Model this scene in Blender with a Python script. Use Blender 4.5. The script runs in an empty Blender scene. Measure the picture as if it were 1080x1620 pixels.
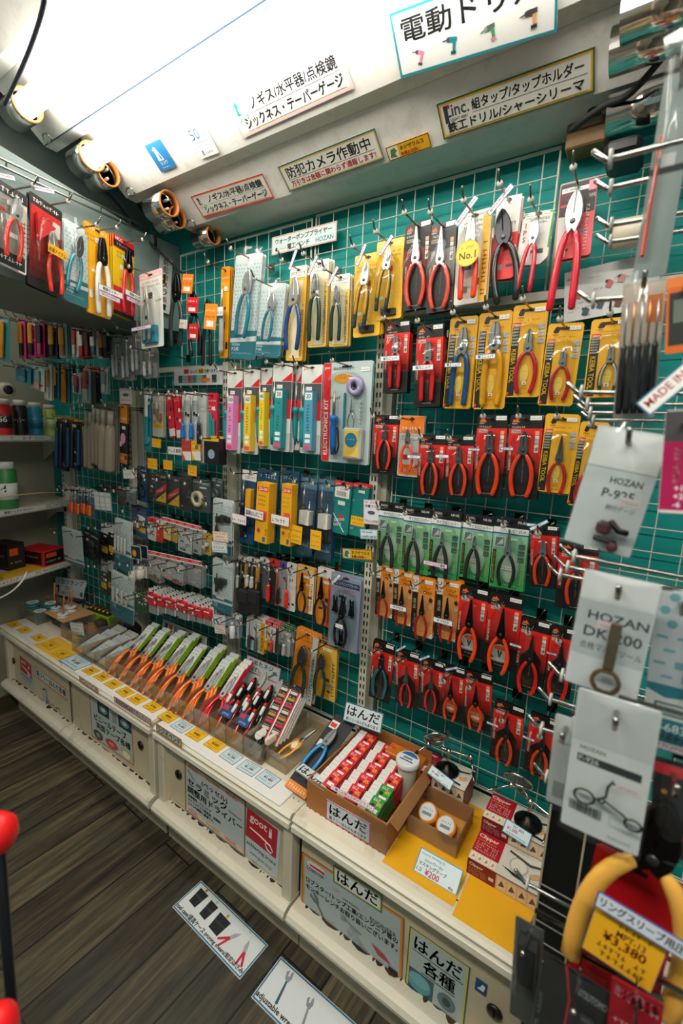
import bpy, math, random
from mathutils import Matrix, Vector
PI = math.pi
SC = bpy.context.scene
COL = SC.collection
rng = random.Random(7)

# ------------------------------------------------------------------ camera
# world: X along the goods wall, Y into it, Z up, floor at 0; the lens is 1.12 m from the wall grid
ZC = 1.365                      # lens height
YW = 1.12                       # distance lens -> wire grid
R = ((0.82458967, 0.13361407, -0.54972644), (0.56396005, -0.117309, 0.81742747), (0.04473195, -0.98406599, -0.17208479))
FPX = 720.0
def ray(u, v):
    a, b = u - 540.0, v - 810.0
    return [r[0] * a + r[1] * b + r[2] * FPX for r in R]
def W(u, v, y):                 # the point of the vertical plane Y=y seen at (u,v) of the 1080x1620 photograph
    d = ray(u, v); t = y / d[1]
    return Vector((d[0] * t, y, d[2] * t + ZC))
def H(u, v, z):                 # same on the level plane Z=z
    d = ray(u, v); t = (z - ZC) / d[2]
    return Vector((d[0] * t, d[1] * t, z))
def XP(u, v, x):                # same on the plane X=x
    d = ray(u, v); t = x / d[0]
    return Vector((x, d[1] * t, d[2] * t + ZC))
cam_d = bpy.data.cameras.new('camera')
cam = bpy.data.objects.new('camera', cam_d); COL.objects.link(cam)
cam_d.sensor_fit = 'VERTICAL'; cam_d.sensor_height = 36.0; cam_d.lens = 16.0
cam_d.clip_start = 0.02; cam_d.clip_end = 30
cam_d.dof.use_dof = True; cam_d.dof.focus_distance = 1.35; cam_d.dof.aperture_fstop = 4.0
cam.matrix_world = Matrix(((R[0][0], -R[0][1], -R[0][2], 0), (R[1][0], -R[1][1], -R[1][2], 0), (R[2][0], -R[2][1], -R[2][2], ZC), (0, 0, 0, 1)))
SC.camera = cam

# ------------------------------------------------------------------ world and exposure
TUBE_POWER = 10.5
FILL_W = 17.0
wd = bpy.data.worlds.new('world'); SC.world = wd; wd.use_nodes = True
wd.node_tree.nodes['Background'].inputs[0].default_value = (0.60, 0.78, 0.76, 1)
wd.node_tree.nodes['Background'].inputs[1].default_value = 0.24
for k, (lx, ly) in enumerate(((-.95, -.32), (.40, -.32))):      # two unseen lights added behind the lens to brighten the goods
    ld = bpy.data.lights.new('fill_light', 'AREA'); ld.shape = 'RECTANGLE'; ld.size = 1.2; ld.size_y = .14; ld.energy = FILL_W; ld.color = (1.0, .94, .84)
    lo = bpy.data.objects.new('fill_light', ld); COL.objects.link(lo); lo.location = (lx, ly, 2.318)
SC.view_settings.view_transform = 'Standard'; SC.view_settings.look = 'None'
SC.view_settings.exposure = 0.36; SC.view_settings.gamma = 1.0; SC.view_settings.use_curve_mapping = False
cy = SC.cycles
cy.max_bounces = 6; cy.diffuse_bounces = 3; cy.glossy_bounces = 3; cy.transmission_bounces = 4
cy.transparent_max_bounces = 40; cy.caustics_reflective = False; cy.caustics_refractive = False
cy.sample_clamp_indirect = 4.0

# ------------------------------------------------------------------ materials
def lin(h):
    h = h.lstrip('#'); o = []
    for i in (0, 2, 4):
        c = int(h[i:i + 2], 16) / 255.0
        o.append(c / 12.92 if c <= 0.04045 else ((c + 0.055) / 1.055) ** 2.4)
    return tuple(o) + (1.0,)
MATS = {}
def mat_base(name):
    m = bpy.data.materials.new(name); m.use_nodes = True
    nt = m.node_tree
    return m, nt, nt.nodes['Principled BSDF']
def col_mat(name, rough, metal=0.0, coat=0.0, vary=0.0, scale=60.0, bump=0.0, spec=0.5, dirt=None):
    """A surface whose own colour is the mesh's colour attribute, with a little noise in tone and gloss."""
    m, nt, b = mat_base(name)
    at = nt.nodes.new('ShaderNodeAttribute'); at.attribute_name = 'Col'
    src = at.outputs['Color']
    tc = nt.nodes.new('ShaderNodeTexCoord')
    if vary:
        n = nt.nodes.new('ShaderNodeTexNoise'); n.inputs['Scale'].default_value = scale; n.inputs['Detail'].default_value = 4
        nt.links.new(tc.outputs['Object'], n.inputs['Vector'])
        mr = nt.nodes.new('ShaderNodeMapRange'); mr.inputs['To Min'].default_value = 1 - vary; mr.inputs['To Max'].default_value = 1 + vary
        nt.links.new(n.outputs['Fac'], mr.inputs['Value'])
        mx = nt.nodes.new('ShaderNodeMix'); mx.data_type = 'RGBA'; mx.blend_type = 'MULTIPLY'; mx.inputs['Factor'].default_value = 1
        nt.links.new(src, mx.inputs['A']); nt.links.new(mr.outputs['Result'], mx.inputs['B'])
        src = mx.outputs['Result']
        if bump:
            bp = nt.nodes.new('ShaderNodeBump'); bp.inputs['Strength'].default_value = bump; bp.inputs['Distance'].default_value = 0.002
            nt.links.new(n.outputs['Fac'], bp.inputs['Height']); nt.links.new(bp.outputs['Normal'], b.inputs['Normal'])
    if dirt:
        n2 = nt.nodes.new('ShaderNodeTexNoise'); n2.inputs['Scale'].default_value = dirt[1]; n2.inputs['Detail'].default_value = 8; n2.inputs['Roughness'].default_value = 0.7
        nt.links.new(tc.outputs['Object'], n2.inputs['Vector'])
        rp = nt.nodes.new('ShaderNodeMapRange'); rp.inputs['From Min'].default_value = dirt[2]; rp.inputs['From Max'].default_value = dirt[3]
        rp.inputs['To Max'].default_value = dirt[4]
        nt.links.new(n2.outputs['Fac'], rp.inputs['Value'])
        m2 = nt.nodes.new('ShaderNodeMix'); m2.data_type = 'RGBA'
        nt.links.new(rp.outputs['Result'], m2.inputs['Factor']); nt.links.new(src, m2.inputs['A']); m2.inputs['B'].default_value = lin(dirt[0])
        src = m2.outputs['Result']
    nt.links.new(src, b.inputs['Base Color'])
    b.inputs['Roughness'].default_value = rough; b.inputs['Metallic'].default_value = metal
    b.inputs['Specular IOR Level'].default_value = spec
    if coat: b.inputs['Coat Weight'].default_value = coat; b.inputs['Coat Roughness'].default_value = 0.08
    MATS[name] = m
    return m
PRINT = col_mat('printed_card', 0.42, vary=0.04, scale=120)
PAPER = col_mat('paper', 0.6, vary=0.03, scale=200)
PLASTIC = col_mat('moulded_plastic', 0.38, vary=0.05, scale=90)
GRIP = col_mat('dipped_grip', 0.25, coat=0.35, vary=0.06, scale=80)
RUBBER = col_mat('rubber', 0.7, vary=0.1, scale=150)
STEEL = col_mat('tool_steel', 0.3, metal=0.9, vary=0.12, scale=140)
CHROME = col_mat('chrome', 0.12, metal=1.0)
PAINT = col_mat('enamel_paint', 0.4, vary=0.05, scale=14, dirt=('6f604d', 9.0, 0.56, 0.8, 0.6))
WALLM = col_mat('wall_paint', 0.62, vary=0.06, scale=5, dirt=('3a4a44', 2.2, 0.55, 0.85, 0.35), spec=0.3)
BOARD = col_mat('cardboard', 0.8, vary=0.1, scale=30, bump=0.15)
WOODM = col_mat('bare_wood', 0.6, vary=0.12, scale=40)
TROUGH = col_mat('reflector_enamel', 0.5, vary=0.03, scale=20, dirt=('9c9585', 16.0, 0.52, 0.8, 0.5))
def film(name, tint, gloss, rough=0.07, body=0.0):
    m = bpy.data.materials.new(name); m.use_nodes = True; nt = m.node_tree; nt.nodes.clear()
    out = nt.nodes.new('ShaderNodeOutputMaterial'); tr = nt.nodes.new('ShaderNodeBsdfTransparent'); gl = nt.nodes.new('ShaderNodeBsdfGlossy')
    fr = nt.nodes.new('ShaderNodeFresnel'); fr.inputs['IOR'].default_value = 1.45
    mth = nt.nodes.new('ShaderNodeMath'); mth.operation = 'MULTIPLY_ADD'; mth.inputs[1].default_value = 0.24; mth.inputs[2].default_value = gloss
    mix = nt.nodes.new('ShaderNodeMixShader')
    tc = nt.nodes.new('ShaderNodeTexCoord'); n = nt.nodes.new('ShaderNodeTexNoise'); n.inputs['Scale'].default_value = 26; n.inputs['Detail'].default_value = 2
    bp = nt.nodes.new('ShaderNodeBump'); bp.inputs['Strength'].default_value = 0.5; bp.inputs['Distance'].default_value = 0.004
    nt.links.new(tc.outputs['Object'], n.inputs['Vector']); nt.links.new(n.outputs['Fac'], bp.inputs['Height']); nt.links.new(bp.outputs['Normal'], gl.inputs['Normal'])
    tr.inputs['Color'].default_value = lin(tint); gl.inputs['Roughness'].default_value = rough; gl.inputs['Color'].default_value = (1, 1, 1, 1)
    nt.links.new(fr.outputs[0], mth.inputs[0]); nt.links.new(mth.outputs[0], mix.inputs['Fac'])
    last = tr
    if body:
        df = nt.nodes.new('ShaderNodeBsdfDiffuse'); df.inputs['Color'].default_value = (0.75, 0.76, 0.74, 1)
        m0 = nt.nodes.new('ShaderNodeMixShader'); m0.inputs['Fac'].default_value = body
        nt.links.new(tr.outputs[0], m0.inputs[1]); nt.links.new(df.outputs[0], m0.inputs[2]); last = m0
    nt.links.new(last.outputs[0], mix.inputs[1]); nt.links.new(gl.outputs[0], mix.inputs[2])
    nt.links.new(mix.outputs[0], out.inputs['Surface'])
    return m
BLISTER = film('clear_blister', 'f4f6f4', 0.015)
BAG = film('plastic_bag', 'f6f8f7', 0.025, 0.1, 0.02)
ACRYL = film('acrylic_sheet', 'f1ebde', 0.03, 0.1, 0.07)
def glow(name, col, s):
    m = bpy.data.materials.new(name); m.use_nodes = True; nt = m.node_tree; nt.nodes.clear()
    e = nt.nodes.new('ShaderNodeEmission'); e.inputs[0].default_value = col; e.inputs[1].default_value = s
    o = nt.nodes.new('ShaderNodeOutputMaterial'); nt.links.new(e.outputs[0], o.inputs[0]); return m
LAMP = glow('fluorescent_glow', (1.0, 0.95, 0.86, 1), TUBE_POWER)

# ------------------------------------------------------------------ text as polygons
_T = {}
def text_poly(s, bold):
    k = (s, bold)
    if k not in _T:
        c = bpy.data.curves.new('lettering', 'FONT'); c.body = s; c.resolution_u = 2
        c.offset = 0.015 if bold and s.isascii() else 0.0
        o = bpy.data.objects.new('lettering', c); COL.objects.link(o)
        dg = bpy.context.evaluated_depsgraph_get(); dg.update()
        me = bpy.data.meshes.new_from_object(o.evaluated_get(dg))
        v = [(p.co.x, p.co.y) for p in me.vertices]; f = [tuple(p.vertices) for p in me.polygons]
        bpy.data.objects.remove(o); bpy.data.curves.remove(c); bpy.data.meshes.remove(me)
        xs = [p[0] for p in v] or [0, 1]; ys = [p[1] for p in v] or [0, 1]
        _T[k] = (v, f, min(xs), max(xs), min(ys), max(ys))
    return _T[k]

# ------------------------------------------------------------------ mesh builder
class MB:
    def __init__(s, mat=None):
        s.v = []; s.f = []; s.c = []; s.m = []; s.mats = []; s.sm = []; s.mat = mat or PRINT; s.d = 0.0; s.xf = None
    def mi(s, mat):
        mat = mat or s.mat
        if mat not in s.mats: s.mats.append(mat)
        return s.mats.index(mat)
    def add(s, vs, fs, col, mat=None, smooth=False):
        n = len(s.v); i = s.mi(mat)
        c = col if isinstance(col, tuple) else lin(col)
        if s.xf is not None: vs = [s.xf @ Vector(p) for p in vs]
        s.v += [tuple(p) for p in vs]
        for f in fs:
            s.f.append(tuple(n + q for q in f)); s.c.append(c); s.m.append(i); s.sm.append(smooth)
        return s
    def box(s, x0, x1, y0, y1, z0, z1, col, mat=None, ch=0.0):
        if ch <= 0:
            vs = [(x, y, z) for x in (x0, x1) for y in (y0, y1) for z in (z0, z1)]
            fs = [(0, 1, 3, 2), (4, 6, 7, 5), (0, 4, 5, 1), (2, 3, 7, 6), (0, 2, 6, 4), (1, 5, 7, 3)]
            return s.add(vs, fs, col, mat)
        # chamfered box: convex set of 24 points
        vs = []; idx = {}
        for ax in range(3):
            for sx in (0, 1):
                for sy in (0, 1):
                    for sz in (0, 1):
                        p = []
                        for k, (lo, hi, b) in enumerate(((x0, x1, sx), (y0, y1, sy), (z0, z1, sz))):
                            e = 0 if k == ax else ch
                            p.append(hi - e if b else lo + e)
                        idx[(ax, sx, sy, sz)] = len(vs); vs.append(tuple(p))
        I = idx; fs = []
        for b in (0, 1):
            q = [I[(0, b, 0, 0)], I[(0, b, 1, 0)], I[(0, b, 1, 1)], I[(0, b, 0, 1)]]; fs.append(tuple(q if b else q[::-1]))
            q = [I[(1, 0, b, 0)], I[(1, 0, b, 1)], I[(1, 1, b, 1)], I[(1, 1, b, 0)]]; fs.append(tuple(q if b else q[::-1]))
            q = [I[(2, 0, 0, b)], I[(2, 1, 0, b)], I[(2, 1, 1, b)], I[(2, 0, 1, b)]]; fs.append(tuple(q if b else q[::-1]))
        for a in (0, 1):
            for b in (0, 1):
                q = [I[(0, a, b, 0)], I[(0, a, b, 1)], I[(1, a, b, 1)], I[(1, a, b, 0)]]; fs.append(tuple(q if a != b else q[::-1]))
                q = [I[(0, a, 0, b)], I[(0, a, 1, b)], I[(2, a, 1, b)], I[(2, a, 0, b)]]; fs.append(tuple(q if a == b else q[::-1]))
                q = [I[(1, 0, a, b)], I[(1, 1, a, b)], I[(2, 1, a, b)], I[(2, 0, a, b)]]; fs.append(tuple(q if a != b else q[::-1]))
                for c in (0, 1):
                    q = [I[(0, a, b, c)], I[(1, a, b, c)], I[(2, a, b, c)]]; fs.append(tuple(q if (a + b + c) % 2 else q[::-1]))
        return s.add(vs, fs, col, mat)
    # printed things lie in the local XZ plane, facing -Y; every further one lies a hair in front of the last
    def up(s): s.d += 0.00006; return -s.d
    def poly(s, pts, col, mat=None):
        y = s.up(); return s.add([(x, y, z) for x, z in pts], [tuple(range(len(pts)))], col, mat)
    def rect(s, x0, x1, z0, z1, col, mat=None): return s.poly([(x0, z0), (x1, z0), (x1, z1), (x0, z1)], col, mat)
    def disc(s, x, z, r, col, rz=None, n=20, mat=None):
        rz = rz or r
        return s.poly([(x + r * math.cos(2 * PI * k / n), z + rz * math.sin(2 * PI * k / n)) for k in range(n)], col, mat)
    def grad(s, x0, x1, z0, z1, c0, c1, n=7, mat=None):   # a printed blend from c0 (at z0) to c1 (at z1)
        a, b = lin(c0), lin(c1); y = s.up()
        for k in range(n):
            t = k / (n - 1.0); c = tuple(a[i] + (b[i] - a[i]) * t for i in range(4))
            za = z0 + (z1 - z0) * k / n; zb = z0 + (z1 - z0) * (k + 1) / n
            s.add([(x0, y, za), (x1, y, za), (x1, y, zb), (x0, y, zb)], [(0, 1, 2, 3)], c, mat)
        return s
    def frame(s, x0, x1, z0, z1, t, col, mat=None):
        y = s.up()
        vs = [(x0, y, z0), (x1, y, z0), (x1, y, z1), (x0, y, z1), (x0 + t, y, z0 + t), (x1 - t, y, z0 + t), (x1 - t, y, z1 - t), (x0 + t, y, z1 - t)]
        return s.add(vs, [(0, 1, 5, 4), (1, 2, 6, 5), (2, 3, 7, 6), (3, 0, 4, 7)], col, mat)
    def text(s, t, x, z, h, col, bold=False, wmax=None, al='l', rot=0, wfix=None, mat=None, sh=0.0):
        """One line of lettering: (x,z) is its lower left (al l), lower middle (c) or lower right (r) corner, h its height."""
        v, f, a, b, lo, hi = text_poly(t, bold)
        k = h / max(hi - lo, 0.3); w = (b - a) * k; kx = k
        if wfix: kx = k * wfix / w; w = wfix
        elif wmax and w > wmax: kx = k * wmax / w; w = wmax
        ox = {'l': 0, 'c': -w / 2, 'r': -w}[al]; cr, sr = math.cos(rot), math.sin(rot); y = s.up()
        vs = []
        for px, py in v:
            lx = ox + (px - a) * kx + sh * (py - lo) * k; lz = (py - lo) * k
            vs.append((x + lx * cr - lz * sr, y, z + lx * sr + lz * cr))
        if bold and not t.isascii():        # heavy strokes: the same outlines again, shifted by a hair
            e = .035 * k
            for a_, b_ in ((e, 0), (0, e), (e, e)): s.add([(p[0] + a_, p[1], p[2] + b_) for p in vs], f, col, mat)
        return s.add(vs, f, col, mat)
    def tiny(s, x, z, w, h, col, rot=0, mat=None, seed=0):
        """A line of print too small to read: strokes of about one character each."""
        r = random.Random(seed + int(w * 1e5) + int(h * 1e6)); y = s.up(); cr, sr = math.cos(rot), math.sin(rot)
        while w / (h * .95) < 6: h *= .7
        n = max(2, int(w / (h * 0.95))); cw = w / n; vs = []; fs = []
        for k in range(n):
            if r.random() < 0.1: continue
            x0 = k * cw; x1 = x0 + cw * 0.8
            for (a, b, c, d) in ((x0, x1, h * r.choice((.1, .42, .75)), h * .16), (x0 + cw * r.uniform(.1, .5), 0, 0, h)):
                b = b if b else a + cw * .2
                q = [(a, c), (b, c), (b, c + d), (a, c + d)]; n0 = len(vs)
                vs += [(x + p * cr - t * sr, y, z + p * sr + t * cr) for p, t in q]; fs.append((n0, n0 + 1, n0 + 2, n0 + 3))
        return s.add(vs, fs, col, mat)
    def prism(s, pts, y0, y1, col, mat=None, ch=0.0):
        """Outline in XZ pushed from y0 (back) to y1 (front, smaller y), front edge chamfered by ch."""
        n = len(pts); cx = sum(p[0] for p in pts) / n; cz = sum(p[1] for p in pts) / n
        rings = [[(p[0], y0, p[1]) for p in pts], [(p[0], y1 + ch, p[1]) for p in pts]]
        if ch:
            q = []
            for k in range(n):
                (ax, az), (bx, bz), (qx, qz) = pts[k - 1], pts[k], pts[(k + 1) % n]
                tx, tz = qx - ax, qz - az; l = math.hypot(tx, tz) or 1
                nx, nz = -tz / l, tx / l
                if (bx - cx) * nx + (bz - cz) * nz > 0: nx, nz = -nx, -nz
                q.append((bx + nx * ch, y1, bz + nz * ch))
            rings.append(q)
        vs = sum(rings, []); fs = []
        area = sum(pts[k - 1][0] * pts[k][1] - pts[k][0] * pts[k - 1][1] for k in range(n))
        for r in range(len(rings) - 1):
            for k in range(n):
                a, b = r * n + k, r * n + (k + 1) % n
                fs.append((a, b, b + n, a + n) if area > 0 else (b, a, a + n, b + n))
        top = tuple(range((len(rings) - 1) * n, len(rings) * n)); bot = tuple(range(n))
        fs.append(top if area > 0 else top[::-1]); fs.append(bot[::-1] if area > 0 else bot)
        return s.add(vs, fs, col, mat)
    def tube(s, path, r, col, mat=None, n=8, flat=1.0, fdir=(0, 1, 0), cap=True, smooth=True):
        """A round (or flattened along fdir) bar along a path; r one radius or one per point."""
        P = [Vector(p) for p in path]; m = len(P); rr = r if isinstance(r, (list, tuple)) else [r] * m
        F = Vector(fdir); vs = []; fs = []
        pts = []
        if cap and rr[0] > 0: pts.append((P[0] - (P[1] - P[0]).normalized() * rr[0] * .5, rr[0] * .55, (P[1] - P[0])))
        for k in range(m):
            pts.append((P[k], rr[k], P[min(k + 1, m - 1)] - P[max(k - 1, 0)]))
        if cap and rr[-1] > 0: pts.append((P[-1] + (P[-1] - P[-2]).normalized() * rr[-1] * .5, rr[-1] * .55, (P[-1] - P[-2])))
        for p, q, t in pts:
            t = t.normalized(); f = F - t * F.dot(t)
            if f.length < 1e-4: f = Vector((1, 0, 0)) - t * t.x
            if f.length < 1e-4: f = Vector((0, 0, 1))
            f.normalize(); g = t.cross(f)
            for k in range(n):
                a = 2 * PI * k / n
                vs.append(p + g * (q * math.cos(a)) + f * (q * flat * math.sin(a)))
        for j in range(len(pts) - 1):
            for k in range(n):
                a, b = j * n + k, j * n + (k + 1) % n
                fs.append((a, b, b + n, a + n))
        fs.append(tuple(range(n))[::-1]); fs.append(tuple(range((len(pts) - 1) * n, len(pts) * n)))
        return s.add(vs, fs, col, mat, smooth)
    def lathe(s, prof, col, mat=None, n=20, o=(0, 0, 0), axis='z', smooth=True, closed=False):
        """prof: (radius, height) pairs turned about the axis through o."""
        vs = []; fs = []; m = len(prof)
        for r, h in prof:
            for k in range(n):
                a = 2 * PI * k / n; c, d = r * math.cos(a), r * math.sin(a)
                p = {'z': (c, d, h), 'y': (d, h, c), 'x': (h, c, d)}[axis]
                vs.append((o[0] + p[0], o[1] + p[1], o[2] + p[2]))
        for j in range(m if closed else m - 1):
            for k in range(n):
                a, b = j * n + k, j * n + (k + 1) % n; j2 = (j + 1) % m
                fs.append((a, b, j2 * n + (k + 1) % n, j2 * n + k))
        if not closed:
            if prof[0][0] > 1e-6: fs.append(tuple(range(n))[::-1])
            if prof[-1][0] > 1e-6: fs.append(tuple(range((m - 1) * n, m * n)))
        return s.add(vs, fs, col, mat, smooth)
    def mesh(s, name):
        me = bpy.data.meshes.new(name); me.from_pydata(s.v, [], s.f)
        for m in s.mats: me.materials.append(m)
        me.polygons.foreach_set('material_index', s.m); me.polygons.foreach_set('use_smooth', s.sm)
        at = me.color_attributes.new('Col', 'FLOAT_COLOR', 'CORNER'); buf = []
        for f, c in zip(s.f, s.c): buf += list(c) * len(f)
        at.data.foreach_set('color', buf)
        me.update(); return me
    def build(s, name, parent=None): return put(name, s.mesh(name), parent)
def put(name, me, parent=None):
    o = bpy.data.objects.new(name, me); COL.objects.link(o)
    if parent is not None: o.parent = parent
    return o
SEEN = {}
def fit(l):                                # labels keep to sixteen words: articles go first
    l = l.replace('acrylic bin, tenth from left in the bin row', 'bin, tenth from left')
    for cut in (' a ', ' the ', ' a ', ' the ', ' pack from left', ' the ', ' a ', ' a '):
        if len(l.split()) <= 16: break
        l = l.replace(cut, ' ' if cut[1:] != 'pack from left' else ' from left', 1)
    return l
def tag(o, label, cat, group=None, kind=None):
    if label: o['label'] = fit(label)
    if cat: o['category'] = cat
    if group: o['group'] = group
    if kind: o['kind'] = kind
    return o
def empty(name, label, cat, group=None, mw=None, loc=None, rz=0.0):
    o = bpy.data.objects.new(name, None); COL.objects.link(o); o.empty_display_size = 0.01
    if mw is not None: o.matrix_world = mw
    else: o.location = loc or (0, 0, 0); o.rotation_euler = (0, 0, rz)
    return tag(o, label, cat, group)
def struct(name, mb):
    o = mb.build(name); o['kind'] = 'structure'; return o
def copy_thing(o):                        # a thing with its parts and sub-parts, mesh data shared
    c = o.copy(); COL.objects.link(c)
    for ch in list(o.children):
        k = ch.copy(); COL.objects.link(k); k.parent = c
        for g in list(ch.children):
            q = g.copy(); COL.objects.link(q); q.parent = k
    return c
def quad_frame(TL, TR, BL, y):
    """Frame of a hanging sheet from three of its corners in the photograph, on the plane Y=y: origin mid top edge, X right, Z up."""
    a, b, c = W(*TL, y), W(*TR, y), W(*BL, y)
    w = (b - a).length; dn = (c - a); h = dn.length
    zz = -dn.normalized(); xx = (b - a); xx = (xx - zz * xx.dot(zz)).normalized(); yy = zz.cross(xx)
    o = (a + b) / 2
    return Matrix(((xx.x, yy.x, zz.x, o.x), (xx.y, yy.y, zz.y, o.y), (xx.z, yy.z, zz.z, o.z), (0, 0, 0, 1))), w, h
ORD = 'zeroth first second third fourth fifth sixth seventh eighth ninth tenth eleventh twelfth thirteenth fourteenth fifteenth'.split()

# ------------------------------------------------------------------ room shell
def xprism(mb, pts, x0, x1, col, mat=None):           # outline in (Y,Z) run along X
    n = len(pts); vs = [(x0, y, z) for y, z in pts] + [(x1, y, z) for y, z in pts]
    area = sum(pts[k - 1][0] * pts[k][1] - pts[k][0] * pts[k - 1][1] for k in range(n))
    fs = [(k, (k + 1) % n, n + (k + 1) % n, n + k) for k in range(n)] + [tuple(range(n))[::-1], tuple(range(n, 2 * n))]
    if area < 0: fs = [f[::-1] for f in fs]
    return mb.add(vs, fs, col, mat)
def Zw(z): return z + ZC
def floor_mat():
    m, nt, b = mat_base('plank_floor'); L = nt.links.new; N = nt.nodes.new
    tc = N('ShaderNodeTexCoord'); mp = N('ShaderNodeMapping'); mp.inputs['Rotation'].default_value = (0, 0, PI / 2 + .03)
    L(tc.outputs['Object'], mp.inputs['Vector'])
    br = N('ShaderNodeTexBrick'); br.offset = 0.37; br.inputs['Scale'].default_value = 1.0
    br.inputs['Brick Width'].default_value = 0.74; br.inputs['Row Height'].default_value = 0.132
    br.inputs['Mortar Size'].default_value = 0.003; br.inputs['Mortar Smooth'].default_value = 0.2; br.inputs['Bias'].default_value = 0.0
    br.inputs['Color1'].default_value = (0, 0, 0, 1); br.inputs['Color2'].default_value = (1, 1, 1, 1); br.inputs['Mortar'].default_value = (0.5, 0.5, 0.5, 1)
    L(mp.outputs[0], br.inputs['Vector'])
    g = N('ShaderNodeMapping'); g.inputs['Scale'].default_value = (48, 3.2, 1); L(tc.outputs['Object'], g.inputs['Vector'])
    add = N('ShaderNodeVectorMath'); add.operation = 'ADD'; L(g.outputs[0], add.inputs[0])
    sc = N('ShaderNodeVectorMath'); sc.operation = 'SCALE'; sc.inputs['Scale'].default_value = 37.0; L(br.outputs['Color'], sc.inputs[0]); L(sc.outputs[0], add.inputs[1])
    n = N('ShaderNodeTexNoise'); n.inputs['Scale'].default_value = 1.0; n.inputs['Detail'].default_value = 7; n.inputs['Roughness'].default_value = 0.68; n.inputs['Distortion'].default_value = 0.6
    L(add.outputs[0], n.inputs['Vector'])
    cr = N('ShaderNodeValToRGB'); e = cr.color_ramp.elements
    e[0].position = 0.30; e[0].color = lin('211f18'); e[1].position = 0.74; e[1].color = lin('7c7155')
    q = e.new(0.5); q.color = lin('4c4636')
    L(n.outputs['Fac'], cr.inputs['Fac'])
    tone = N('ShaderNodeMapRange'); tone.inputs['To Min'].default_value = 0.5; tone.inputs['To Max'].default_value = 1.25; L(br.outputs['Color'], tone.inputs['Value'])
    mx = N('ShaderNodeMix'); mx.data_type = 'RGBA'; mx.blend_type = 'MULTIPLY'; mx.inputs['Factor'].default_value = 1
    L(cr.outputs[0], mx.inputs['A']); L(tone.outputs[0], mx.inputs['B'])
    n2 = N('ShaderNodeTexNoise'); n2.inputs['Scale'].default_value = 3.2; n2.inputs['Detail'].default_value = 5; L(tc.outputs['Object'], n2.inputs['Vector'])
    d = N('ShaderNodeMapRange'); d.inputs['From Min'].default_value = 0.52; d.inputs['From Max'].default_value = 0.75; d.inputs['To Max'].default_value = 0.45; L(n2.outputs['Fac'], d.inputs['Value'])
    m2 = N('ShaderNodeMix'); m2.data_type = 'RGBA'; L(d.outputs[0], m2.inputs['Factor']); L(mx.outputs['Result'], m2.inputs['A']); m2.inputs['B'].default_value = lin('3b443c')
    m3 = N('ShaderNodeMix'); m3.data_type = 'RGBA'; L(br.outputs['Fac'], m3.inputs['Factor']); L(m2.outputs['Result'], m3.inputs['A']); m3.inputs['B'].default_value = lin('14130f')
    L(m3.outputs['Result'], b.inputs['Base Color'])
    bp = N('ShaderNodeBump'); bp.inputs['Strength'].default_value = 0.35; bp.inputs['Distance'].default_value = 0.002; L(n.outputs['Fac'], bp.inputs['Height'])
    L(bp.outputs[0], b.inputs['Normal']); b.inputs['Roughness'].default_value = 0.5
    return m
FLOORM = floor_mat()
f = MB(FLOORM); f.box(-3.6, 1.6, -1.8, 1.3, -0.05, 0, '4d4638'); struct('floor', f)
ZCEIL = Zw(0.978)
f = MB(WALLM); f.box(-3.6, 1.6, -0.9, 1.3, ZCEIL, ZCEIL + .05, '5e6b66'); struct('ceiling', f)
for k, (lx, ly) in enumerate(((-.95, -.32), (.40, -.32))):  # casings added around the unseen fill lights
    f = MB(PAINT); f.box(lx - .63, lx + .63, ly - .09, ly + .09, 2.322, ZCEIL, 'd9d8d2'); tag(f.build('unseen_ceiling_light'), 'white casing added for an unseen fill light over the ' + ('left shelves side' if k == 0 else 'solder box side'), 'lamp', 'aisle light fittings')
TEAL = '0d8c86'
f = MB(WALLM); f.box(-3.6, 1.6, YW + .022, YW + .07, 0, ZCEIL, TEAL); struct('wall_back', f)
# left wall, turned about 15 degrees off square
LWO = Vector((-2.62, YW + .02, 0)); LWD = Vector((0.30, -0.954, 0)).normalized(); LWN = Vector((LWD.y, -LWD.x, 0)) * -1   # along the wall toward the lens; facing the shop
LWN = Vector((0.954, 0.30, 0)).normalized()
f = MB(WALLM)
p = [LWO, LWO + LWD * 2.2, LWO + LWD * 2.2 - LWN * .05, LWO - LWN * .05]
f.add([(q.x, q.y, 0) for q in p] + [(q.x, q.y, ZCEIL) for q in p], [(0, 1, 5, 4), (1, 2, 6, 5), (2, 3, 7, 6), (3, 0, 4, 7)], 'b5ad98')
struct('wall_left', f)

# stepped canopy of reflector troughs over the goods wall (outline Y, height over the lens)
P1, P2, P3, P4 = (1.02, .622), (.934, .689), (.896, .689), (.748, .804)
P5, P6, P7, P8 = (.715, .774), (.600, .864), (.565, .864), (.30, 1.06)
CT = .978
def zz(pts): return [(y, Zw(z)) for y, z in pts]
TROUGHS = [('lowest', -1.340, [P1, P2, (P2[0], CT), (YW + .02, CT), (YW + .02, P1[1])]),
           ('middle', -1.464, [P3, P4, (P4[0], CT), (P2[0] - .001, CT), (P2[0] - .001, P3[1])]),
           ('upper', -1.569, [P5, P6, (P6[0], CT), (P4[0] - .001, CT), (P4[0] - .001, P5[1])]),
           ('topmost', -1.69, [P7, (.42, .972), (.42, CT), (P6[0] - .001, CT), (P6[0] - .001, P7[1])])]
TL_LABEL = {'lowest': 'lowest white light trough, the one with the security camera sign', 'middle': 'middle white light trough, carrying the round penguin stickers and a bright tube',
            'upper': 'upper white light trough above the blue edge line', 'topmost': 'topmost white reflector panel at the corner of the ceiling'}
up52 = Vector((0, -math.sin(math.radians(52)), math.cos(math.radians(52)))); nf = Vector((0, -up52.z, up52.y))  # facing lens and down
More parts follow.
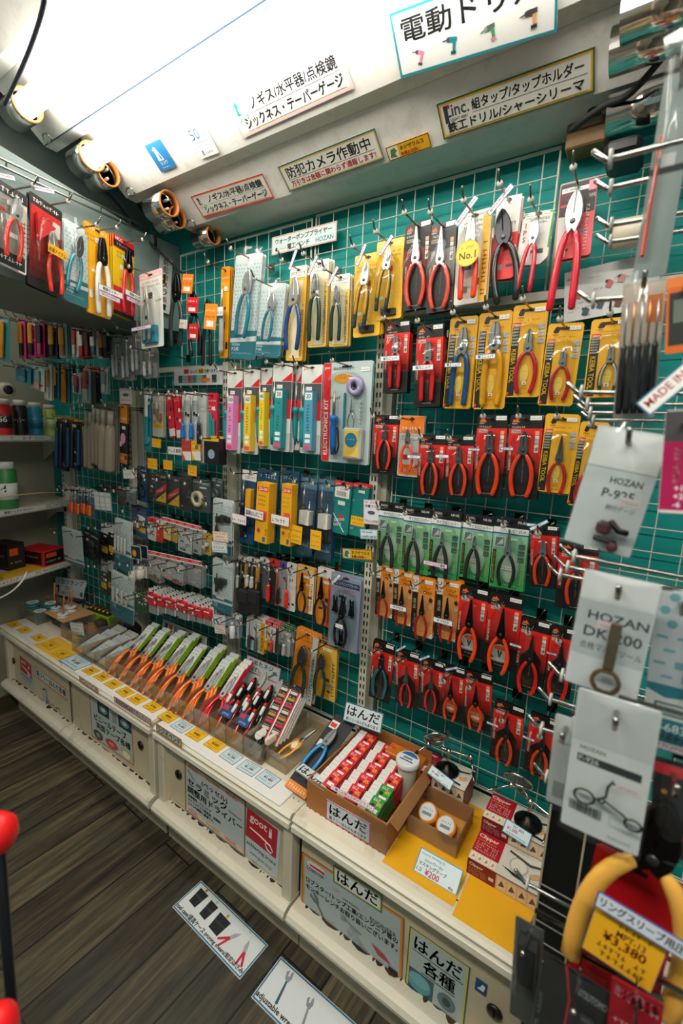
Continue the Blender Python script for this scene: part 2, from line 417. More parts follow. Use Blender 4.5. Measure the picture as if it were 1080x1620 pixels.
for nm, xl, pts in TROUGHS:
    mb = MB(TROUGH); xprism(mb, zz(pts), xl, 0.75, 'e9e6dd')
    o = mb.build('light_trough'); tag(o, TL_LABEL[nm], 'light fixture', 'white reflector troughs of the canopy')
    a, bq = Vector((0, pts[0][0], Zw(pts[0][1]))), None
    if nm in ('upper', 'middle', 'lowest'):               # wire loop at the lower left corner
        r = MB(CHROME); c = Vector((xl + .05, pts[0][0], Zw(pts[0][1]))) + nf * .004 + up52 * .012
        r.tube([c + Vector((.016 * math.cos(t), 0, 0)) + up52 * (.011 * math.sin(t)) + nf * .006 for t in [k * PI / 7 for k in range(15)]], .0022, 'c9c9c4', n=6, cap=False)
        r.build('wire_loop', o)
    if nm == 'upper':
        e = MB(PAINT); e.tube([(xl, P5[0] - .001, Zw(P5[1]) + .0005), (.75, P5[0] - .001, Zw(P5[1]) + .0005)], .0016, '245a86', n=6); e.build('blue_edge_trim', o)
def face_pt(u, v, P, off=0.0):             # point seen at (u,v) on the trough face through P=(Y,z), lifted by off towards the room
    d = Vector(ray(u, v)); n = nf; p0 = Vector((0, P[0], P[1])) + n * off
    t = p0.dot(n) / d.dot(n); q = d * t; q.z += ZC; return q
def lamp_tube(u, v, P, off, x1, label):
    c = face_pt(u, v, P, off)
    mb = MB(LAMP); mb.tube([(c.x + .012, c.y, c.z), (x1, c.y, c.z)], 0.026, 'ffffff', n=18)
    o = tag(mb.build('fluorescent_tube'), label, 'lamp', 'fluorescent tubes')
    return c
def sleeve(c, ln, r, label, group='mirrored sleeves at the tube ends', bulb=False):
    mb = MB(CHROME); x0, x1 = c.x - ln, c.x
    mb.lathe([(r, x0), (r, x1), (r * .9, x1), (r * .9, x0 + .004)], 'd6d6d2', n=28, o=(0, c.y, c.z), axis='x', closed=True)
    o = tag(mb.build('tube_sleeve'), label, 'lamp holder', group)
    e = MB(PLASTIC); e.lathe([(r * 1.02, x1 - .001), (r * 1.02, x1 + .002), (r * .88, x1 + .002), (r * .88, x1 - .02), (r * .9, x1 - .02)], 'c97a34', n=28, o=(0, c.y, c.z), axis='x', closed=True); e.build('orange_rim', o)
    e = MB(PLASTIC); e.lathe([(r * .88, x1 - .03), (0, x1 - .03)], '33302b', n=20, o=(0, c.y, c.z), axis='x')
    if bulb:
        for s in (-1, 1): e.tube([(x1 - .03, c.y, c.z + s * .012), (x1 - .006, c.y, c.z + s * .012)], .004, 'e6e2d8', n=6)
    e.build('socket', o)
c1 = lamp_tube(35, 172, P5, .055, -.06, 'glowing fluorescent tube in the upper trough, nearest the ceiling')
c2 = lamp_tube(137, 252, P3, .05, -.06, 'glowing fluorescent tube in the middle trough behind the penguin stickers')
sleeve(c1 + Vector((.03, 0, 0)), .075, .037, 'mirrored sleeve around the end of the upper glowing tube')
sleeve(c2 + Vector((.03, 0, 0)), .075, .036, 'mirrored sleeve around the end of the middle glowing tube')
sleeve(face_pt(172, 274, P3, .035), .08, .034, 'empty mirrored sleeve with orange rim below the middle glowing tube', bulb=True)
sleeve(face_pt(268, 322, P1, .05), .085, .034, 'empty mirrored sleeve at the upper left corner of the lowest trough', bulb=True)
sleeve(face_pt(281, 344, P1, .035), .085, .03, 'empty mirrored sleeve just under another, left of the red bordered sign', bulb=True)
c6 = W(338, 372, 1.06); sleeve(c6, .08, .028, 'small mirrored sleeve hanging under the lowest trough beside the wire grid')
for (u, v, y, lab) in ((985, 28, .84, 'topmost mirrored sleeve at the upper right corner'), (967, 84, .93, 'second mirrored sleeve from the top right, under another'), (962, 184, 1.03, 'lowest mirrored sleeve at upper right, above the black box')):
    c = W(u, v, y); c.x += .12; sleeve(c, .12, .032, lab)
# black cables under the ceiling
def cable(pts, r, label, col='1a1c1f'):
    mb = MB(RUBBER); Q = []
    P = [Vector(p) for p in pts]
    for k in range(len(P) - 1):
        a, b, c, d = P[max(k - 1, 0)], P[k], P[k + 1], P[min(k + 2, len(P) - 1)]
        for j in range(6):
            t = j / 6; Q.append(.5 * (2 * b + (c - a) * t + (2 * a - 5 * b + 4 * c - d) * t * t + (3 * b - a - 3 * c + d) * t ** 3))
    Q.append(P[-1]); mb.tube(Q, r, col, n=6)
    return tag(mb.build('cable'), label, 'cable')
cable([W(72, -30, .42), W(66, 20, .44), W(40, 95, .50), W(8, 165, .56)], .004, 'dark cable hanging from the ceiling across the white reflector', '232c3f')
cable([W(70, 236, .80), W(84, 262, .84), W(125, 276, .9), W(170, 305, .95), W(220, 366, 1.0), W(262, 408, 1.04), W(288, 432, 1.07)], .004, 'thin black cable running down from the trough corner to the wall')
cable([W(212, 308, .92), W(222, 330, .96), W(240, 352, 1.0), W(246, 385, 1.03), W(240, 400, 1.04)], .005, 'short black cable behind the empty mirrored sleeves')
cable([W(1065, 70, .95), W(1000, 145, .98), W(960, 165, 1.0), W(930, 185, 1.02), W(905, 205, 1.05)], .006, 'thick black cable at the right end of the lowest trough')

# left bulkhead over the recess
A0 = Vector((-1.522, .947, 0)); B0 = Vector((-1.383, .508, 0)); BD = (B0 - A0).normalized(); BN = Vector((-BD.y, BD.x, 0)); BN = BN if BN.x > 0 else -BN
f = MB(WALLM); z0, z1 = Zw(.345), Zw(.64); C0 = B0 + BD * 1.3
foot = [Vector((-1.535, YW + .02, 0)), A0, C0, C0 - BN * .38, A0 - BN * .36, Vector((-1.90, YW + .02, 0))]
n = len(foot); f.add([(q.x, q.y, z0) for q in foot] + [(q.x, q.y, z1) for q in foot], [(k, (k + 1) % n, n + (k + 1) % n, n + k)[::-1] for k in range(n)] + [tuple(range(n)), tuple(range(n, 2 * n))[::-1]], '7f8f8b')
struct('wall_bulkhead', f)
f = MB(WALLM); f.box(-1.76, -1.72, -.4, YW + .02, Zw(.642), ZCEIL, '84908b'); struct('wall_upper', f)
def bulk_pt(u, v, off=0.0):
    d = Vector(ray(u, v)); p0 = Vector((A0.x, A0.y, 0)) + BN * off; t = p0.dot(BN) / d.dot(BN); q = d * t; q.z += ZC; return q

# ------------------------------------------------------------------ wire grids and slotted uprights
PITCH = .0498
def wire_grid(x0, x1, z0, z1, label, y=YW, off=(0, 0), dx=PITCH):
    mb = MB(PAINT); r = .0013; col = 'c9c6b6'
    def bar(a, b): mb.tube([a, b], r, col, n=5, cap=False, smooth=False)
    k = math.ceil((x0 - off[0]) / dx)
    while off[0] + k * dx < x1: X = off[0] + k * dx; bar((X, y, z0), (X, y, z1)); k += 1
    k = math.ceil((z0 - off[1]) / PITCH)
    while off[1] + k * PITCH < z1: Z = off[1] + k * PITCH; bar((x0, y - .0026, Z), (x1, y - .0026, Z)); k += 1
    for a, b in (((x0, y, z0), (x1, y, z0)), ((x1, y, z0), (x1, y, z1)), ((x1, y, z1), (x0, y, z1)), ((x0, y, z1), (x0, y, z0))):
        mb.tube([a, b], r * 1.9, col, n=6, smooth=False)
    return tag(mb.build('wire_grid'), label, 'wire grid', 'cream wire grids on the teal wall')
ZD = Zw(-.93)                    # deck height
zoff = Zw(-.812)
wire_grid(-.588, .50, ZD + .01, Zw(.295), 'wire grid of the right bay behind the red and yellow plier packs', off=(-.526, zoff))
wire_grid(-1.188, -.650, ZD + .01, Zw(.225), 'wire grid of the middle bay behind the soldering irons', off=(-.70, zoff), dx=.0493)
wire_grid(-1.765, -1.245, ZD + .01, Zw(.21), 'wire grid of the left bay behind the small red packets', off=(-1.31, zoff), dx=.0493)
wire_grid(-2.36, -1.825, ZD + .01, Zw(.30), 'wire grid in the recess beside the left shelves', off=(-1.93, zoff), dx=.0493)
wire_grid(-.885, -.245, Zw(.30), Zw(.605), 'upper wire grid above the row of large pliers', off=(-.526, Zw(.60)))
wire_grid(-1.50, -.90, Zw(.19), Zw(.60), 'upper wire grid behind the bagged water pump pliers', off=(-.92, Zw(.595)))
wire_grid(-.235, .50, Zw(.31), Zw(.53), 'upper wire grid at the right behind the tape roll', off=(-.19, Zw(.525)))
def upright(x, z1, label, w=.026):
    mb = MB(PAINT); mb.box(x, x + w, YW - .035, YW + .02, ZD, z1, 'd6d1bd')
    mb.box(x + w, x + w + .016, YW - .012, YW + .02, ZD, z1, 'b9b5a3')
    z = ZD + .03; mb.d = .0
    while z < z1 - .02:
        for k in (.3, .7):
            mb.box(x + w * k - .0022, x + w * k + .0022, YW - .0353, YW - .034, z, z + .0135, '1d1a16')
        z += .0249
    return tag(mb.build('slotted_upright'), label, 'upright', 'cream slotted uprights')
upright(-.641, Zw(.292), 'cream slotted upright left of the red handled nippers, above the solder box')
upright(-1.238, Zw(.215), 'cream slotted upright between soldering irons and small red packets')
upright(-1.816, Zw(.13), 'cream slotted upright below the bulkhead corner, beside silver bags')
upright(-2.41, Zw(.02), 'cream slotted upright at the ends of the left shelves')
mb = MB(PAINT); mb.box(-.60, .30, YW - .02, YW - .012, Zw(.300), Zw(.318), 'd9d5c6'); tag(mb.build('rail'), 'cream metal rail behind the tips of the red slip joint pliers', 'rail')
mb = MB(PAINT); mb.box(-1.83, -1.29, YW - .02, YW - .012, Zw(.195), Zw(.213), 'c9c5b0'); tag(mb.build('rail'), 'cream metal rail behind the solder chart board', 'rail')

# ------------------------------------------------------------------ display counters along the wall
def counter(x0, x1, label, lock=None, seam=None, frame_l=True, frame_r=True, seed=1):
    r = random.Random(seed); C1, C2 = 'e2d9c4', 'd6cbb2'
    mb = MB(PAINT); mb.box(x0, x1, .765, YW - .003, ZD - .014, ZD, C1)
    z = ZD + .0004; vs = []
    x = x0 + .02
    while x < x1 - .01:
        for (yy) in (.80, 1.06):
            n0 = []
            mb.add([(x + .0022 * math.cos(t * PI / 4), yy + .0022 * math.sin(t * PI / 4), z) for t in range(8)], [tuple(range(8))], '1c1916')
        x += .0166
    o = tag(mb.build('display_counter'), label, 'counter', 'cream display counters below the goods wall')
    nb = MB(PAINT); g = .003
    xprism(nb, [(.768, ZD + .001), (.757, ZD), (.750, ZD - .006), (.752, ZD - .013), (.757, ZD - .017), (.748, ZD - .021), (.747, ZD - .034), (.770, ZD - .037), (.775, ZD - .016)], x0 + g, x1 - g, 'e6dfcc'); nb.build('nosing', o)
    fp = MB(PAINT); fp.box(x0 + .01, x1 - .01, .785, .80, .150, ZD - .034, 'c9bb9c')
    if seam: fp.box(seam - .002, seam + .002, .7846, .786, .152, ZD - .04, '2a2722')
    fp.build('front_panel', o)
    for q, on in ((x0 + .004, frame_l), (x1 - .034, frame_r)):
        if on:
            st = MB(PAINT); st.box(q, q + .030, .763, .80, .150, ZD - .036, C2, ch=.003); st.build('end_stile', o)
    lg = MB(PAINT); xprism(lg, [(.80, .170), (.757, .170), (.741, .163), (.735, .152), (.737, .141), (.744, .136), (.80, .136)], x0 + g, x1 - g, 'e0d8c4')
    x = x0 + .03                                          # flaked paint along the back of the ledge
    while x < x1 - .03:
        w = r.choice((.006, .012, .02, .035, .06)) * r.uniform(.7, 1.3); dpt = r.uniform(.002, .010) * (1.8 if r.random() < .25 else 1)
        lg.add([(x, .7835, .1703), (x + w, .7835, .1703), (x + w * .8, .7835 - dpt * .7, .1703), (x + w * .45, .7835 - dpt, .1703), (x + w * .1, .7835 - dpt * .5, .1703)], [(0, 1, 2, 3, 4)], r.choice(['3a2a1e', '4a3120', '2a201a']))
        x += w + r.uniform(.0, .012)
    lg.build('lower_ledge', o)
    kk = MB(PAINT); kk.box(x0 + .001, x1 - .001, .80, .815, 0, .137, 'b9ae97'); kk.build('kick_plate', o)
    bk = MB(PAINT); bk.box(x0 + .003, x1 - .003, .815, YW - .01, .005, ZD - .015, '6d675b'); bk.build('carcass', o)
    for (lx, lz) in lock or []:
        k = MB(STEEL); k.lathe([(.0155, .7848), (.0155, .781), (.012, .7795), (0, .7795)], '4b463d', n=22, o=(lx, 0, lz), axis='y'); k.box(lx - .002, lx + .002, .7785, .7796, lz - .008, lz + .008, '15130f'); k.build('lock', o)
    return o
pl = lambda u, v: (lambda q: (q.x, q.z))(W(u, v, .785))
C_ = [counter(-2.345, -1.778, 'leftmost cream display counter with small red badge and penguin sticker', [pl(22, 1045)], seam=W(112, 1110, .785).x, frame_r=False, seed=1),
      counter(-1.777, -1.192, 'second cream display counter from left, with a vinyl tape poster', [pl(223, 1179)], frame_l=False, seed=2),
      counter(-1.180, -.614, 'third cream display counter from left, with red bordered screwdriver poster', [pl(283, 1225)], seed=3),
      counter(-.612, .46, 'nearest cream display counter, below the cardboard solder box', [pl(782, 1600)], frame_l=False, frame_r=False, seed=4)]

# ------------------------------------------------------------------ tools and packs: the shapes
def bez(p0, p1, p2, p3, n=9):
    o = []
    for k in range(n + 1):
        t = k / n; a = (1 - t) ** 3; b = 3 * t * (1 - t) ** 2; c = 3 * t * t * (1 - t); d = t ** 3
        o.append(tuple(a * p0[i] + b * p1[i] + c * p2[i] + d * p3[i] for i in range(len(p0))))
    return o
# half outlines of the steel heads, in tool lengths, from the pivot up to the tip
HEADS = {
    'crimp': [(.035, -.08), (.070, -.02), (.082, .05), (.078, .12), (.060, .19), (.030, .25), (.004, .27)],
    'nipper': [(.030, -.07), (.058, -.02), (.060, .03), (.048, .07), (.046, .10), (.050, .15), (.036, .20), (.014, .245), (.004, .255)],
    'nose': [(.030, -.07), (.058, -.02), (.056, .04), (.044, .09), (.036, .15), (.026, .24), (.014, .33), (.009, .375), (.003, .38)],
    'lineman': [(.035, -.08), (.066, -.03), (.070, .04), (.062, .09), (.058, .14), (.046, .20), (.030, .25), (.024, .255), (.004, .255)],
    'slip': [(.030, -.10), (.050, -.05), (.066, 0), (.074, .06), (.070, .12), (.056, .18), (.034, .23), (.012, .25), (.003, .25)],
    'micro': [(.022, -.06), (.036, -.02), (.036, .03), (.028, .06), (.030, .10), (.026, .14), (.010, .185), (.003, .19)],
    'bent': [(.035, -.08), (.070, -.02), (.082, .05), (.078, .12), (.060, .19), (.030, .25), (.004, .27)],
}
# handle curve control points (x, z) in tool lengths and thicknesses
HAND = {
    'crimp': [(.05, -.05), (.17, -.16), (.21, -.40), (.19, -.70), .038, .036],
    'nipper': [(.035, -.05), (.13, -.18), (.17, -.36), (.085, -.60), .030, .026],
    'nose': [(.030, -.05), (.11, -.16), (.17, -.34), (.075, -.58), .028, .024],
    'lineman': [(.040, -.06), (.10, -.14), (.10, -.40), (.085, -.68), .036, .031],
    'slip': [(.035, -.08), (.09, -.24), (.085, -.44), (.095, -.74), .034, .028],
    'micro': [(.020, -.05), (.06, -.14), (.14, -.30), (.115, -.62), .034, .032],
    'bent': [(.040, -.06), (.12, -.18), (.13, -.36), (.090, -.62), .034, .028],
}
def pliers(parent, L, kind, grip, at=(0, 0), y=-.012, steel='8f9092', rot=0.0, gmat=None, name='pliers', inlay=None, thick=1.0):
    """Pliers lying in the XZ plane: steel head, two dipped handles, a pivot bolt. `at` is the pivot."""
    M = Matrix.Translation((at[0], y, at[1])) @ Matrix.Rotation(rot, 4, 'Y')
    hd = HEADS[kind]; t = .020 * L
    mb = MB(STEEL); mb.xf = M
    for s in (1, -1):
        pts = [(s * x * L, z * L) for x, z in hd] + [(s * .0015 * L, hd[-1][1] * L), (s * .0015 * L, .07 * L), (s * -.012 * L, .02 * L), (s * -.012 * L, -.05 * L)]
        mb.prism(pts if s > 0 else pts[::-1], t * (.9 if s > 0 else 1.0), -t * (1.0 if s > 0 else .9), steel, ch=.006 * L)
    o = mb.build(name, parent)
    h = HAND[kind]
    for s in (1, -1):
        g = MB(gmat or GRIP); g.xf = M
        P = [(s * x * L, 0, z * L) for x, z in bez(h[0], h[1], h[2], h[3])]
        r = [L * 1.18 * thick * (h[4] * (1 - .25 * (1 - k / 9.0) ** 2) + (h[5] - h[4]) * k / 9.0) * (.72 if k == 0 else 1) for k in range(10)]
        g.tube(P, r, grip, n=9, flat=.72)
        if inlay: g.tube([(p[0] * .93, -.55 * q, p[2]) for p, q in zip(P[1:8], r[1:8])], [q * .6 for q in r[1:8]], inlay, n=6)
        g.build('handle', o)
    pv = MB(STEEL); pv.xf = M; pv.lathe([(.024 * L, -t * .8), (.024 * L, -t * 1.25), (.017 * L, -t * 1.4), (0, -t * 1.4)], '5a5b5d', n=14, axis='y'); pv.build('pivot', o)
    return o
def dome(w, h, d, n=22, k=3.2):
    """Open bubble of clear plastic: superellipse outline with rounded shoulders, bulging to y=-d."""
    mb = MB(BLISTER); rings = [(1.0, 0), (.985, .55), (.94, .88), (.86, 1.0)]; vs = []; fs = []
    for s, q in rings:
        for j in range(n):
            a = 2 * PI * j / n; c, e = math.cos(a), math.sin(a)
            x = math.copysign(abs(c) ** (2 / k), c); z = math.copysign(abs(e) ** (2 / k), e)
            vs.append((x * (w / 2 - (1 - s) * min(w, h) * .5), -q * d, z * (h / 2 - (1 - s) * min(w, h) * .5)))
    for r in range(len(rings) - 1):
        for j in range(n):
            fs.append((r * n + j, r * n + (j + 1) % n, (r + 1) * n + (j + 1) % n, (r + 1) * n + j))
    fs.append(tuple(range((len(rings) - 1) * n, len(rings) * n)))
    mb.add(vs, fs, 'ffffff', BLISTER, True); return mb
def card_base(w, h, col, t=.0012, hole=True, r=None, mat=None):
    """Backing card with clipped corners hanging from local (0,0), face at y=0, and a euro slot."""
    r = r if r is not None else .004
    mb = MB(mat or PRINT); p = [(-w / 2 + r, 0), (w / 2 - r, 0), (w / 2, -r), (w / 2, -h + r), (w / 2 - r, -h), (-w / 2 + r, -h), (-w / 2, -h + r), (-w / 2, -r)]
    mb.prism(p[::-1], t, 0, col)
    return mb
def slot(mb, w, z=-.010, col='14110e'):
    mb.rect(-w, w, z - .0022, z + .0022, col); mb.disc(0, z + .001, .0035, col, n=10)
def sticker(mb, x, z, w=.016, h=.0075, col='f1efe8'):
    mb.rect(x, x + w, z, z + h, col); mb.tiny(x + .0015, z + h * .3, w - .003, h * .4, '4a4a55', seed=int(x * 9999))
def flag(mb, x, z, s=.010):
    mb.rect(x - s / 2, x + s / 2, z, z + s * .7, 'f4f2ec'); mb.disc(x, z + s * .35, s * .2, 'd3202a', n=10)
def d_fujiya(mb, w, h, o):
    red = o.get('red', 'e2231a'); top = o.get('top', .16)
    mb.rect(-w * .5, w * .5, -h * .40, -h * top, red); mb.grad(-w * .5, w * .5, -h * .74, -h * .40, '120d0c', red, 9)
    mb.rect(-w * .5, w * .5, -h * .999, -h * .93, '100e0d')
    if not o.get('plain'): mb.poly([(-w * .30, -h * .93), (w * .30, -h * .93), (w * .36, -h * .55), (0, -h * .38), (-w * .36, -h * .55)], '1a1110')
    x0 = -w * .42
    mb.poly([(x0, -h * .085), (x0 + w * .05, -h * .05), (x0 + w * .1, -h * .062), (x0 + w * .13, -h * .035), (x0 + w * .2, -h * .07), (x0 + w * .24, -h * .088)], 'f0622a')
    mb.text(o.get('brand', 'FUJIYA'), x0, -h * .115, h * .020, 'e9e4da', True, wmax=w * .3)
    mb.tiny(x0, -h * .155, w * .42, h * .022, 'd8d4cc'); mb.rect(x0, x0 + w * .28, -h * .215, -h * .175, 'c9b9b0'); mb.text(o.get('size', '150mm'), x0 + w * .02, -h * .208, h * .024, '2a1512', True, wmax=w * .24)
    xr = w * .30
    for k, c in enumerate(('f2a07a', 'e9e4dc', 'cfcac4', 'f1efe9', 'e6e2d9')):
        mb.rect(xr, xr + w * .12, -h * (.19 + .052 * k) - h * .044, -h * (.19 + .052 * k), c)
    mb.poly([(xr + w * .02, -h * .42), (xr + w * .10, -h * .36), (xr + w * .10, -h * .42)], '2f8a4a')
    mb.text(o.get('side', 'STANDARD NIPPERS'), -w * .385, -h * .66, w * .062, 'efe9e2', True, rot=PI / 2, wmax=h * .40)
    mb.tiny(w * .02, -h * .80, h * .34, w * .03, '9d958d', rot=PI / 2)
    mb.text('Made in JAPAN', 0, -h * .965, h * .018, 'c8c4bb', al='c', wmax=w * .5)
    slot(mb, w * .13); sticker(mb, w * .12, -h * .065, w * .34, h * .05)
def d_keiba(mb, w, h, o):
    K = '1a1713'
    mb.poly([(-w * .34, -h * .10), (-w * .29, -h * .05), (-w * .21, -h * .035), (-w * .15, -h * .07), (-w * .19, -h * .115), (-w * .30, -h * .12)], K); mb.text('KEIBA', -w * .34, -h * .145, h * .018, K, True, wmax=w * .2)
    mb.tiny(-w * .30, -h * .175, w * .6, h * .022, '9c6d14')
    mb.rect(-w * .46, -w * .24, -h * .23, -h * .185, 'd94030' if o.get('rt', 1) else '2a3a6a'); mb.text(o.get('size', '125mm'), -w * .44, -h * .222, h * .026, 'f4efe4', True, wmax=w * .18)
    mb.rect(-w * .47, -w * .25, -h * .985, -h * .235, K)
    for k in range(6): mb.rect(-w * .455, -w * .275, -h * (.262 + .034 * k), -h * (.243 + .034 * k), 'b9b5ab'); mb.tiny(-w * .45, -h * (.258 + .034 * k), w * .17, h * .010, '3a342c')
    mb.text('KEIBA TOOL', -w * .43, -h * .47, w * .13, 'f2c21c', True, rot=-PI / 2, wmax=h * .42)
    for k in range(3): mb.rect(w * .28, w * .45, -h * (.27 + .075 * k), -h * (.215 + .075 * k), ('a8b3b6', 'c9c4b4', 'b4b8ba')[k]); mb.poly([(w * .30, -h * (.26 + .075 * k)), (w * .43, -h * (.225 + .075 * k)), (w * .43, -h * (.232 + .075 * k))], '4d555a')
    mb.disc(0, -h * .74, w * .13, 'f7cf5a', rz=h * .10); mb.tiny(-w * .07, -h * .72, w * .14, h * .03, '4a4434'); flag(mb, w * .03, -h * .865, w * .13); mb.text('JAPAN', w * .03, -h * .915, h * .022, 'a8740d', al='c', wmax=w * .26)
    mb.rect(-w * .46, -w * .40, -h * .975, -h * .945, 'd94030'); mb.tiny(-w * .2, -h * .965, w * .5, h * .018, 'a8740d')
    slot(mb, w * .18, -h * .06); sticker(mb, w * .12, -h * .085, w * .30, h * .045)
def d_engineer(mb, w, h, o):
    G = o.get('g', '2f9a4c')
    mb.rect(-w * .5, w * .5, -h * .14, -h * .002, '15171a'); mb.text('ENGINEER', -w * .42, -h * .075, h * .036, 'b9bcb8', True, wmax=w * .4); mb.text(o.get('code', 'NS-04'), w * .42, -h * .075, h * .036, 'cfd2cc', True, al='r', wmax=w * .28)
    mb.grad(-w * .5, w * .5, -h, -h * .235, G, '8fc49a', 8); mb.disc(w * .05, -h * .68, w * .26, 'a8cfae', rz=h * .22); mb.disc(w * .05, -h * .68, w * .20, 'bfdcc2', rz=h * .17)
    mb.rect(-w * .5, w * .5, -h * .215, -h * .14, 'e4e6e0'); mb.text(o.get('jp', 'マイクロニッパー'), w * .06, -h * .203, h * .046, '24272a', True, al='c', wmax=w * .72)
    mb.rect(-w * .5, w * .5, -h * .235, -h * .215, '3a63a8')
    mb.rect(-w * .44, -w * .14, -h * .42, -h * .27, 'd7dcd6'); mb.rect(-w * .42, -w * .16, -h * .41, -h * .28, '6b7f86'); mb.poly([(-w * .4, -h * .40), (-w * .2, -h * .29), (-w * .18, -h * .37)], 'c9c4b8')
    mb.rect(-w * .47, -w * .37, -h * .95, -h * .46, '16231b'); mb.tiny(-w * .395, -h * .92, h * .44, w * .055, 'd8b21e', rot=PI / 2)
    for k in range(3): mb.rect(w * .26, w * .44, -h * (.42 + .09 * k), -h * (.35 + .09 * k), '4e5f57'); mb.tiny(w * .28, -h * (.40 + .09 * k), w * .14, h * .03, 'cfd8d2')
    mb.rect(w * .02, w * .22, -h * .31, -h * .275, 'bfe0c4'); mb.tiny(-w * .1, -h * .955, w * .4, h * .02, 'cfe3d2')
    mb.tiny(w * .42, -h * .92, h * .30, w * .05, 'e3c63a', rot=PI / 2)
    slot(mb, w * .14, -h * .045, '050505')
def d_ttc(mb, w, h, o):
    y = mb.up(); vs = []; fs = []
    for a in range(11):
        for b in range(26):
            x = -w * .17 + a * w * .062; z = -h * .30 - b * h * .027; n = len(vs)
            vs += [(x, y, z), (x + w * .03, y, z), (x + w * .03, y, z + h * .013), (x, y, z + h * .013)]; fs.append((n, n + 1, n + 2, n + 3))
    mb.add(vs, fs, 'f6d3a4')
    mb.rect(-w * .5, -w * .24, -h * .27, -h * .002, 'dcd9d2'); mb.text('TTC', -w * .30, -h * .25, w * .19, '2a2623', True, rot=PI / 2, wmax=h * .22)
    mb.rect(-w * .5, -w * .24, -h * .998, -h * .27, '1c1917'); mb.text(o.get('code', 'MN-4000'), -w * .31, -h * .55, w * .11, 'd8d4cc', True, rot=PI / 2, wmax=h * .2); mb.tiny(-w * .30, -h * .95, h * .32, w * .08, 'bdb8ae', rot=PI / 2)
    mb.text('ミニチュア', -w * .12, -h * .20, h * .045, '5a2c0c', True, wmax=w * .42); mb.text('プライヤ', -w * .02, -h * .265, h * .045, '5a2c0c', True, wmax=w * .40)
    mb.disc(w * .34, -h * .36, w * .08, '3a2a1e', rz=h * .04, n=14); mb.disc(w * .34, -h * .47, w * .08, 'c9c4b8', rz=h * .035, n=14)
    mb.poly([(w * .5, -h), (w * .28, -h), (w * .5, -h * .90)], 'efe4d4')
    slot(mb, w * .12); sticker(mb, w * .02, -h * .10, w * .38, h * .06)
def d_goot(mb, w, h, o):
    mb.poly([(-w * .05, -h * .20), (w * .49, -h * .10), (w * .49, -h * .20)], 'e0222c'); mb.text('goot', -w * .40, -h * .06, h * .03, 'cf2029', True)
    mb.rect(-w * .49, w * .49, -h * .40, -h * .205, '4c5154'); mb.poly([(-w * .49, -h * .40), (-w * .2, -h * .22), (w * .1, -h * .40)], '7d8488')
    mb.rect(0, w * .49, -h * .62, -h * .40, 'd8242c'); mb.rect(-w * .49, w * .49, -h * .995, -h * .78, 'c4c6c2'); mb.tiny(w * .28, -h * .96, h * .3, w * .06, '5a5d5c', rot=PI / 2)
    sticker(mb, -w * .28, -h * .28, w * .3, h * .04); slot(mb, w * .12, -h * .03)
GLY = [(0, 0), (1, .2), (.4, 1), (-.3, .6)]
def hozan_pattern(mb, w, z0, z1, col='a9cdd3', step=.0125):
    r = random.Random(5); y = mb.up(); vs = []; fs = []; z = z0 + step * .5; row = 0
    while z < z1:
        x = -w / 2 + step * (.5 if row % 2 else .9)
        while x < w / 2 - step * .4:
            k = r.randrange(3); s = step * .28; n = len(vs)
            if k == 0: q = [(x + s * math.cos(a * PI / 3), z + s * math.sin(a * PI / 3)) for a in range(6)]
            elif k == 1: q = [(x - s, z - s * .8), (x + s, z - s * .8), (x + s, z + s * .8), (x - s, z + s * .8)]
            else: q = [(x - s, z - s * .3), (x + s, z - s * .3), (x + s, z + s * .3), (x - s, z + s * .3)]
            vs += [(a, y, b) for a, b in q]; fs.append(tuple(range(n, n + len(q)))); x += step
        z += step * .8; row += 1
    mb.add(vs, fs, col)
def d_hozan(mb, w, h, o):
    mb.rect(-w / 2, w / 2, -h * .80, -h * .06, 'dfe8e6'); hozan_pattern(mb, w, -h * .80, -h * .07)
    b = o.get('band', .72); mb.rect(-w / 2, w / 2, -h * .999, -h * b, '12798a'); mb.poly([(-w / 2, -h * (b + .08)), (w / 2, -h * (b + .05)), (w / 2, -h * (b + .10)), (-w / 2, -h * (b + .12))], 'e8efee')
    mb.text('HOZAN', -w * .42, -h * (b + .15), h * .025, 'e8f2f2', True, wmax=w * .35); mb.text(o.get('code', 'P-245'), -w * .42, -h * (b + .20), h * .035, 'f2f7f6', True, wmax=w * .45); mb.text(o.get('jp', 'ウォーターポンププライヤー'), -w * .42, -h * (b + .235), h * .022, 'd5e8ea', wmax=w * .75)
    mb.rect(-w * .30, w * .12, -h * (b + .04), -h * (b - .06), 'f0e9ea'); mb.frame(-w * .30, w * .12, -h * (b + .04), -h * (b - .06), .001, 'd89aa0'); mb.tiny(-w * .26, -h * (b - .015), w * .32, h * .018, 'c23a4a')
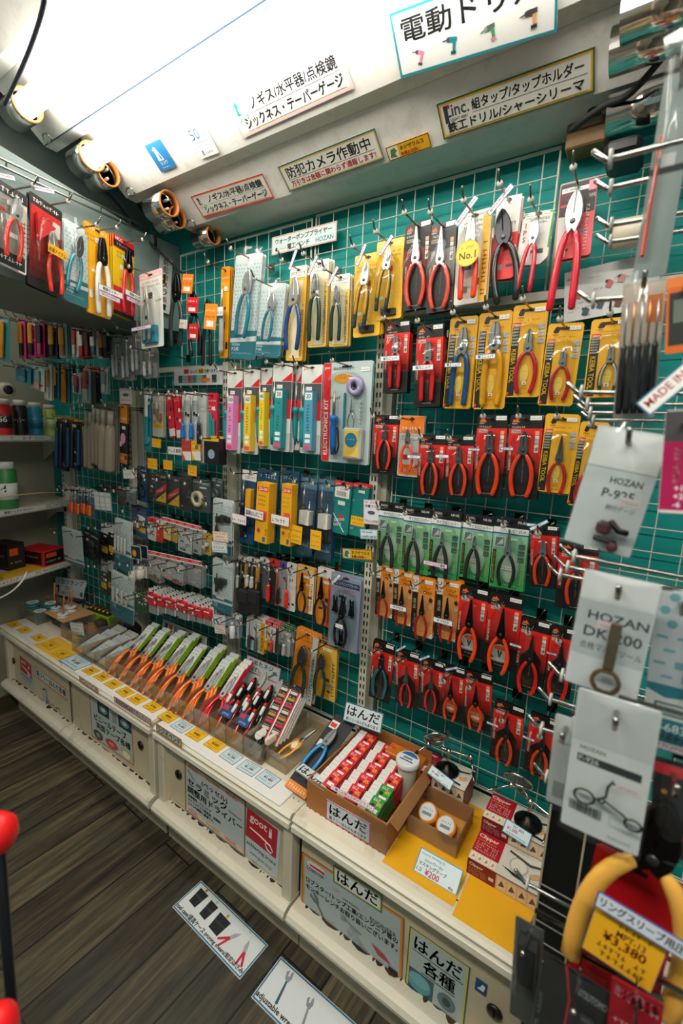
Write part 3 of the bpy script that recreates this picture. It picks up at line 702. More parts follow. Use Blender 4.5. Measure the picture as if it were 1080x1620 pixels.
def d_plain(mb, w, h, o):
    """Card of a lesser tool: header band, picture panel, lines of print, stickers."""
    a, b = o.get('a', 'e9e5db'), o.get('b', 'd8242c'); hb = o.get('hb', .16); r = random.Random(o.get('s', 1))
    mb.rect(-w * .49, w * .49, -h * hb, -h * .003, b)
    if o.get('t'): mb.text(o['t'], 0, -h * hb * .82, h * hb * .52, o.get('tc', 'f3efe6'), True, al='c', wmax=w * .86)
    else: mb.tiny(-w * .4, -h * hb * .8, w * .8, h * hb * .4, o.get('tc', 'f3efe6'))
    for k in range(2): mb.tiny(-w * .4, -h * (hb + .06 + .05 * k), w * .8, h * .026, o.get('ic', '55524c'), seed=k)
    if o.get('v'): mb.rect(w * .26, w * .49, -h * .99, -h * hb, o['v']); mb.tiny(w * .44, -h * .93, h * .6, w * .12, o.get('vc', '221d18'), rot=PI / 2)
    if o.get('p'): mb.rect(-w * .45, w * .45, -h * .97, -h * .80, o['p']); mb.tiny(-w * .38, -h * .91, w * .76, h * .05, 'f0ece2')
    if o.get('y'): mb.rect(-w * .42, w * .42, -h * .80, -h * .62, 'f3b91c'); mb.tiny(-w * .36, -h * .69, w * .72, h * .035, '3a2d10'); mb.tiny(-w * .30, -h * .77, w * .6, h * .05, 'd23a1c')
    for k in range(7):
        x, z = r.uniform(-.44, .2) * w, -h * r.uniform(hb + .2, .92); q = r.choice((a, b, '24262a', 'efece4', 'c93028', '2f5f7a', '8a9092', '3a3c40'))
        if k % 2: mb.tiny(x, z, w * .3, h * .028, r.choice(('24262a', 'e9e5da', '7a3a2a')), seed=k)
        else: mb.rect(x, x + w * r.uniform(.12, .3), z, z + h * r.uniform(.03, .09), q)
    if r.random() < .7: sticker(mb, -w * .1, -h * (hb + .10), w * .38, h * .05)
    if o.get('bar'): 
        for k in range(9): mb.rect(-w * .35 + k * w * .05, -w * .35 + k * w * .05 + w * (.015 + .02 * r.random()), -h * .94, -h * .84, '24211e')
    slot(mb, w * .10, -h * .045)
DESIGN = {'fujiya': (d_fujiya, '16120f'), 'keiba': (d_keiba, 'f4b21a'), 'engineer': (d_engineer, '17201a'), 'ttc': (d_ttc, 'f08a1c'), 'goot': (d_goot, 'e3e4de'), 'hozan': (d_hozan, 'e4ebe9'), 'plain': (d_plain, None)}
_CARDS = {}
def card_mesh(design, w, h, o):
    k = (design, round(w, 3), round(h, 3), tuple(sorted((a, str(b)) for a, b in o.items())))
    if k not in _CARDS:
        fn, base = DESIGN[design]; mb = card_base(w, h, o.get('base') or base or o.get('a', 'e9e5db'), r=o.get('r')); fn(mb, w, h, o)
        _CARDS[k] = mb.mesh('card')
    return _CARDS[k]

# ------------------------------------------------------------------ smaller contents of packs (local XZ plane in front of the card)
def t_driver(p, x, z0, z1, c, y=-.012, shaft=.45, tip='b9babd', hr=.008, name='screwdriver'):
    L = z0 - z1; m = z0 - L * shaft
    mb = MB(STEEL); mb.tube([(x, y, z0), (x, y, m)], hr * .33, tip, n=7); o = mb.build(name, p)
    g = MB(GRIP); g.lathe([(hr * .5, m), (hr * .95, m - L * .03), (hr * .75, m - L * .09), (hr, m - L * .2), (hr, z1 + L * .06), (hr * .8, z1), (0, z1)][::-1], c, n=12, o=(x, y, 0)); g.build('grip', o)
    return o
def t_iron(p, x, z0, z1, c, y=-.014, cord=True):
    L = z0 - z1; mb = MB(STEEL); mb.lathe([(.0008, z0), (.0022, z0 - L * .05), (.0022, z0 - L * .12), (.0042, z0 - L * .13), (.0042, z0 - L * .42)][::-1], 'a9a7a0', n=12, o=(x, y, 0)); o = mb.build('soldering_iron', p)
    g = MB(PLASTIC); g.lathe([(.009, z0 - L * .40), (.0125, z0 - L * .43), (.0125, z0 - L * .47), (.0085, z0 - L * .50), (.010, z0 - L * .62), (.0085, z0 - L * .85), (.005, z1), (0, z1)][::-1], c, n=16, o=(x, y, 0)); g.build('grip', o)
    if cord:
        k = MB(RUBBER)
        k.tube([(x + .012 + .007 * math.sin(a), y + .002 * math.cos(3 * a), z1 + L * .22 + L * .2 * math.cos(a)) for a in [i * PI / 5 for i in range(22)]], .0022, '1d1c1c', n=6); k.build('cord', o)
    return o
def t_file(p, x, z0, z1, w, c, y=-.006, name='flat_tool', mat=None):
    mb = MB(mat or PLASTIC); mb.box(x - w / 2, x + w / 2, y - .003, y + .003, z1, z0, c, ch=.0015); return mb.build(name, p)
def t_roll(p, x, z, r, c, hub, y=-.010, name='tape_roll'):
    mb = MB(PLASTIC); mb.lathe([(r * .45, y + .006), (r, y + .006), (r, y - .006), (r * .45, y - .006)], c, n=24, o=(x, 0, z), axis='y', closed=True); o = mb.build(name, p)
    h = MB(PLASTIC); h.lathe([(r * .45, y + .004), (r * .45, y - .005), (r * .25, y - .005), (r * .25, y + .004)], hub, n=20, o=(x, 0, z), axis='y', closed=True); h.build('hub', o); return o
def t_bottle(p, x, z1, h, r, c, capc, y=-.014):
    mb = MB(PLASTIC); mb.lathe([(r * .9, z1), (r, z1 + h * .04), (r, z1 + h * .68), (r * .5, z1 + h * .78)], c, n=14, o=(x, y, 0)); o = mb.build('bottle', p)
    k = MB(PLASTIC); k.lathe([(r * .55, z1 + h * .76), (r * .55, z1 + h), (0, z1 + h)], capc, n=14, o=(x, y, 0)); k.build('cap', o); return o
def t_box(p, x0, x1, z0, z1, c, d=.024, label=None, name='inner_box', y0=-.001):
    mb = MB(PRINT); mb.box(x0, x1, y0 - d, y0, z0, z1, c); mb.d = d - y0; w, h = x1 - x0, z1 - z0
    if label: label(mb, x0, x1, z0, z1)
    return mb.build(name, p)

# ------------------------------------------------------------------ hanging things on their hooks
HOOKM = {}
def hook(mw_o, yaw, depth, label, tip_up=.018, r=.0021, disc=True):
    """Steel peg from the grid (local y=+depth .. -0.03) with an upturned end and a clear price-tag button."""
    key = (round(depth, 3), round(tip_up, 3), disc)
    if key not in HOOKM:
        a = MB(CHROME); a.tube([(0, depth, 0), (0, .0, 0), (0, -.062, .002), (0, -.076, .009), (0, -.083, tip_up + .004)], r, '948f82', n=7)
        a.box(-.011, .011, depth - .004, depth, -.012, .014, 'aaa79b')
        b = MB(PLASTIC); b.lathe([(.0005, -.067), (.0062, -.068), (.0062, -.0702), (.0005, -.071)], 'b9b7ad', n=14, o=(0, 0, .003), axis='y')
        HOOKM[key] = (a.mesh('hook'), b.mesh('disc'))
    o = bpy.data.objects.new('display_hook', HOOKM[key][0]); COL.objects.link(o); o.location = mw_o; o.rotation_euler = (0, 0, yaw)
    tag(o, label, 'hook', 'steel display hooks')
    if disc: put('end_button', HOOKM[key][1], o)
    return o
PACKS = []
def pack(design, TL, TR, BL, off, label, fill=None, o=None, name=None, cat='tool pack', group=None, spare=0, hk=True, short=None, yaw=0.0, tilt=0.0, film_d=None, gap=.007, bub=(.84, .70, -.55), jig=True, frame=None, yhook=None):
    """A carded tool seen at three corners of the photograph, hung `off` metres in front of the grid, with its twins behind it."""
    o = o or {}
    if frame: mw, w, h = frame
    else: mw, w, h = quad_frame(TL, TR, BL, YW - off)
    if jig: mw = mw @ Matrix.Rotation(rng.uniform(-.05, .05) + yaw, 4, 'Z') @ Matrix.Rotation(tilt + rng.uniform(-.01, .02), 4, 'X')
    name = name or (cat.replace(' ', '_') if cat != 'tool pack' else {'goot': 'soldering_iron_pack', 'hozan': 'patterned_bag'}.get(design, 'tool_card'))
    root = empty(name, label, cat, group, mw=mw)
    me = card_mesh(design, w, h, o); put('card', me, root)
    if fill: fill(root, w, h)
    if film_d: 
        d = dome(w * bub[0], h * bub[1], film_d); ob = d.build('blister', root); ob.location = (0, -.0008, h * bub[2])
    s = short or label
    for k in range(spare):
        q = mw @ Matrix.Translation((rng.uniform(-.0025, .0025), gap * (k + 1), rng.uniform(-.002, .002))) @ Matrix.Rotation(rng.uniform(-.02, .02), 4, 'Y')
        tw = empty('spare_' + name, 'spare pack hanging behind the ' + s, cat, 'spares behind the ' + s, mw=q); put('card', me, tw)
    if hk: hook(mw @ Vector((0, -.001, -.010)), 0 if not frame else mw.to_euler().z, max(.03, (yhook if yhook is not None else off)), 'steel hook holding the ' + s)
    PACKS.append((root, w, h))
    return root, w, h
def plier_fill(kind, grip, pz=.40, L=.72, **kw):
    def f(p, w, h): pliers(p, h * L, kind, grip, at=(kw.get('x', 0) * w, -h * pz), y=-.004 - h * L * .02, steel=kw.get('steel', '8f9092'), gmat=kw.get('gmat'), inlay=kw.get('inlay'), rot=kw.get('rot', 0.0))
    return f
def paste(parent, x, z, w, h, txt, fc='f2f0ea', bc='2f6f9f', tc='1f2a3a', y=-.030, name='name_strip', rot=0.0):
    """Little printed strip stuck across the front of a pack."""
    mb = MB(PAPER); mb.xf = Matrix.Translation((x, y, z)) @ Matrix.Rotation(rot, 4, 'Y'); mb.box(-w / 2, w / 2, 0, .0006, -h / 2, h / 2, bc); mb.d = 0
    mb.rect(-w / 2 + .0012, w / 2 - .0012, -h / 2 + .0012, h / 2 - .0012, fc)
    if txt: mb.text(txt, 0, -h * .28, h * .56, tc, True, al='c', wmax=w * .9)
    else: mb.tiny(-w * .44, -h * .25, w * .88, h * .5, tc)
    return mb.build(name, parent)

# ------------------------------------------------------------------ right bay: plier packs, row by row
OR, RD, PK = 'ff4712', 'f5201a', 'f2503e'
def ordl(n): return ORD[n]
def fj(i, row, TL, TR, BL, kind='nipper', grip=OR, desc='orange handled nippers', spare=1, off=.075, pz=.40, L=.92, txt=None, o=None, steel='77787b', strip=None, **kw):
    sh = f'{ORD[i]} pack from left, {row}'
    def fill(p, w, h):
        pliers(p, h * L, kind, grip, at=(0, -h * pz), y=-.003 - h * L * .024, steel=steel, inlay=kw.get('inlay'))
        if strip: paste(p, strip[1] * w, -h * strip[2], w * strip[3], w * strip[3] * .24, strip[0], y=-.028)
    return pack('fujiya', TL, TR, BL, off, f'{desc} on red-black card, {sh}', fill, o or {}, cat='pliers pack', group='red-black plier packs', spare=spare, short=sh, film_d=.020)
R3, R4, R5, R6 = 'third right-bay row', 'green right-bay row', 'orange right-bay row', 'lowest right-bay row'
# top row, large pliers -------------------------------------------------
RT = 'top right row'
pack('fujiya', (641, 356), (683, 346), (637, 492), .10, f'pink handled long pliers on a black card, first pack in the {RT}', plier_fill('nose', PK, .42, .93, steel='d9dada'), {'side': 'RADIO PLIERS', 'top': .3, 'red': '7a1a14'}, cat='pliers pack', spare=1, short=f'first pack in the {RT}', film_d=.026)
pack('fujiya', (680, 356), (723, 346), (674, 496), .10, f'pink handled long pliers in a glaring blister, second pack in the {RT}', plier_fill('nose', PK, .42, .93, steel='d9dada'), {'side': 'RADIO PLIERS', 'top': .3, 'red': '8d8a86', 'base': '3a3d3c'}, cat='pliers pack', spare=1, short=f'second pack in the {RT}', film_d=.026)  # grey card colours stand in for glare on the blister
def d_no1(p, w, h):
    pliers(p, h * .90, 'lineman', OR, at=(0, -h * .34), y=-.016, steel='cfd0cf')
    m = MB(PRINT); m.xf = Matrix.Translation((w * .02, -.030, -h * .50)); m.disc(0, 0, w * .36, 'd8a418', n=26); m.disc(0, 0, w * .33, 'f6c83a', n=26); m.tiny(-w * .2, w * .12, w * .4, w * .07, '6b5210'); m.text('No.1', 0, -w * .16, w * .2, '2a220c', True, al='c'); m.build('round_badge', p)
pack('plain', (726, 346), (779, 322), (717, 489), .105, f'orange cutter on white card with round yellow badge, third pack in the {RT}', d_no1, {'a': 'e9e4da', 'b': 'ded9cf', 'v': 'f0b030', 'hb': .06, 'tc': '777'+'777', 's': 3}, cat='pliers pack', spare=2, short=f'third pack in the {RT}', film_d=.024)
pack('plain', (787, 312), (826, 308), (773, 442), .09, f'black pump pliers on a white and red card, fourth pack in the {RT}', lambda p, w, h: pliers(p, h * 1.28, 'bent', '1d1c1d', at=(w * .02, -h * .52), y=-.014, steel='3d3e40', rot=-.16), {'a': 'e8302c', 'b': 'e6e2da', 'hb': .44, 'tc': '2a2725', 's': 5}, cat='pliers pack', spare=1, short=f'fourth pack in the {RT}')
def d_ips(p, w, h):
    pliers(p, h * 1.34, 'slip', 'c8102a', at=(0, -h * .55), y=-.014, steel='c3c5c6', rot=.03)
    m = MB(PRINT); m.xf = Matrix.Translation((0, -.0006, 0)); m.text('I', -w * .36, -h * .30, h * .10, 'b0202c', True, al='c'); m.text('P', -w * .36, -h * .43, h * .10, 'b0202c', True, al='c'); m.text('S', -w * .36, -h * .56, h * .10, 'b0202c', True, al='c')
    m.text('コンビネーション', w * .06, -h * .17, h * .05, '3a3a3a', True, al='c', wmax=w * .62); m.text('プライヤー', w * .10, -h * .235, h * .05, '3a3a3a', True, al='c', wmax=w * .4); m.rect(w * .44, w * .495, -h * .7, -h * .02, '3a9a3c'); m.build('printed_title', p)
pack('plain', (828, 341), (879, 327), (815, 424), .09, f'red slip joint pliers on white card with red initials, fifth pack in the {RT}', d_ips, {'a': 'dedcd4', 'b': 'dedcd4', 'hb': .02, 'tc': 'dedcd4', 's': 6, 'r': .012}, cat='pliers pack', spare=2, short=f'fifth pack in the {RT}')
def d_pl(p, w, h):
    pliers(p, h * 1.56, 'slip', 'd3122e', at=(-w * .02, -h * .56), y=-.016, steel='c3c5c6', rot=.05)
    m = MB(PRINT); m.xf = Matrix.Translation((0, -.0006, 0)); m.rect(-w * .48, w * .48, -h * .42, -h * .005, '1a1718'); m.rect(-w * .44, w * .02, -h * .115, -h * .055, 'e8e6e0'); m.text('PL-2000', -w * .21, -h * .10, h * .032, '2a2a2a', True, al='c', wmax=w * .4)
    m.text('コンビネーション', -w * .44, -h * .17, h * .04, 'e0232a', True, wmax=w * .5); m.text('プライヤー', -w * .44, -h * .225, h * .04, 'e0232a', True, wmax=w * .36); m.rect(-w * .44, -w * .14, -h * .30, -h * .27, 'd3202a'); m.rect(w * .28, w * .48, -h * .15, -h * .02, 'e88a98')
    m.text('つかむ', w * .30, -h * .24, h * .05, 'f2efe8', True, wmax=w * .18); m.rect(-w * .48, -w * .2, -h * .97, -h * .43, 'c9c4be'); m.tiny(w * .36, -h * .92, h * .6, w * .09, 'f4d8d6', rot=PI / 2); m.build('printed_title', p)
pack('plain', (887, 293), (946, 281), (876, 411), .095, f'largest pliers, long crimson handles, black-red card, last pack in the {RT}', d_pl, {'a': 'ee5a60', 'b': 'ee5a60', 'hb': .02, 's': 8, 'tc': 'ee5a60'}, cat='pliers pack', spare=1, short=f'last pack in the {RT}')
# second row: two strong nippers, five yellow cards -----------------------
R2 = 'second right-bay row'
for i, (a, b, c) in enumerate((((610, 513), (649, 504), (605, 624)), ((660, 518), (702, 508), (654, 646)))):
    fj(i + 1, R2, a, b, c, 'lineman', RD, 'red straight handled nippers', spare=3, off=.09, pz=.40, L=.76, steel='9d9e9f', o={'plain': 1, 'side': 'STRONG NIPPERS', 'size': '175mm'}, strip=('強力ニッパ', -.04, .535, .78))
def kb(i, row, TL, TR, BL, kind, grip, desc, spare=1, off=.075, pz=.42, L=.80, o=None, strip=None, inlay=None, steel='a2a3a4'):
    sh = f'{ORD[i]} pack from left, {row}'
    def fill(p, w, h):
        pliers(p, h * L, kind, grip, at=(w * .06, -h * pz), y=-.003 - h * L * .024, steel=steel, inlay=inlay)
        if strip: paste(p, strip[1] * w, -h * strip[2], w * .62, w * .15, strip[0], y=-.028)
    return pack('keiba', TL, TR, BL, off, f'{desc} on yellow card, {sh}', fill, o or {}, cat='pliers pack', group='yellow plier packs', spare=spare, short=sh, film_d=.018)
kb(3, R2, (713, 504), (757, 497), (700, 647), 'lineman', '14508c', 'blue handled nippers', L=.88, pz=.35, strip=('電工ニッパ', -.10, .535), o={'size': '175mm', 'rt': 0})
kb(4, R2, (759, 496), (811, 490), (747, 647), 'lineman', 'f0a818', 'yellow handled nippers', L=.90, pz=.34, strip=('電工ニッパ', -.10, .47), o={'size': '175mm', 'rt': 0})
kb(5, R2, (813, 484), (869, 478), (798, 628), 'nipper', 'c81a34', 'slim crimson handled nippers', pz=.47, o={'size': '150mm'})
kb(6, R2, (868, 515), (925, 507), (850, 643), 'nipper', 'c81a34', 'short crimson handled nippers', pz=.48, L=.74, o={'size': '125mm'})
kb(7, R2, (936, 507), (1006, 498), (921, 630), 'nipper', '2a3846', 'grey inlaid handled nippers', pz=.52, L=.74, inlay='c3c7c6', o={'size': '150mm'})
# third row --------------------------------------------------------------
fj(1, R3, (593, 656), (631, 657), (588, 748), off=.07, pz=.38, L=.88)
def f_or(p, w, h): pliers(p, h * .80, 'nipper', OR, at=(0, -h * .42), y=-.017)
pack('plain', (633, 657), (672, 660), (627, 751), .07, 'orange handled nippers on a grey and orange card, second pack from left, third right-bay row', f_or, {'a': 'c9ccca', 'b': 'f07a1c', 'hb': .28, 'p': 'f07a1c', 's': 4}, cat='pliers pack', spare=1, short='second pack from left, third right-bay row', film_d=.018)
fj(3, R3, (664, 686), (706, 689), (658, 783), strip=('ロボット', -.5, .36, .5))
fj(4, R3, (707, 689), (750, 690), (703, 785), strip=('ホビー', -.5, .33, .5))
fj(5, R3, (756, 656), (804, 656), (746, 784), desc='long orange handled nippers', L=.90, pz=.42, strip=('なめらか', -.42, .42, .4))
fj(6, R3, (807, 656), (860, 656), (797, 787), desc='long orange handled nippers', L=.90, pz=.42, strip=('なめらか', -.42, .40, .4))
kb(7, R3, (864, 656), (919, 656), (848, 777), 'nose', 'c4162c', 'red handled long nose pliers', pz=.56, L=.78, steel='77797b', o={'size': '125mm'})
kb(8, R3, (919, 668), (965, 667), (896, 800), 'nose', 'c4162c', 'red handled long nose pliers half hidden', pz=.56, L=.76, steel='77797b', o={'size': '150mm'})
# green row -----------------------------------------------------------------
def eg(i, TL, TR, BL, kind='micro', spare=1, o=None, strip=None, desc='black handled micro nippers'):
    sh = f'{ORD[i]} pack from left, {R4}'
    def fill(p, w, h):
        pliers(p, h * .82, kind, '1b1c1e', at=(0, -h * .46), y=-.014, steel='a9abac', gmat=RUBBER)
        m = MB(PAPER); m.xf = Matrix.Translation((0, -.0022, -h * .73)); sticker(m, -w * .16, 0, w * .32, h * .055); m.build('price_sticker', p)
        if strip: paste(p, -w * .1, -h * .78, w * .8, w * .14, strip, fc='f3e3ee', bc='b04a7a', tc='5a2a6a', y=-.026)
    return pack('engineer', TL, TR, BL, .07, f'{desc} on green card, {sh}', fill, o or {}, cat='nippers pack', group='green nipper packs', spare=spare, short=sh, film_d=.016)
eg(1, (600, 793), (640, 797), (595, 893), o={'code': 'NS-02', 'g': '3f8a55'}, strip=None)
eg(2, (639, 799), (683, 806), (634, 901), o={'code': 'NS-04'})
eg(3, (683, 804), (731, 811), (675, 908), o={'code': 'NP-05', 'g': '2f8f62'}, strip='カバーしにも最適')
eg(4, (734, 812), (782, 818), (725, 912), o={'code': 'NS-06'})
eg(5, (783, 816), (838, 823), (773, 926), 'nose', o={'code': 'PS-03', 'jp': 'ミニチュアロングノーズペンチ'}, desc='black handled slim pliers')
fj(6, R4, (841, 827), (883, 835), (836, 924), L=.84, pz=.44, desc='orange angled nippers', strip=('ニッパー', -.3, -.02, .55), o={'side': 'ANGLE CUTTING'}, steel='a5a6a8')
fj(7, R4, (888, 848), (946, 872), (879, 952), L=.84, pz=.40, desc='orange angled nippers behind the hooks', o={'side': 'ANGLE CUTTING'}, steel='77787a')
# orange row ------------------------------------------------------------------
def tt(i, TL, TR, BL, code, strip=False):
    sh = f'{ORD[i]} pack from left, {R5}'
    def fill(p, w, h):
        pliers(p, h * .78, 'nose', '9c1420', at=(w * .06, -h * .56), y=-.014, steel='34373a')
        if strip: paste(p, w * .0, -h * .64, w * .82, w * .22, 'ギザ付き', y=-.026)
    return pack('ttc', TL, TR, BL, .075, f'dark red handled miniature pliers on orange card, {sh}', fill, {'code': code}, cat='pliers pack', group='orange plier packs', spare=2, short=sh, film_d=.014)
tt(1, (596, 893), (624, 896), (592, 973), 'BN-500B'); tt(2, (623, 900), (655, 905), (619, 984), 'MN-4000', True); tt(3, (654, 911), (689, 916), (648, 1003), 'SN-300'); tt(4, (692, 914), (730, 921), (686, 1007), 'SN-500', True)
def rn(i, TL, TR, BL):
    sh = f'{ORD[i]} pack from left, {R5}'
    def fill(p, w, h):
        pliers(p, h * .92, 'nose', OR, at=(0, -h * .50), y=-.014, steel='1f2022')
        m = MB(PRINT); m.xf = Matrix.Translation((0, -.0016, -h * .78)); m.disc(0, 0, w * .27, 'b9bab8', n=24); m.disc(0, w * .14, w * .18, 'd9552a', rz=w * .08); m.poly([(-w * .08, w * .05), (-w * .02, w * .05), (0, -w * .12), (w * .02, w * .05), (w * .08, w * .05), (w * .02, -w * .16), (-w * .02, -w * .16)], '1c1c1e'); m.rect(-w * .26, w * .26, -w * .30, -w * .22, 'd2d4d2'); m.build('round_label', p)
    return pack('fujiya', TL, TR, BL, .08, f'orange handled snap ring pliers with round grey label, {sh}', fill, {'side': 'SNAP RING PLIERS', 'plain': 1}, cat='pliers pack', spare=1, short=sh, film_d=.016)
rn(5, (728, 926), (774, 933), (718, 1032)); rn(6, (775, 938), (828, 946), (762, 1051))
fj(7, R5, (823, 976), (872, 985), (809, 1085), 'nose', RD, 'red bowed handled bent nose pliers', pz=.54, L=.86, steel='3c3d3f', strip=('ギザなし', -.45, .36, .4), o={'side': 'BENT NOSE'})
fj(8, R5, (872, 989), (914, 996), (860, 1096), 'nose', RD, 'red bowed handled pliers partly hidden', pz=.52, L=.86, steel='3c3d3f', strip=('ギザなし', -.3, .34, .4), o={'side': 'BENT NOSE'})
# lowest row --------------------------------------------------------------------
fj(1, R6, (591, 1012), (624, 1021), (583, 1102), 'nipper', '1f7a86', 'teal handled wire strippers', pz=.40, L=.86, steel='2c2d2f', o={'side': 'WIRE STRIPPER'})
fj(2, R6, (626, 1028), (664, 1034), (624, 1112), 'nose', RD, 'red handled side cutters', pz=.54, L=.78, steel='8d8f92')
fj(3, R6, (667, 1041), (703, 1050), (663, 1122), 'nose', RD, 'red handled flat pliers', pz=.50, L=.80, steel='77797c')
for i, a, b, c in ((4, (701, 1052), (736, 1060), (696, 1131)), (5, (735, 1058), (779, 1071), (731, 1145))):
    sh = f'{ORD[i]} pack from left, {R6}'
    def fill(p, w, h):
        pliers(p, h * .84, 'nose', OR, at=(0, -h * .50), y=-.014, steel='2a2b2d')
        m = MB(PRINT); m.xf = Matrix.Translation((0, -.0016, -h * .76)); m.disc(0, 0, w * .28, 'd96a2c', n=24); m.disc(0, -w * .1, w * .2, 'f0dcc8', rz=w * .07); m.tiny(-w * .2, w * .02, w * .4, w * .1, 'f4e6d6'); m.build('round_label', p)
    pack('fujiya', a, b, c, .07, f'orange handled snap ring pliers with round orange label, {sh}', fill, {'plain': 1}, cat='pliers pack', spare=1, short=sh, film_d=.016)
fj(6, R6, (783, 1106), (831, 1121), (773, 1197), 'nose', OR, 'orange handled duck bill pliers', pz=.52, L=.84, steel='3f4042', strip=('ギザなし', -.4, .33, .4))
fj(7, R6, (840, 1128), (890, 1144), (826, 1218), 'nose', OR, 'orange handled pliers beside the grey bags', pz=.50, L=.84, steel='3f4042', strip=('ギザ付き', -.4, .33, .4))
# loose name strips clipped to hook ends, catalogue sheet and tape behind -----------
def strip_at(u, v, y, w, h, ang, txt, label, fc='f2f0ea', bc='2f6f9f', tc='b0303c', yaw=0.0):
    c = W(u, v, y); mb = MB(PAPER); mb.box(-w / 2, w / 2, 0, .0008, -h / 2, h / 2, bc); mb.rect(-w / 2 + .0015, w / 2 - .0015, -h / 2 + .0015, h / 2 - .0015, fc); mb.text(txt, 0, -h * .27, h * .54, tc, True, al='c', wmax=w * .88)
    o = tag(mb.build('name_strip'), label, 'label'); o.matrix_world = Matrix.Translation(c) @ Matrix.Rotation(yaw, 4, 'Z') @ Matrix.Rotation(-ang, 4, 'Y'); return o
S = .78
for u, v, a, t, l, y, w in ((737, 334, .86, 'MADE IN JAPAN', 'slanted made in japan strip above the No.1 card', .99, .062), (791, 316, .80, 'MADE IN JAPAN', 'slanted made in japan strip above the red-white pump plier card', .99, .062), (571, 403, 1.1, 'MADE IN JAPAN', 'slanted made in japan strip left of the twin yellow cards', .98, .05), (610, 388, .85, 'MADE IN JAPAN', 'slanted made in japan strip over the right one of the twin yellow cards', .98, .05),
                            (463, 411, 1.1, 'MADE IN JAPAN', 'slanted made in japan strip at the blue handled pump pliers', .96, .05), (494, 420, 1.0, 'MADE IN JAPAN', 'slanted made in japan strip at the first green handled pliers', .96, .05), (526, 437, .95, 'MADE IN JAPAN', 'slanted made in japan strip at the second green handled pliers', .96, .05),
                            (634, 1026, .72, 'なめらか', 'slanted name strip above the second pack of the lowest row', 1.0, .034), (671, 1041, .62, 'なめらか', 'slanted name strip above the third pack of the lowest row', 1.0, .034), (714, 1058, .50, 'ギザ付き', 'slanted name strip above the round orange label packs', 1.0, .034), (852, 831, .62, 'ニッパー', 'slanted name strip above the angled nippers at the green row', .98, .04), (530, 918, .9, 'スナップ', 'slanted name strip beside the snap ring plier set', .98, .05)):
    strip_at(u, v, y, w, w * .20, a, t, l, tc='b0303c' if t[0] == 'M' else '22304a')
def sheet(name, a, b, c, label, cat, draw, base='efede4', t=.0012, mat=None, group=None, parent=None):
    """Flat printed thing from its top left, top right and bottom left corners in space; draw(mb, w, h) in a frame x 0..w, z 0..-h."""
    w = (b - a).length; h = (c - a).length; xx = (b - a).normalized(); zz_ = -(c - a).normalized(); zz_ = (zz_ - xx * zz_.dot(xx)).normalized(); yy = zz_.cross(xx)
    mb = MB(mat or PAPER); mb.box(0, w, 0, t, -h, 0, base); draw(mb, w, h)
    o = mb.build(name, parent); o.matrix_world = Matrix(((xx.x, yy.x, zz_.x, a.x), (xx.y, yy.y, zz_.y, a.y), (xx.z, yy.z, zz_.z, a.z), (0, 0, 0, 1)))
    if label: tag(o, label, cat, group)
    return o
def dr_cat(mb, w, h):
    r = random.Random(3); mb.text('AUGER', w * .03, -h * .18, h * .05, '3c4444', True, wmax=w * .1)
    for k in range(26): mb.tiny(w * r.uniform(.03, .8), -h * r.uniform(.2, .95), w * r.uniform(.05, .14), h * .025, '59605f', seed=k)
    for k, (x, z, c) in enumerate(((.12, .45, 'd9705a'), (.45, .35, 'd9705a'), (.58, .30, 'e59a8a'), (.85, .3, 'c5445a'), (.2, .8, '35565a'), (.36, .72, '35565a'), (.55, .75, '7a3030'))):
        mb.poly([(w * x, -h * (z + .1)), (w * (x + .04), -h * (z - .04)), (w * (x + .09), -h * (z + .02)), (w * (x + .06), -h * (z + .14))], c); mb.disc(w * (x + .02), -h * z, h * .03, '40484a', n=10)
sheet('catalogue_sheet', W(893, 432, YW - .024), W(1045, 396, YW - .024), W(880, 512, YW - .024), 'white laminated catalogue sheet hanging behind the largest crimson handled pliers', 'poster', dr_cat, base='e9eae6', mat=PRINT)
mb = MB(PLASTIC); q = W(1000, 368, 1.05); mb.lathe([(.015, -.032), (.026, -.032), (.026, .05), (.015, .05)], 'd9d0b8', n=28, o=(q.x, q.y, q.z), axis='x', closed=True); o = tag(mb.build('tape_roll'), 'large cream tape roll hanging at the upper right of the wall', 'tape')
mb = MB(PLASTIC); mb.lathe([(.0148, -.031), (.0148, .048), (.011, .048), (.011, -.031)], '2a1c18', n=20, o=(q.x, q.y, q.z), axis='x', closed=True); mb.build('core', o)
# power box and wooden block at the top right of the grid
q = W(893, 240, 1.09); q2 = W(955, 175, 1.09); mb = MB(WOODM); mb.box(q.x, q2.x + .01, 1.085, YW + .02, q.z, q2.z + .02, '8a6a40', ch=.003); o = tag(mb.build('wooden_block'), 'tan wooden mounting block at the upper right corner of the wire grid', 'block')
mb = MB(PLASTIC); mb.box(q.x + .028, q2.x, 1.078, 1.085, q.z + .03, q2.z + .02, '9c927c', ch=.002); k = mb.build('socket_plate', o)
mb = MB(PLASTIC); mb.lathe([(.012, -.03), (.014, 0), (.010, .03)], '15161a', n=14, o=(q.x + .05, 1.065, q.z + .07), axis='z'); mb.build('plug', o)
mb = MB(PLASTIC); a, b = W(952, 250, 1.0), W(1018, 205, 1.0); mb.box(a.x, b.x, 1.0, 1.09, a.z, b.z, '17191c', ch=.008); tag(mb.build('adapter_box'), 'black adapter box under the mirrored sleeve at upper right', 'box')

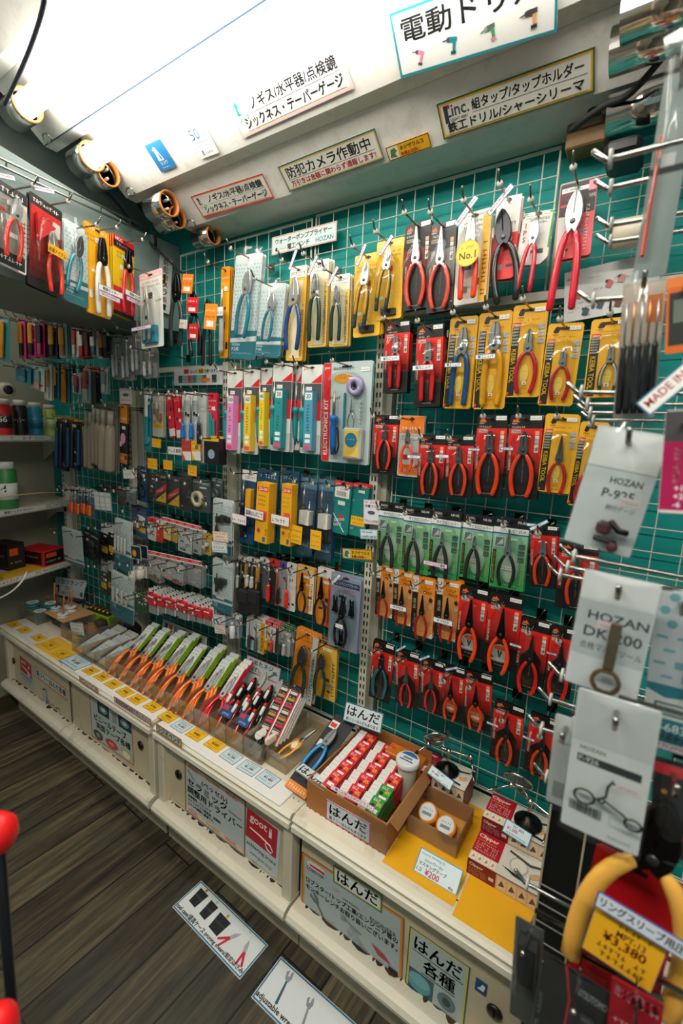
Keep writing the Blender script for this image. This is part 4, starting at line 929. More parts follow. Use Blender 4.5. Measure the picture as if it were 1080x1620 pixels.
# ------------------------------------------------------------------ middle bay
M1, M2, M3, M4, M5 = 'top middle-bay row', 'soldering iron row', 'middle-bay row below irons', 'fourth middle-bay row', 'lowest middle-bay row'
CATN = {}
def mk(i, row, TL, TR, BL, desc, design='plain', o=None, fill=None, spare=1, off=.07, film_d=None, grp=None, yaw=0.0, **kw):
    if design == 'plain': kw.setdefault('name', CATN.get(row, 'tool_card'))
    sh = f'{ORD[i]} pack from left, {row}'
    return pack(design, TL, TR, BL, off, f'{desc}, {sh}', fill, o or {}, cat='tool pack', group=grp, spare=spare, short=sh, film_d=film_d, yaw=yaw, **kw)
def bagged(d=.02, mat=None):              # a loose clear bag drawn round the card
    def f(p, w, h):
        mb = MB(mat or BAG); r = random.Random(int(w * 1e5)); n = 10; vs = []; fs = []
        for j in range(n + 1):
            for k in range(7):
                x = -w * .53 + w * 1.06 * k / 6; z = h * .05 - h * 1.07 * j / n; e = math.sin(PI * k / 6) * (.35 + .65 * math.sin(PI * min(1, .15 + j / n)))
                vs.append((x, -.002 - d * e + r.uniform(-.0022, .0022), z))
        for j in range(n):
            for k in range(6): a = j * 7 + k; fs.append((a, a + 7, a + 8, a + 1))
        mb.add(vs, fs, 'ffffff', BAG, True); mb.build('clear_bag', p)
    return f
def both(*fs):
    def f(p, w, h):
        for q in fs: q and q(p, w, h)
    return f
mk(1, M1, (350, 424), (364, 420), (346, 567), 'narrow yellow card with chrome tool', 'plain', {'a': 'f0a81c', 'b': 'e88f14', 's': 11}, both(lambda p, w, h: t_driver(p, 0, -h * .25, -h * .95, 'd9d8d2', shaft=.3), lambda p, w, h: paste(p, -w * .1, -h * .5, w * 1.3, w * .7, '', y=-.026)), 2, .05)
for i, a, b, c, cd, sz in ((2, (372, 404), (417, 400), (361, 566), 'P-245', .98), (3, (411, 450), (453, 446), (401, 564), 'P-244', .8)):
    mk(i, M1, a, b, c, f'bagged water pump pliers on a white and teal card', 'hozan', {'code': cd}, both(lambda p, w, h: pliers(p, h * .72, 'bent', '127a8c', at=(w * .12, -h * .34), y=-.014, steel='c3c5c4', rot=.1), bagged(.026)), 2, .10, grp='bagged water pump pliers')
def d_yw(p, w, h):
    m = MB(PRINT); m.xf = Matrix.Translation((0, -.0006, 0)); m.rect(-w * .48, w * .48, -h * .12, -h * .02, 'e7e4da'); m.tiny(-w * .4, -h * .09, w * .8, h * .03, '33363a'); m.rect(-w * .3, w * .3, -h * .97, -h * .15, 'efe0b4'); m.tiny(w * .42, -h * .95, h * .6, w * .1, '57512e', rot=PI / 2); sticker(m, -w * .2, -h * .48, w * .4, h * .03); m.build('inner_print', p)
mk(4, M1, (459, 423), (487, 418), (450, 571), 'blue handled water pump pliers on a yellow card', 'plain', {'a': 'eeb63c', 'b': 'e9e2cd', 'hb': .02, 's': 12, 'tc': 'e9e2cd'}, both(d_yw, lambda p, w, h: pliers(p, h * .84, 'bent', '153f7c', at=(w * .05, -h * .36), y=-.016, steel='c9cbca')), 2, .09)
for i, a, b, c in ((5, (491, 414), (521, 408), (486, 550)), (6, (524, 438), (554, 430), (519, 550))):
    mk(i, M1, a, b, c, 'dark green handled electrician pliers on a yellow card', 'plain', {'a': 'e8c063', 'b': 'eceae2', 'hb': .22, 's': 13}, both(d_yw, lambda p, w, h: pliers(p, h * .80, 'lineman', '123a33', at=(0, -h * .38), y=-.016, steel='8e9192')), 3, .09, film_d=.022, grp='electrician pliers packs')
for i, a, b, c in ((7, (562, 405), (604, 397), (559, 534)), (8, (597, 384), (639, 374), (593, 508))):
    mk(i, M1, a, b, c, 'grey and yellow handled cutters on a glossy yellow card', 'plain', {'a': 'f5b81e', 'b': 'efc24a', 'hb': .1, 's': 14}, both(lambda p, w, h: pliers(p, h * .82, 'lineman', '2e3f44', at=(0, -h * .34), y=-.016, steel='d9dad8', rot=.12, inlay='f0b020'), lambda p, w, h: t_box(p, -w * .22, w * .3, -h * .95, -h * .87, '1d1a16', d=.006, name='badge')), 2, .10, film_d=.026, grp='yellow cutter packs')
# soldering irons ---------------------------------------------------------------
def iron_fill(bc, num, tealbox=False):
    def f(p, w, h):
        t_iron(p, -w * .24, -h * .18, -h * .93, '1f8a8e')
        def lab(mb, x0, x1, z0, z1):
            ww = x1 - x0; hh = z1 - z0; mb.rect(x0 + ww * .1, x1 - ww * .1, z1 - hh * .14, z1 - hh * .02, 'e9efec'); mb.text(num, (x0 + x1) / 2, z1 - hh * .115, hh * .075, '1f3a44', True, al='c', wmax=ww * .7)
            mb.tiny((x0 + x1) / 2 + ww * .14, z0 + hh * .32, hh * .48, ww * .3, '24414a', rot=PI / 2)
            for k in range(2): mb.rect(x0 + ww * .2, x1 - ww * .2, z0 + hh * (.13 + .09 * k), z0 + hh * (.19 + .09 * k), 'eef0ea')
            mb.rect(x0 + ww * .1, x1 - ww * .1, z0 + hh * .02, z0 + hh * .09, 'e5527a')
        t_box(p, -w * .10, w * .32, -h * .96, -h * .30, bc, .022, lab, 'carton')
    return f
mk(1, M2, (360, 589), (384, 584), (357, 717), 'teal soldering iron with pink carton', 'goot', {}, iron_fill('e78fc4', '100'), 1, .08)
mk(2, M2, (386, 587), (411, 582), (383, 719), 'teal soldering iron with yellow carton', 'goot', {}, iron_fill('f2c437', '60'), 1, .08)
mk(3, M2, (412, 584), (431, 580), (410, 711), 'teal soldering iron with slim yellow carton', 'goot', {}, iron_fill('ecd02c', '40'), 2, .07)
mk(4, M2, (433, 577), (463, 572), (428, 714), 'teal soldering iron with dark teal carton', 'goot', {}, iron_fill('2b8f92', '30'), 2, .08)
mk(5, M2, (465, 578), (477, 576), (461, 712), 'narrow soldering iron card with teal grip', 'goot', {}, lambda p, w, h: t_iron(p, -w * .1, -h * .2, -h * .93, '1f8a8e', False), 1, .06)
mk(6, M2, (478, 580), (510, 575), (474, 718), 'teal soldering iron with grey blue carton', 'goot', {}, iron_fill('4f98b4', '20'), 2, .08)
def kit(p, w, h):
    m = MB(PRINT); m.xf = Matrix.Translation((0, -.0006, 0)); m.rect(-w * .49, -w * .33, -h * .995, -h * .005, 'e0262e'); m.text('ELECTRONICS KIT', -w * .375, -h * .93, w * .085, 'f4eee8', True, rot=PI / 2, wmax=h * .62); m.text('goot', -w * .47, -h * .07, h * .03, 'f4eee8', True, wmax=w * .12)
    m.text('はんだ付けセット', -w * .28, -h * .075, h * .03, '3a4a4c', True, wmax=w * .56); m.disc(-w * .07, -h * .16, w * .20, 'f0a020', rz=h * .045, n=24); m.tiny(-w * .2, -h * .165, w * .26, h * .02, 'c04a18'); m.rect(-w * .30, w * .46, -h * .96, -h * .88, 'b9c6c6'); sticker(m, w * .28, -h * .10, w * .17, h * .04); m.build('printed_title', p)
    t_roll(p, w * .22, -h * .24, w * .15, 'b9a6d6', '2d4a50')
    t_iron(p, -w * .18, -h * .26, -h * .92, '1b74c4')
    t_file(p, w * .0, -h * .30, -h * .66, w * .035, '1f7f8a', name='tip_tool')
    pliers(p, h * .30, 'nose', 'a9b4b6', at=(w * .16, -h * .48), y=-.010, steel='a9b0b2', name='tweezers', gmat=STEEL)
    c = MB(STEEL); c.tube([(w * .34 + .004 * math.cos(a * 1.3), -.010 + .004 * math.sin(a * 1.3), -h * .37 - h * .008 * a) for a in range(30)], .0012, 'c4c8c8', n=5); c.build('spring', p)
    k = MB(PLASTIC); k.box(w * .05, w * .42, -.022, -.003, -h * .95, -h * .64, 'b9bdb6', ch=.004); q = k.build('stand', p)
    k = MB(PLASTIC); k.box(w * .085, w * .385, -.0235, -.02, -h * .93, -h * .66, 'f0c95a', ch=.002); k.build('sponge', q)
    k = MB(PRINT); k.xf = Matrix.Translation((w * .235, -.0237, -h * .76)); k.disc(0, 0, w * .12, '1f7fa8', n=22); k.tiny(-w * .08, 0, w * .16, w * .03, 'd3e8ee'); k.build('round_sticker', q)
mk(7, M2, (511, 574), (591, 570), (505, 729), 'large blister soldering kit with blue iron and red edge', 'plain', {'a': 'bccbcb', 'b': 'bccbcb', 'hb': .02, 's': 40, 'tc': 'bccbcb', 'ic': 'bccbcb'}, kit, 1, .08, film_d=.03, bub=(.86, .84, -.52))
# under the irons ------------------------------------------------------------------
def hako(c, d=.032, num='KS-40R'):
    def f(p, w, h):
        t_iron(p, -w * .30, -h * .2, -h * .9, '16315c', False)
        def lab(mb, x0, x1, z0, z1):
            ww, hh = x1 - x0, z1 - z0; mb.rect(x0 + ww * .08, x1 - ww * .08, z1 - hh * .14, z1 - hh * .06, 'e9432c'); mb.text('250~500', (x0 + x1) / 2, z1 - hh * .125, hh * .05, 'f6efe4', True, al='c', wmax=ww * .7)
            for k in range(3): mb.tiny(x0 + ww * .15, z1 - hh * (.23 + .07 * k), ww * .6, hh * .04, '4a350c')
            mb.rect(x0 + ww * .3, x1 - ww * .1, z1 - hh * .62, z1 - hh * .46, 'ea5a4a'); mb.disc(x0 + ww * .3, z0 + hh * .2, ww * .16, 'e6502c', n=16); mb.disc(x0 + ww * .3, z0 + hh * .2, ww * .08, '2a5aa0', n=12); mb.rect(x1 - ww * .36, x1 - ww * .14, z0 + hh * .03, z0 + hh * .11, '3d6f84'); mb.text(num, x1 - ww * .06, z0 + hh * .14, ww * .10, '7a5208', True, rot=PI / 2)
        t_box(p, -w * .12, w * .46, -h * .985, -h * .16, 'f2b01e', d, lab, 'carton')
    return f
BL = {'a': '1d4668', 'b': '1a3f5e', 's': 20, 'hb': .14, 'tc': '8fb0c8'}
PRX = [lambda p, w, h: paste(p, 0, -h * .64, w * 1.05, h * .13, '', bc='d9577a', tc='33456a', y=-.04), lambda p, w, h: paste(p, -w * .1, -h * .60, w * .9, h * .12, '温調はんだこて', bc='d9577a', tc='33456a', y=-.042)]
mk(1, M3, (384, 743), (406, 745), (379, 857), 'navy soldering iron on a white and blue card', 'plain', dict(BL, b='e3e2dc', tc='c43a3a'), both(lambda p, w, h: t_iron(p, -w * .15, -h * .12, -h * .9, '1a2638'), lambda p, w, h: t_box(p, w * .05, w * .4, -h * .5, -h * .24, 'e8a420', .016, None, 'carton'), PRX[0]), 1, .07)
mk(2, M3, (407, 743), (442, 744), (402, 853), 'big yellow soldering iron carton on blue card', 'plain', BL, both(hako('f2b01e'), PRX[1]), 1, .08)
mk(3, M3, (446, 745), (474, 746), (441, 859), 'slim yellow soldering iron carton on blue card', 'plain', dict(BL, s=21), both(hako('f2b01e', .026, 'KS-30R'), PRX[0]), 1, .08)
def dbl(p, w, h):
    for x in (-.26, .12): t_iron(p, w * x, -h * (.10 if x < 0 else .3), -h * .8, '1c1c20', False)
    m = MB(PAPER); m.xf = Matrix.Translation((0, -.031, 0)); m.rect(-w * .48, w * .2, -h * .86, -h * .62, 'f3b61e'); m.tiny(-w * .42, -h * .70, w * .55, h * .03, '3a2d10'); m.tiny(-w * .40, -h * .77, w * .5, h * .045, 'd23a1c'); m.tiny(-w * .4, -h * .83, w * .5, h * .025, '3a2d10'); m.build('yellow_price_card', p)
    t_box(p, -w * .2, w * .4, -h * .60, -h * .42, 'e2ddd0', .020, None, 'carton')
for i, a, b, c in ((4, (477, 755), (503, 757), (469, 872)), (5, (505, 757), (530, 760), (499, 881))):
    mk(i, M3, a, b, c, 'black handled irons with a yellow price card', 'plain', dict(BL, b='4f7f9c', p='22506e', s=23), both(dbl, bagged(.03)), 2, .07, grp='black handled iron packs')
def gen(p, w, h):
    m = MB(PRINT); m.xf = Matrix.Translation((0, -.0006, 0)); m.rect(-w * .40, w * .40, -h * .30, -h * .08, 'ece8e0'); m.tiny(-w * .3, -h * .15, w * .6, h * .03, '33343a'); 
    for k in range(8): m.rect(-w * .3 + k * w * .07, -w * .3 + k * w * .07 + w * .03, -h * .27, -h * .18, '2a2b2e')
    m.rect(-w * .18, w * .22, -h * .44, -h * .36, 'e4e2da'); m.text('GENUINE', -w * .30, -h * .78, h * .055, 'cfe4e0', True, rot=.25, wmax=w * .6); m.text('PARTS', -w * .30, -h * .87, h * .055, 'cfe4e0', True, rot=.25, wmax=w * .45); m.poly([(-w * .42, -h * .62), (-w * .36, -h * .62), (w * .32, -h * .95), (w * .26, -h * .95)], 'dfe9e4'); m.build('printed_title', p)
mk(6, M3, (529, 760), (557, 765), (521, 841), 'teal parts packet with red header', 'plain', {'a': '147c78', 'b': 'dd2430', 'hb': .07, 's': 30, 'ic': '147c78'}, gen, 3, .07, grp='teal parts packets')
mk(7, M3, (558, 763), (584, 768), (551, 845), 'teal parts packet with yellow price sticker', 'plain', {'a': '147c78', 'b': 'dd2430', 'hb': .07, 's': 31, 'ic': '147c78', 'y': 1}, None, 3, .06, grp='teal parts packets')
# ratchet drivers, snap ring pliers -----------------------------------------------
DK = {'a': '2c2b2a', 'b': 'd9d6cd', 's': 50, 'hb': .14, 'tc': '3a3a3a', 'v': 'd99a20'}
def wr(c1, c2, n=2):
    def f(p, w, h):
        for k in range(n): t_driver(p, w * (-.2 + .36 * k), -h * .16, -h * .93, (c1, c2)[k % 2], shaft=.5, hr=.007)
    return f
mk(1, M4, (377, 882), (391, 880), (375, 934), 'small wrench card with yellow edge', 'plain', DK, wr('c9c9c6', '222222'), 2, .07)
mk(2, M4, (391, 885), (410, 882), (389, 932), 'ratchet ends on a black and yellow card', 'plain', dict(DK, s=51), wr('c9c9c6', 'c9c9c6'), 2, .08)
mk(3, M4, (411, 883), (427, 884), (408, 945), 'black ratchet driver on a grey card', 'plain', dict(DK, v=None, a='5a5d60', s=52), wr('19191b', '19191b', 1), 2, .07)
mk(4, M4, (425, 884), (442, 886), (422, 955), 'red handled screwdriver on a red headed card', 'plain', dict(DK, b='d8341e', v='d8571e', s=53), wr('e2301e', 'e2301e', 1), 1, .07)
mk(5, M4, (442, 889), (456, 891), (438, 958), 'black driver beside chrome bits on a purple headed card', 'plain', dict(DK, b='46408a', v=None, a='9a9da0', s=54), wr('222224', 'c8c8c8', 1), 1, .07)
mk(6, M4, (454, 891), (469, 893), (451, 965), 'red handled driver with black tip on a white card', 'plain', dict(DK, a='d3d2cc', v=None, s=55), wr('e2301e', '222222', 1), 1, .07)
def snp(g, st):
    def f(p, w, h): pliers(p, h * .88, 'nose', g, at=(-w * .05, -h * .46), y=-.014, steel=st)
    return f
mk(7, M4, (471, 893), (498, 897), (467, 966), 'black handled snap ring pliers on orange card', 'plain', {'a': 'e08a1c', 'b': 'e4b06a', 'v': 'e8d8b8', 's': 56}, snp('1d1e20', '232426'), 1, .07)
mk(8, M4, (503, 896), (527, 903), (497, 985), 'long black handled pliers on white and orange card', 'plain', {'a': 'e3882a', 'b': 'dfe0da', 'v': 'd84a1c', 's': 57}, snp('202124', '2a2b2e'), 1, .07)
def sring(p, w, h):
    m = MB(PRINT); m.xf = Matrix.Translation((0, -.0006, 0)); m.rect(-w * .40, w * .45, -h * .16, -h * .09, '2b2f58'); m.text('スナップリングプライヤー', w * .03, -h * .148, h * .042, 'e6e2ea', True, al='c', wmax=w * .8); m.tiny(-w * .35, -h * .21, w * .7, h * .022, 'c23a4a'); m.tiny(-w * .35, -h * .25, w * .7, h * .022, 'c23a4a'); m.frame(-w * .495, w * .495, -h * .997, -h * .003, w * .012, 'd05a94'); m.build('printed_title', p)
    pliers(p, h * .70, 'nose', '17181a', at=(0, -h * .52), y=-.016, steel='1f2022')
    for x, z in ((-.27, .42), (.27, .42), (0, .40), (-.02, .86)):
        k = MB(STEEL); k.prism([(w * (x + a) , -h * (z + b)) for a, b in ((-.09, .08), (-.05, -.02), (-.06, -.13), (-.02, -.03), (.02, -.03), (.05, -.13), (.05, -.02), (.09, .08))], -.004, -.012, '1a1b1d', ch=.001); k.build('spare_jaw', p)
    k = MB(PAPER); k.xf = Matrix.Translation((w * .0, -.027, -h * .66)); sticker(k, -w * .1, 0, w * .24, h * .05); k.build('price_sticker', p)
mk(9, M4, (525, 907), (572, 913), (518, 1022), 'snap ring plier set with spare jaws on grey card', 'plain', {'a': '7f92a2', 'b': '8fa2b0', 'hb': .05, 's': 58, 'ic': '7f92a2', 'tc': '8fa2b0'}, sring, 2, .10, film_d=.022)
mk(1, M5, (391, 972), (419, 975), (389, 1028), 'small cutter knives on a white card', 'plain', dict(DK, a='cfd4d4', s=60), wr('2a3a48', '4a5a62'), 3, .07)
mk(2, M5, (420, 982), (442, 986), (418, 1028), 'red and yellow bits on a white card', 'plain', {'a': 'd9d6cc', 'b': 'd8343c', 's': 61, 'v': '3a3834'}, wr('d8a81e', 'd83a2a'), 3, .07)
mk(3, M5, (443, 989), (461, 993), (440, 1034), 'green tipped bits on a clear card', 'plain', {'a': 'a9aca6', 'b': '3a6a3a', 's': 62}, wr('2f4a34', 'b9b9b2'), 3, .07)
def snips(p, w, h): pliers(p, h * .86, 'bent', '0f3a2c', at=(0, -h * .40), y=-.018, steel='6a6c6a', rot=.06)
mk(4, M5, (470, 994), (505, 1004), (459, 1102), 'green handled tin snips on orange card', 'plain', {'a': 'e08320', 'b': 'e08320', 'hb': .04, 's': 63, 'v': 'b9c3c6'}, snips, 2, .09, film_d=.024)
mk(5, M5, (497, 1008), (534, 1021), (493, 1096), 'dark tin snips on a yellow card with white side', 'plain', {'a': 'e5a41c', 'b': '2c2b29', 'hb': .06, 's': 64, 'v': 'e8bb50'}, snips, 2, .08, film_d=.024)
for x, l in ((377, 'left'), (393, 'right')):
    a, b = W(x, 930, 1.03), W(x + 16, 976, 1.03); m = MB(RUBBER); m.box(a.x, b.x, 1.025, 1.05, b.z, a.z, '161617', ch=.006); o = tag(m.build('tool_pouch'), f'{l} one of two black fabric pouches under the ratchet ends card', 'pouch', 'black fabric pouches')
    m = MB(RUBBER); m.box(a.x + .004, b.x - .004, 1.021, 1.026, a.z - .045, a.z - .002, '202022', ch=.002); m.build('flap', o)
# small signs on the middle bay
def dr_pump(mb, w, h):
    mb.frame(.001, w - .001, -h + .001, -.001, .0022, 'e0876a'); mb.text('ウォーターポンププライヤー', w * .06, -h * .46, h * .30, '22262a', True, wmax=w * .88); mb.text('電工ペンチ', w * .26, -h * .88, h * .30, '22262a', True, wmax=w * .40); mb.text('HOZAN', w * .70, -h * .86, h * .26, '1b8296', True, wmax=w * .26); mb.disc(w * .08, -h * .75, h * .09, '22262a', rz=h * .12); mb.tiny(w * .13, -h * .8, w * .11, h * .12, '8a8f92')
sheet('name_board', W(430, 376, YW - .012), W(533, 349, YW - .012), W(430, 404, YW - .012), 'pale sign about water pump pliers and electrician pliers, on the upper grid', 'sign', dr_pump, base='cfdedb')
def dr_cc(mb, w, h): mb.frame(.0006, w - .0006, -h + .0006, -.0006, .0018, '4a93b4'); mb.text('We accept', w * .08, -h * .44, h * .28, '1f3a54', True, wmax=w * .8); mb.text('credit cards', w * .08, -h * .86, h * .28, '1f3a54', True, wmax=w * .84)
sheet('notice_card', W(569, 837, 1.05), W(597, 838, 1.05), W(568, 852, 1.05), 'white card saying credit cards are accepted, on the upright by the green packs', 'sign', dr_cc, base='dbe9ec')
def dr_pk(mb, w, h): mb.frame(.0006, w - .0006, -h + .0006, -.0006, .0015, 'e59ab0'); mb.tiny(w * .1, -h * .14, w * .8, h * .07, '3a3a44'); mb.text('作業プロ', w * .1, -h * .32, h * .12, 'd9446a', True, wmax=w * .8); mb.disc(w * .5, -h * .52, w * .24, '3f5a5c', rz=h * .08); mb.text('プリント付き', w * .1, -h * .93, h * .11, 'd9446a', True, wmax=w * .8)
sheet('notice_card', W(575, 790, 1.05), W(600, 792, 1.05), W(573, 828, 1.05), 'pink edged card with an oval part, on the upright left of the green packs', 'sign', dr_pk, base='e3dfe2')
def dr_nej(mb, w, h):
    mb.frame(.0006, w - .0006, -h + .0006, -.0006, .0016, '2f3226'); mb.rect(w * .03, w * .27, -h * .92, -h * .08, 'd9d6c4'); mb.poly([(w * .06, -h * .8), (w * .10, -h * .25), (w * .2, -h * .2), (w * .24, -h * .45), (w * .18, -h * .6), (w * .22, -h * .85)], '5a7038')
    mb.text('ネジザウルス', w * .31, -h * .52, h * .30, '2a2410', True, wmax=w * .64); mb.text('各種お取扱い', w * .31, -h * .88, h * .26, 'd8361e', True, wmax=w * .62)
sheet('notice_card', W(541, 867, 1.075), W(588, 870, 1.075), W(541, 883, 1.075), 'yellow card with a small green figure, on the grid under the teal packets', 'sign', dr_nej, base='f0b41e')

# ------------------------------------------------------------------ left bay: small packs in rows
L1, L2, L3, L4, L5 = 'top left-bay row', 'dark left-bay row', 'third left-bay row', 'fourth left-bay row', 'red packet row'
CATN.update({L3: 'parts_packet', L4: 'parts_packet', L5: 'bit_packet', L2: 'accessory_bag'})
def rc(x0, y0, x1, y1, sl=0.0, ln=0.0): return (x0, y0), (x1, y0 + sl), (x0 + ln, y1)
def brush(p, w, h): t_file(p, 0, -h * .1, -h * .45, w * .3, 'e9e6dc', name='bristles'); t_file(p, 0, -h * .45, -h * .9, w * .4, '2a8c90', name='brush_handle')
def lump(c1, c2):
    def f(p, w, h):
        m = MB(PLASTIC); r = random.Random(int(h * 1e5))
        for k in range(4): x = r.uniform(-.3, .2) * w; z = -h * r.uniform(.35, .8); m.box(x, x + w * .3, -.014, -.003, z, z + h * .16, (c1, c2)[k % 2], ch=.002)
        m.build('contents', p)
    return f
mk(1, L1, *rc(227, 614, 240, 712), 'narrow teal brush pack', 'plain', {'a': '2a7f92', 'b': 'd9e2e0', 's': 70}, brush, 1, .08)
mk(2, L1, *rc(241, 622, 259, 690), 'clear bag of beige parts with yellow sticker', 'plain', {'a': 'cfc9bc', 'b': 'd9d5ca', 'y': 1, 's': 71}, both(lump('8a6a50', 'c9b79c'), bagged()), 1, .08)
mk(3, L1, *rc(261, 622, 271, 692, -1, 7), 'slanting red strip pack', 'plain', {'a': 'dd2438', 'b': 'e8e2dc', 'p': 'e6e2da', 'ic': 'f0dcd8', 's': 72, 'hb': .05}, None, 1, .09)
mk(4, L1, *rc(273, 624, 283, 694, -1, 6), 'slanting red strip pack', 'plain', {'a': 'dd2438', 'b': 'e8e2dc', 'p': 'e6e2da', 'ic': 'f0dcd8', 's': 73, 'hb': .05}, None, 1, .09)
for i, x, cc in ((5, 288, 'd8342c'), (6, 301, 'f0b020')):
    mk(i, L1, *rc(x, 620, x + 12.5, 698), 'clear pack with blue desoldering pump', 'plain', {'a': 'b9c2c0', 'b': 'e3e1da', 's': 74}, lambda p, w, h: t_driver(p, 0, -h * .15, -h * .95, '1b6fc0', shaft=.6, tip='9a9c98', hr=.008), 1, .09)
for x, c, l in ((287, 'e0342c', 'red'), (302, 'f2b41e', 'yellow')):
    def drt(mb, w, h, c=c): mb.tiny(w * .1, -h * .2, w * .8, h * .12, '3a2a1a'); mb.poly([(0, -h * .55), (w, -h * .55), (w, -h), (w * .4, -h)], 'e9e6dc'); mb.tiny(w * .15, -h * .45, w * .7, h * .12, '2a2a2a'); mb.disc(w * .6, -h * .32, w * .16, '4a6a86')
    sheet('price_card', W(x, 697, 1.02), W(x + 14, 697, 1.02), W(x, 728, 1.02), f'{l} tag card below the blue desoldering pumps', 'label', drt, base=c)
mk(7, L1, *rc(312, 622, 327, 732, -1, -1), 'white card with black sponge tool', 'plain', {'a': 'd9dbd6', 'b': 'e6e5df', 's': 76, 'ic': '9a9f9e'}, both(lambda p, w, h: t_driver(p, 0, -h * .3, -h * .72, '1d1e20', shaft=.3), bagged(.012)), 1, .09)
mk(8, L1, *rc(329, 622, 343, 725, -1), 'red and teal brush pack', 'plain', {'a': 'cf2f4a', 'b': 'd8223a', 's': 77, 'ic': 'f0d6d8'}, lambda p, w, h: (t_file(p, -w * .15, -h * .3, -h * .95, w * .28, '2b8a86', name='brush'), t_file(p, w * .2, -h * .4, -h * .95, w * .28, '2b8a86', name='brush')), 1, .09)
def blackbox(p, w, h): t_box(p, -w * .48, w * .48, -h * .98, -h * .08, '1a1a1c', .03, lambda mb, x0, x1, z0, z1: (mb.rect(x0, x1, z1 - h * .1, z1, 'e8b030'), mb.disc((x0 + x1) / 2, z0 + h * .35, w * .22, '8aa4b8')), 'carton')
mk(9, L1, *rc(334, 690, 357, 734), 'black carton with yellow top edge', 'plain', {'a': '1a1a1c', 'b': 'e8b030', 's': 78}, blackbox, 0, .10)
def dr_sold(mb, w, h):
    mb.rect(w * .22, w * .32, -h * .34, -h * .08, 'd8242c'); mb.text('はんだ', w * .35, -h * .32, h * .2, '26282a', True, wmax=w * .16); mb.rect(w * .52, w * .62, -h * .36, -h * .06, 'f0b41e'); mb.text('用途', w * .53, -h * .32, h * .2, '26282a', True, wmax=w * .09); mb.text('で選べます!', w * .64, -h * .32, h * .18, '26282a', True, wmax=w * .24)
    for k, c in enumerate(('36525a', '8aa0a2', 'b54a4a', '4a7a6a', '8fb0b8', '4f6a74', 'd9d4c8', '35484c')): mb.rect(w * (.10 + .10 * k), w * (.19 + .10 * k), -h * .86, -h * .44, c); mb.tiny(w * (.105 + .10 * k), -h * .8, w * .07, h * .1, 'e6e4dc')
    mb.rect(w * .58, w * .76, -h * .82, -h * .62, 'ef7f1c')
sheet('chart_board', W(275, 583, YW - .04), W(352, 579, YW - .04), W(275, 610, YW - .04), 'white solder chart board on the cream rail of the left bay', 'sign', dr_sold, base='d3d8d6')
def dr_dress(mb, w, h): mb.frame(.0006, w - .0006, -h + .0006, -.0006, .0016, 'c9a84a'); mb.text('ドレス専用', w * .07, -h * .78, h * .52, '2a2f6a', True, wmax=w * .86)
sheet('notice_card', W(265, 706, 1.03), W(287, 708, 1.03), W(265, 718, 1.03), 'small white sign with dark blue lettering under the red strip packs', 'sign', dr_dress)
def ycard(x, y, w_, h_, Y, label, skew=2, c='f2b01e', n=3):
    def d(mb, w, h):
        mb.frame(.0004, w - .0004, -h + .0004, -.0004, min(w, h) * .04, '8a6a1a')
        for k in range(n): mb.tiny(w * .1, -h * (.26 + .24 * k), w * .8, h * (.10 if k != 1 else .16), ('3a2d10', 'd23a1c', '3a2d10')[k % 3], seed=k)
    return sheet('price_card', W(x, y, Y), W(x + w_, y + skew, Y), W(x, y + h_, Y), label, 'label', d, base=c)
for x, y, w_, h_, l in ((240, 693, 14, 14, 'yellow price card under the beige parts bag'), (233, 724, 15, 17, 'yellow price card over the blue pack of the dark pack row'), (258, 727, 14, 15, 'yellow price card over the diagonal yellow packs'), (297, 735, 14, 17, 'yellow price card over the black bag and coil')): ycard(x, y, w_, h_, 1.0, l)
mk(1, L2, *rc(217, 738, 233, 793, 0), 'blue card of black leads', 'plain', {'a': '2a4a6c', 'b': '203a58', 's': 80}, lump('1c1c1e', '2e3a44'), 1, .09)
mk(2, L2, *rc(235, 748, 249, 786, 1), 'black pouch', 'plain', {'a': '1c1d1f', 'b': '1c1d1f', 's': 81, 'ic': '44484a', 'tc': '55585a'}, bagged(.016), 1, .10)
def diag(p, w, h):
    m = MB(PRINT); m.xf = Matrix.Translation((0, -.0006, 0)); m.poly([(-w * .45, -h * .95), (w * .45, -h * .55), (w * .45, -h * .95)], 'e8b020'); m.poly([(-w * .45, -h * .62), (w * .45, -h * .30), (w * .45, -h * .48), (-w * .45, -h * .8)], 'd62838'); m.tiny(-w * .3, -h * .68, w * .7, h * .08, 'f2e4de', rot=.36); m.build('printed_label', p)
for i, a in ((3, rc(245, 749, 264, 795, 1)), (4, rc(265, 754, 284, 801, 1))): mk(i, L2, *a, 'black and yellow pack with slanting red band', 'plain', {'a': '222326', 'b': '2a2b2e', 's': 82, 'ic': '4c5052'}, both(diag, bagged(.016)), 1, .10)
mk(5, L2, *rc(285, 748, 304, 807, 1), 'shiny black bag', 'plain', {'a': '17181a', 'b': '202224', 's': 83, 'ic': '2f3234', 'tc': '3a3d3f'}, bagged(.02), 1, .10)
mk(6, L2, *rc(305, 758, 333, 806, 4), 'bag with a cream and blue ring of cable', 'plain', {'a': '3a4a50', 'b': '5a686c', 's': 84}, both(lambda p, w, h: t_roll(p, -w * .1, -h * .6, w * .30, 'd8c998', '2d5a7a'), bagged(.024)), 1, .10)
mk(7, L2, *rc(335, 756, 352, 798, 3), 'bag with a coil of grey hose', 'plain', {'a': '4a585c', 'b': '6a7678', 's': 85}, both(lambda p, w, h: t_roll(p, 0, -h * .55, w * .36, '3a4446', '7a8486'), bagged(.02)), 1, .08)
LW = {'a': 'd8d6ce', 'b': 'd9dad4', 's': 90, 'hb': .2, 'tc': 'd8242c'}
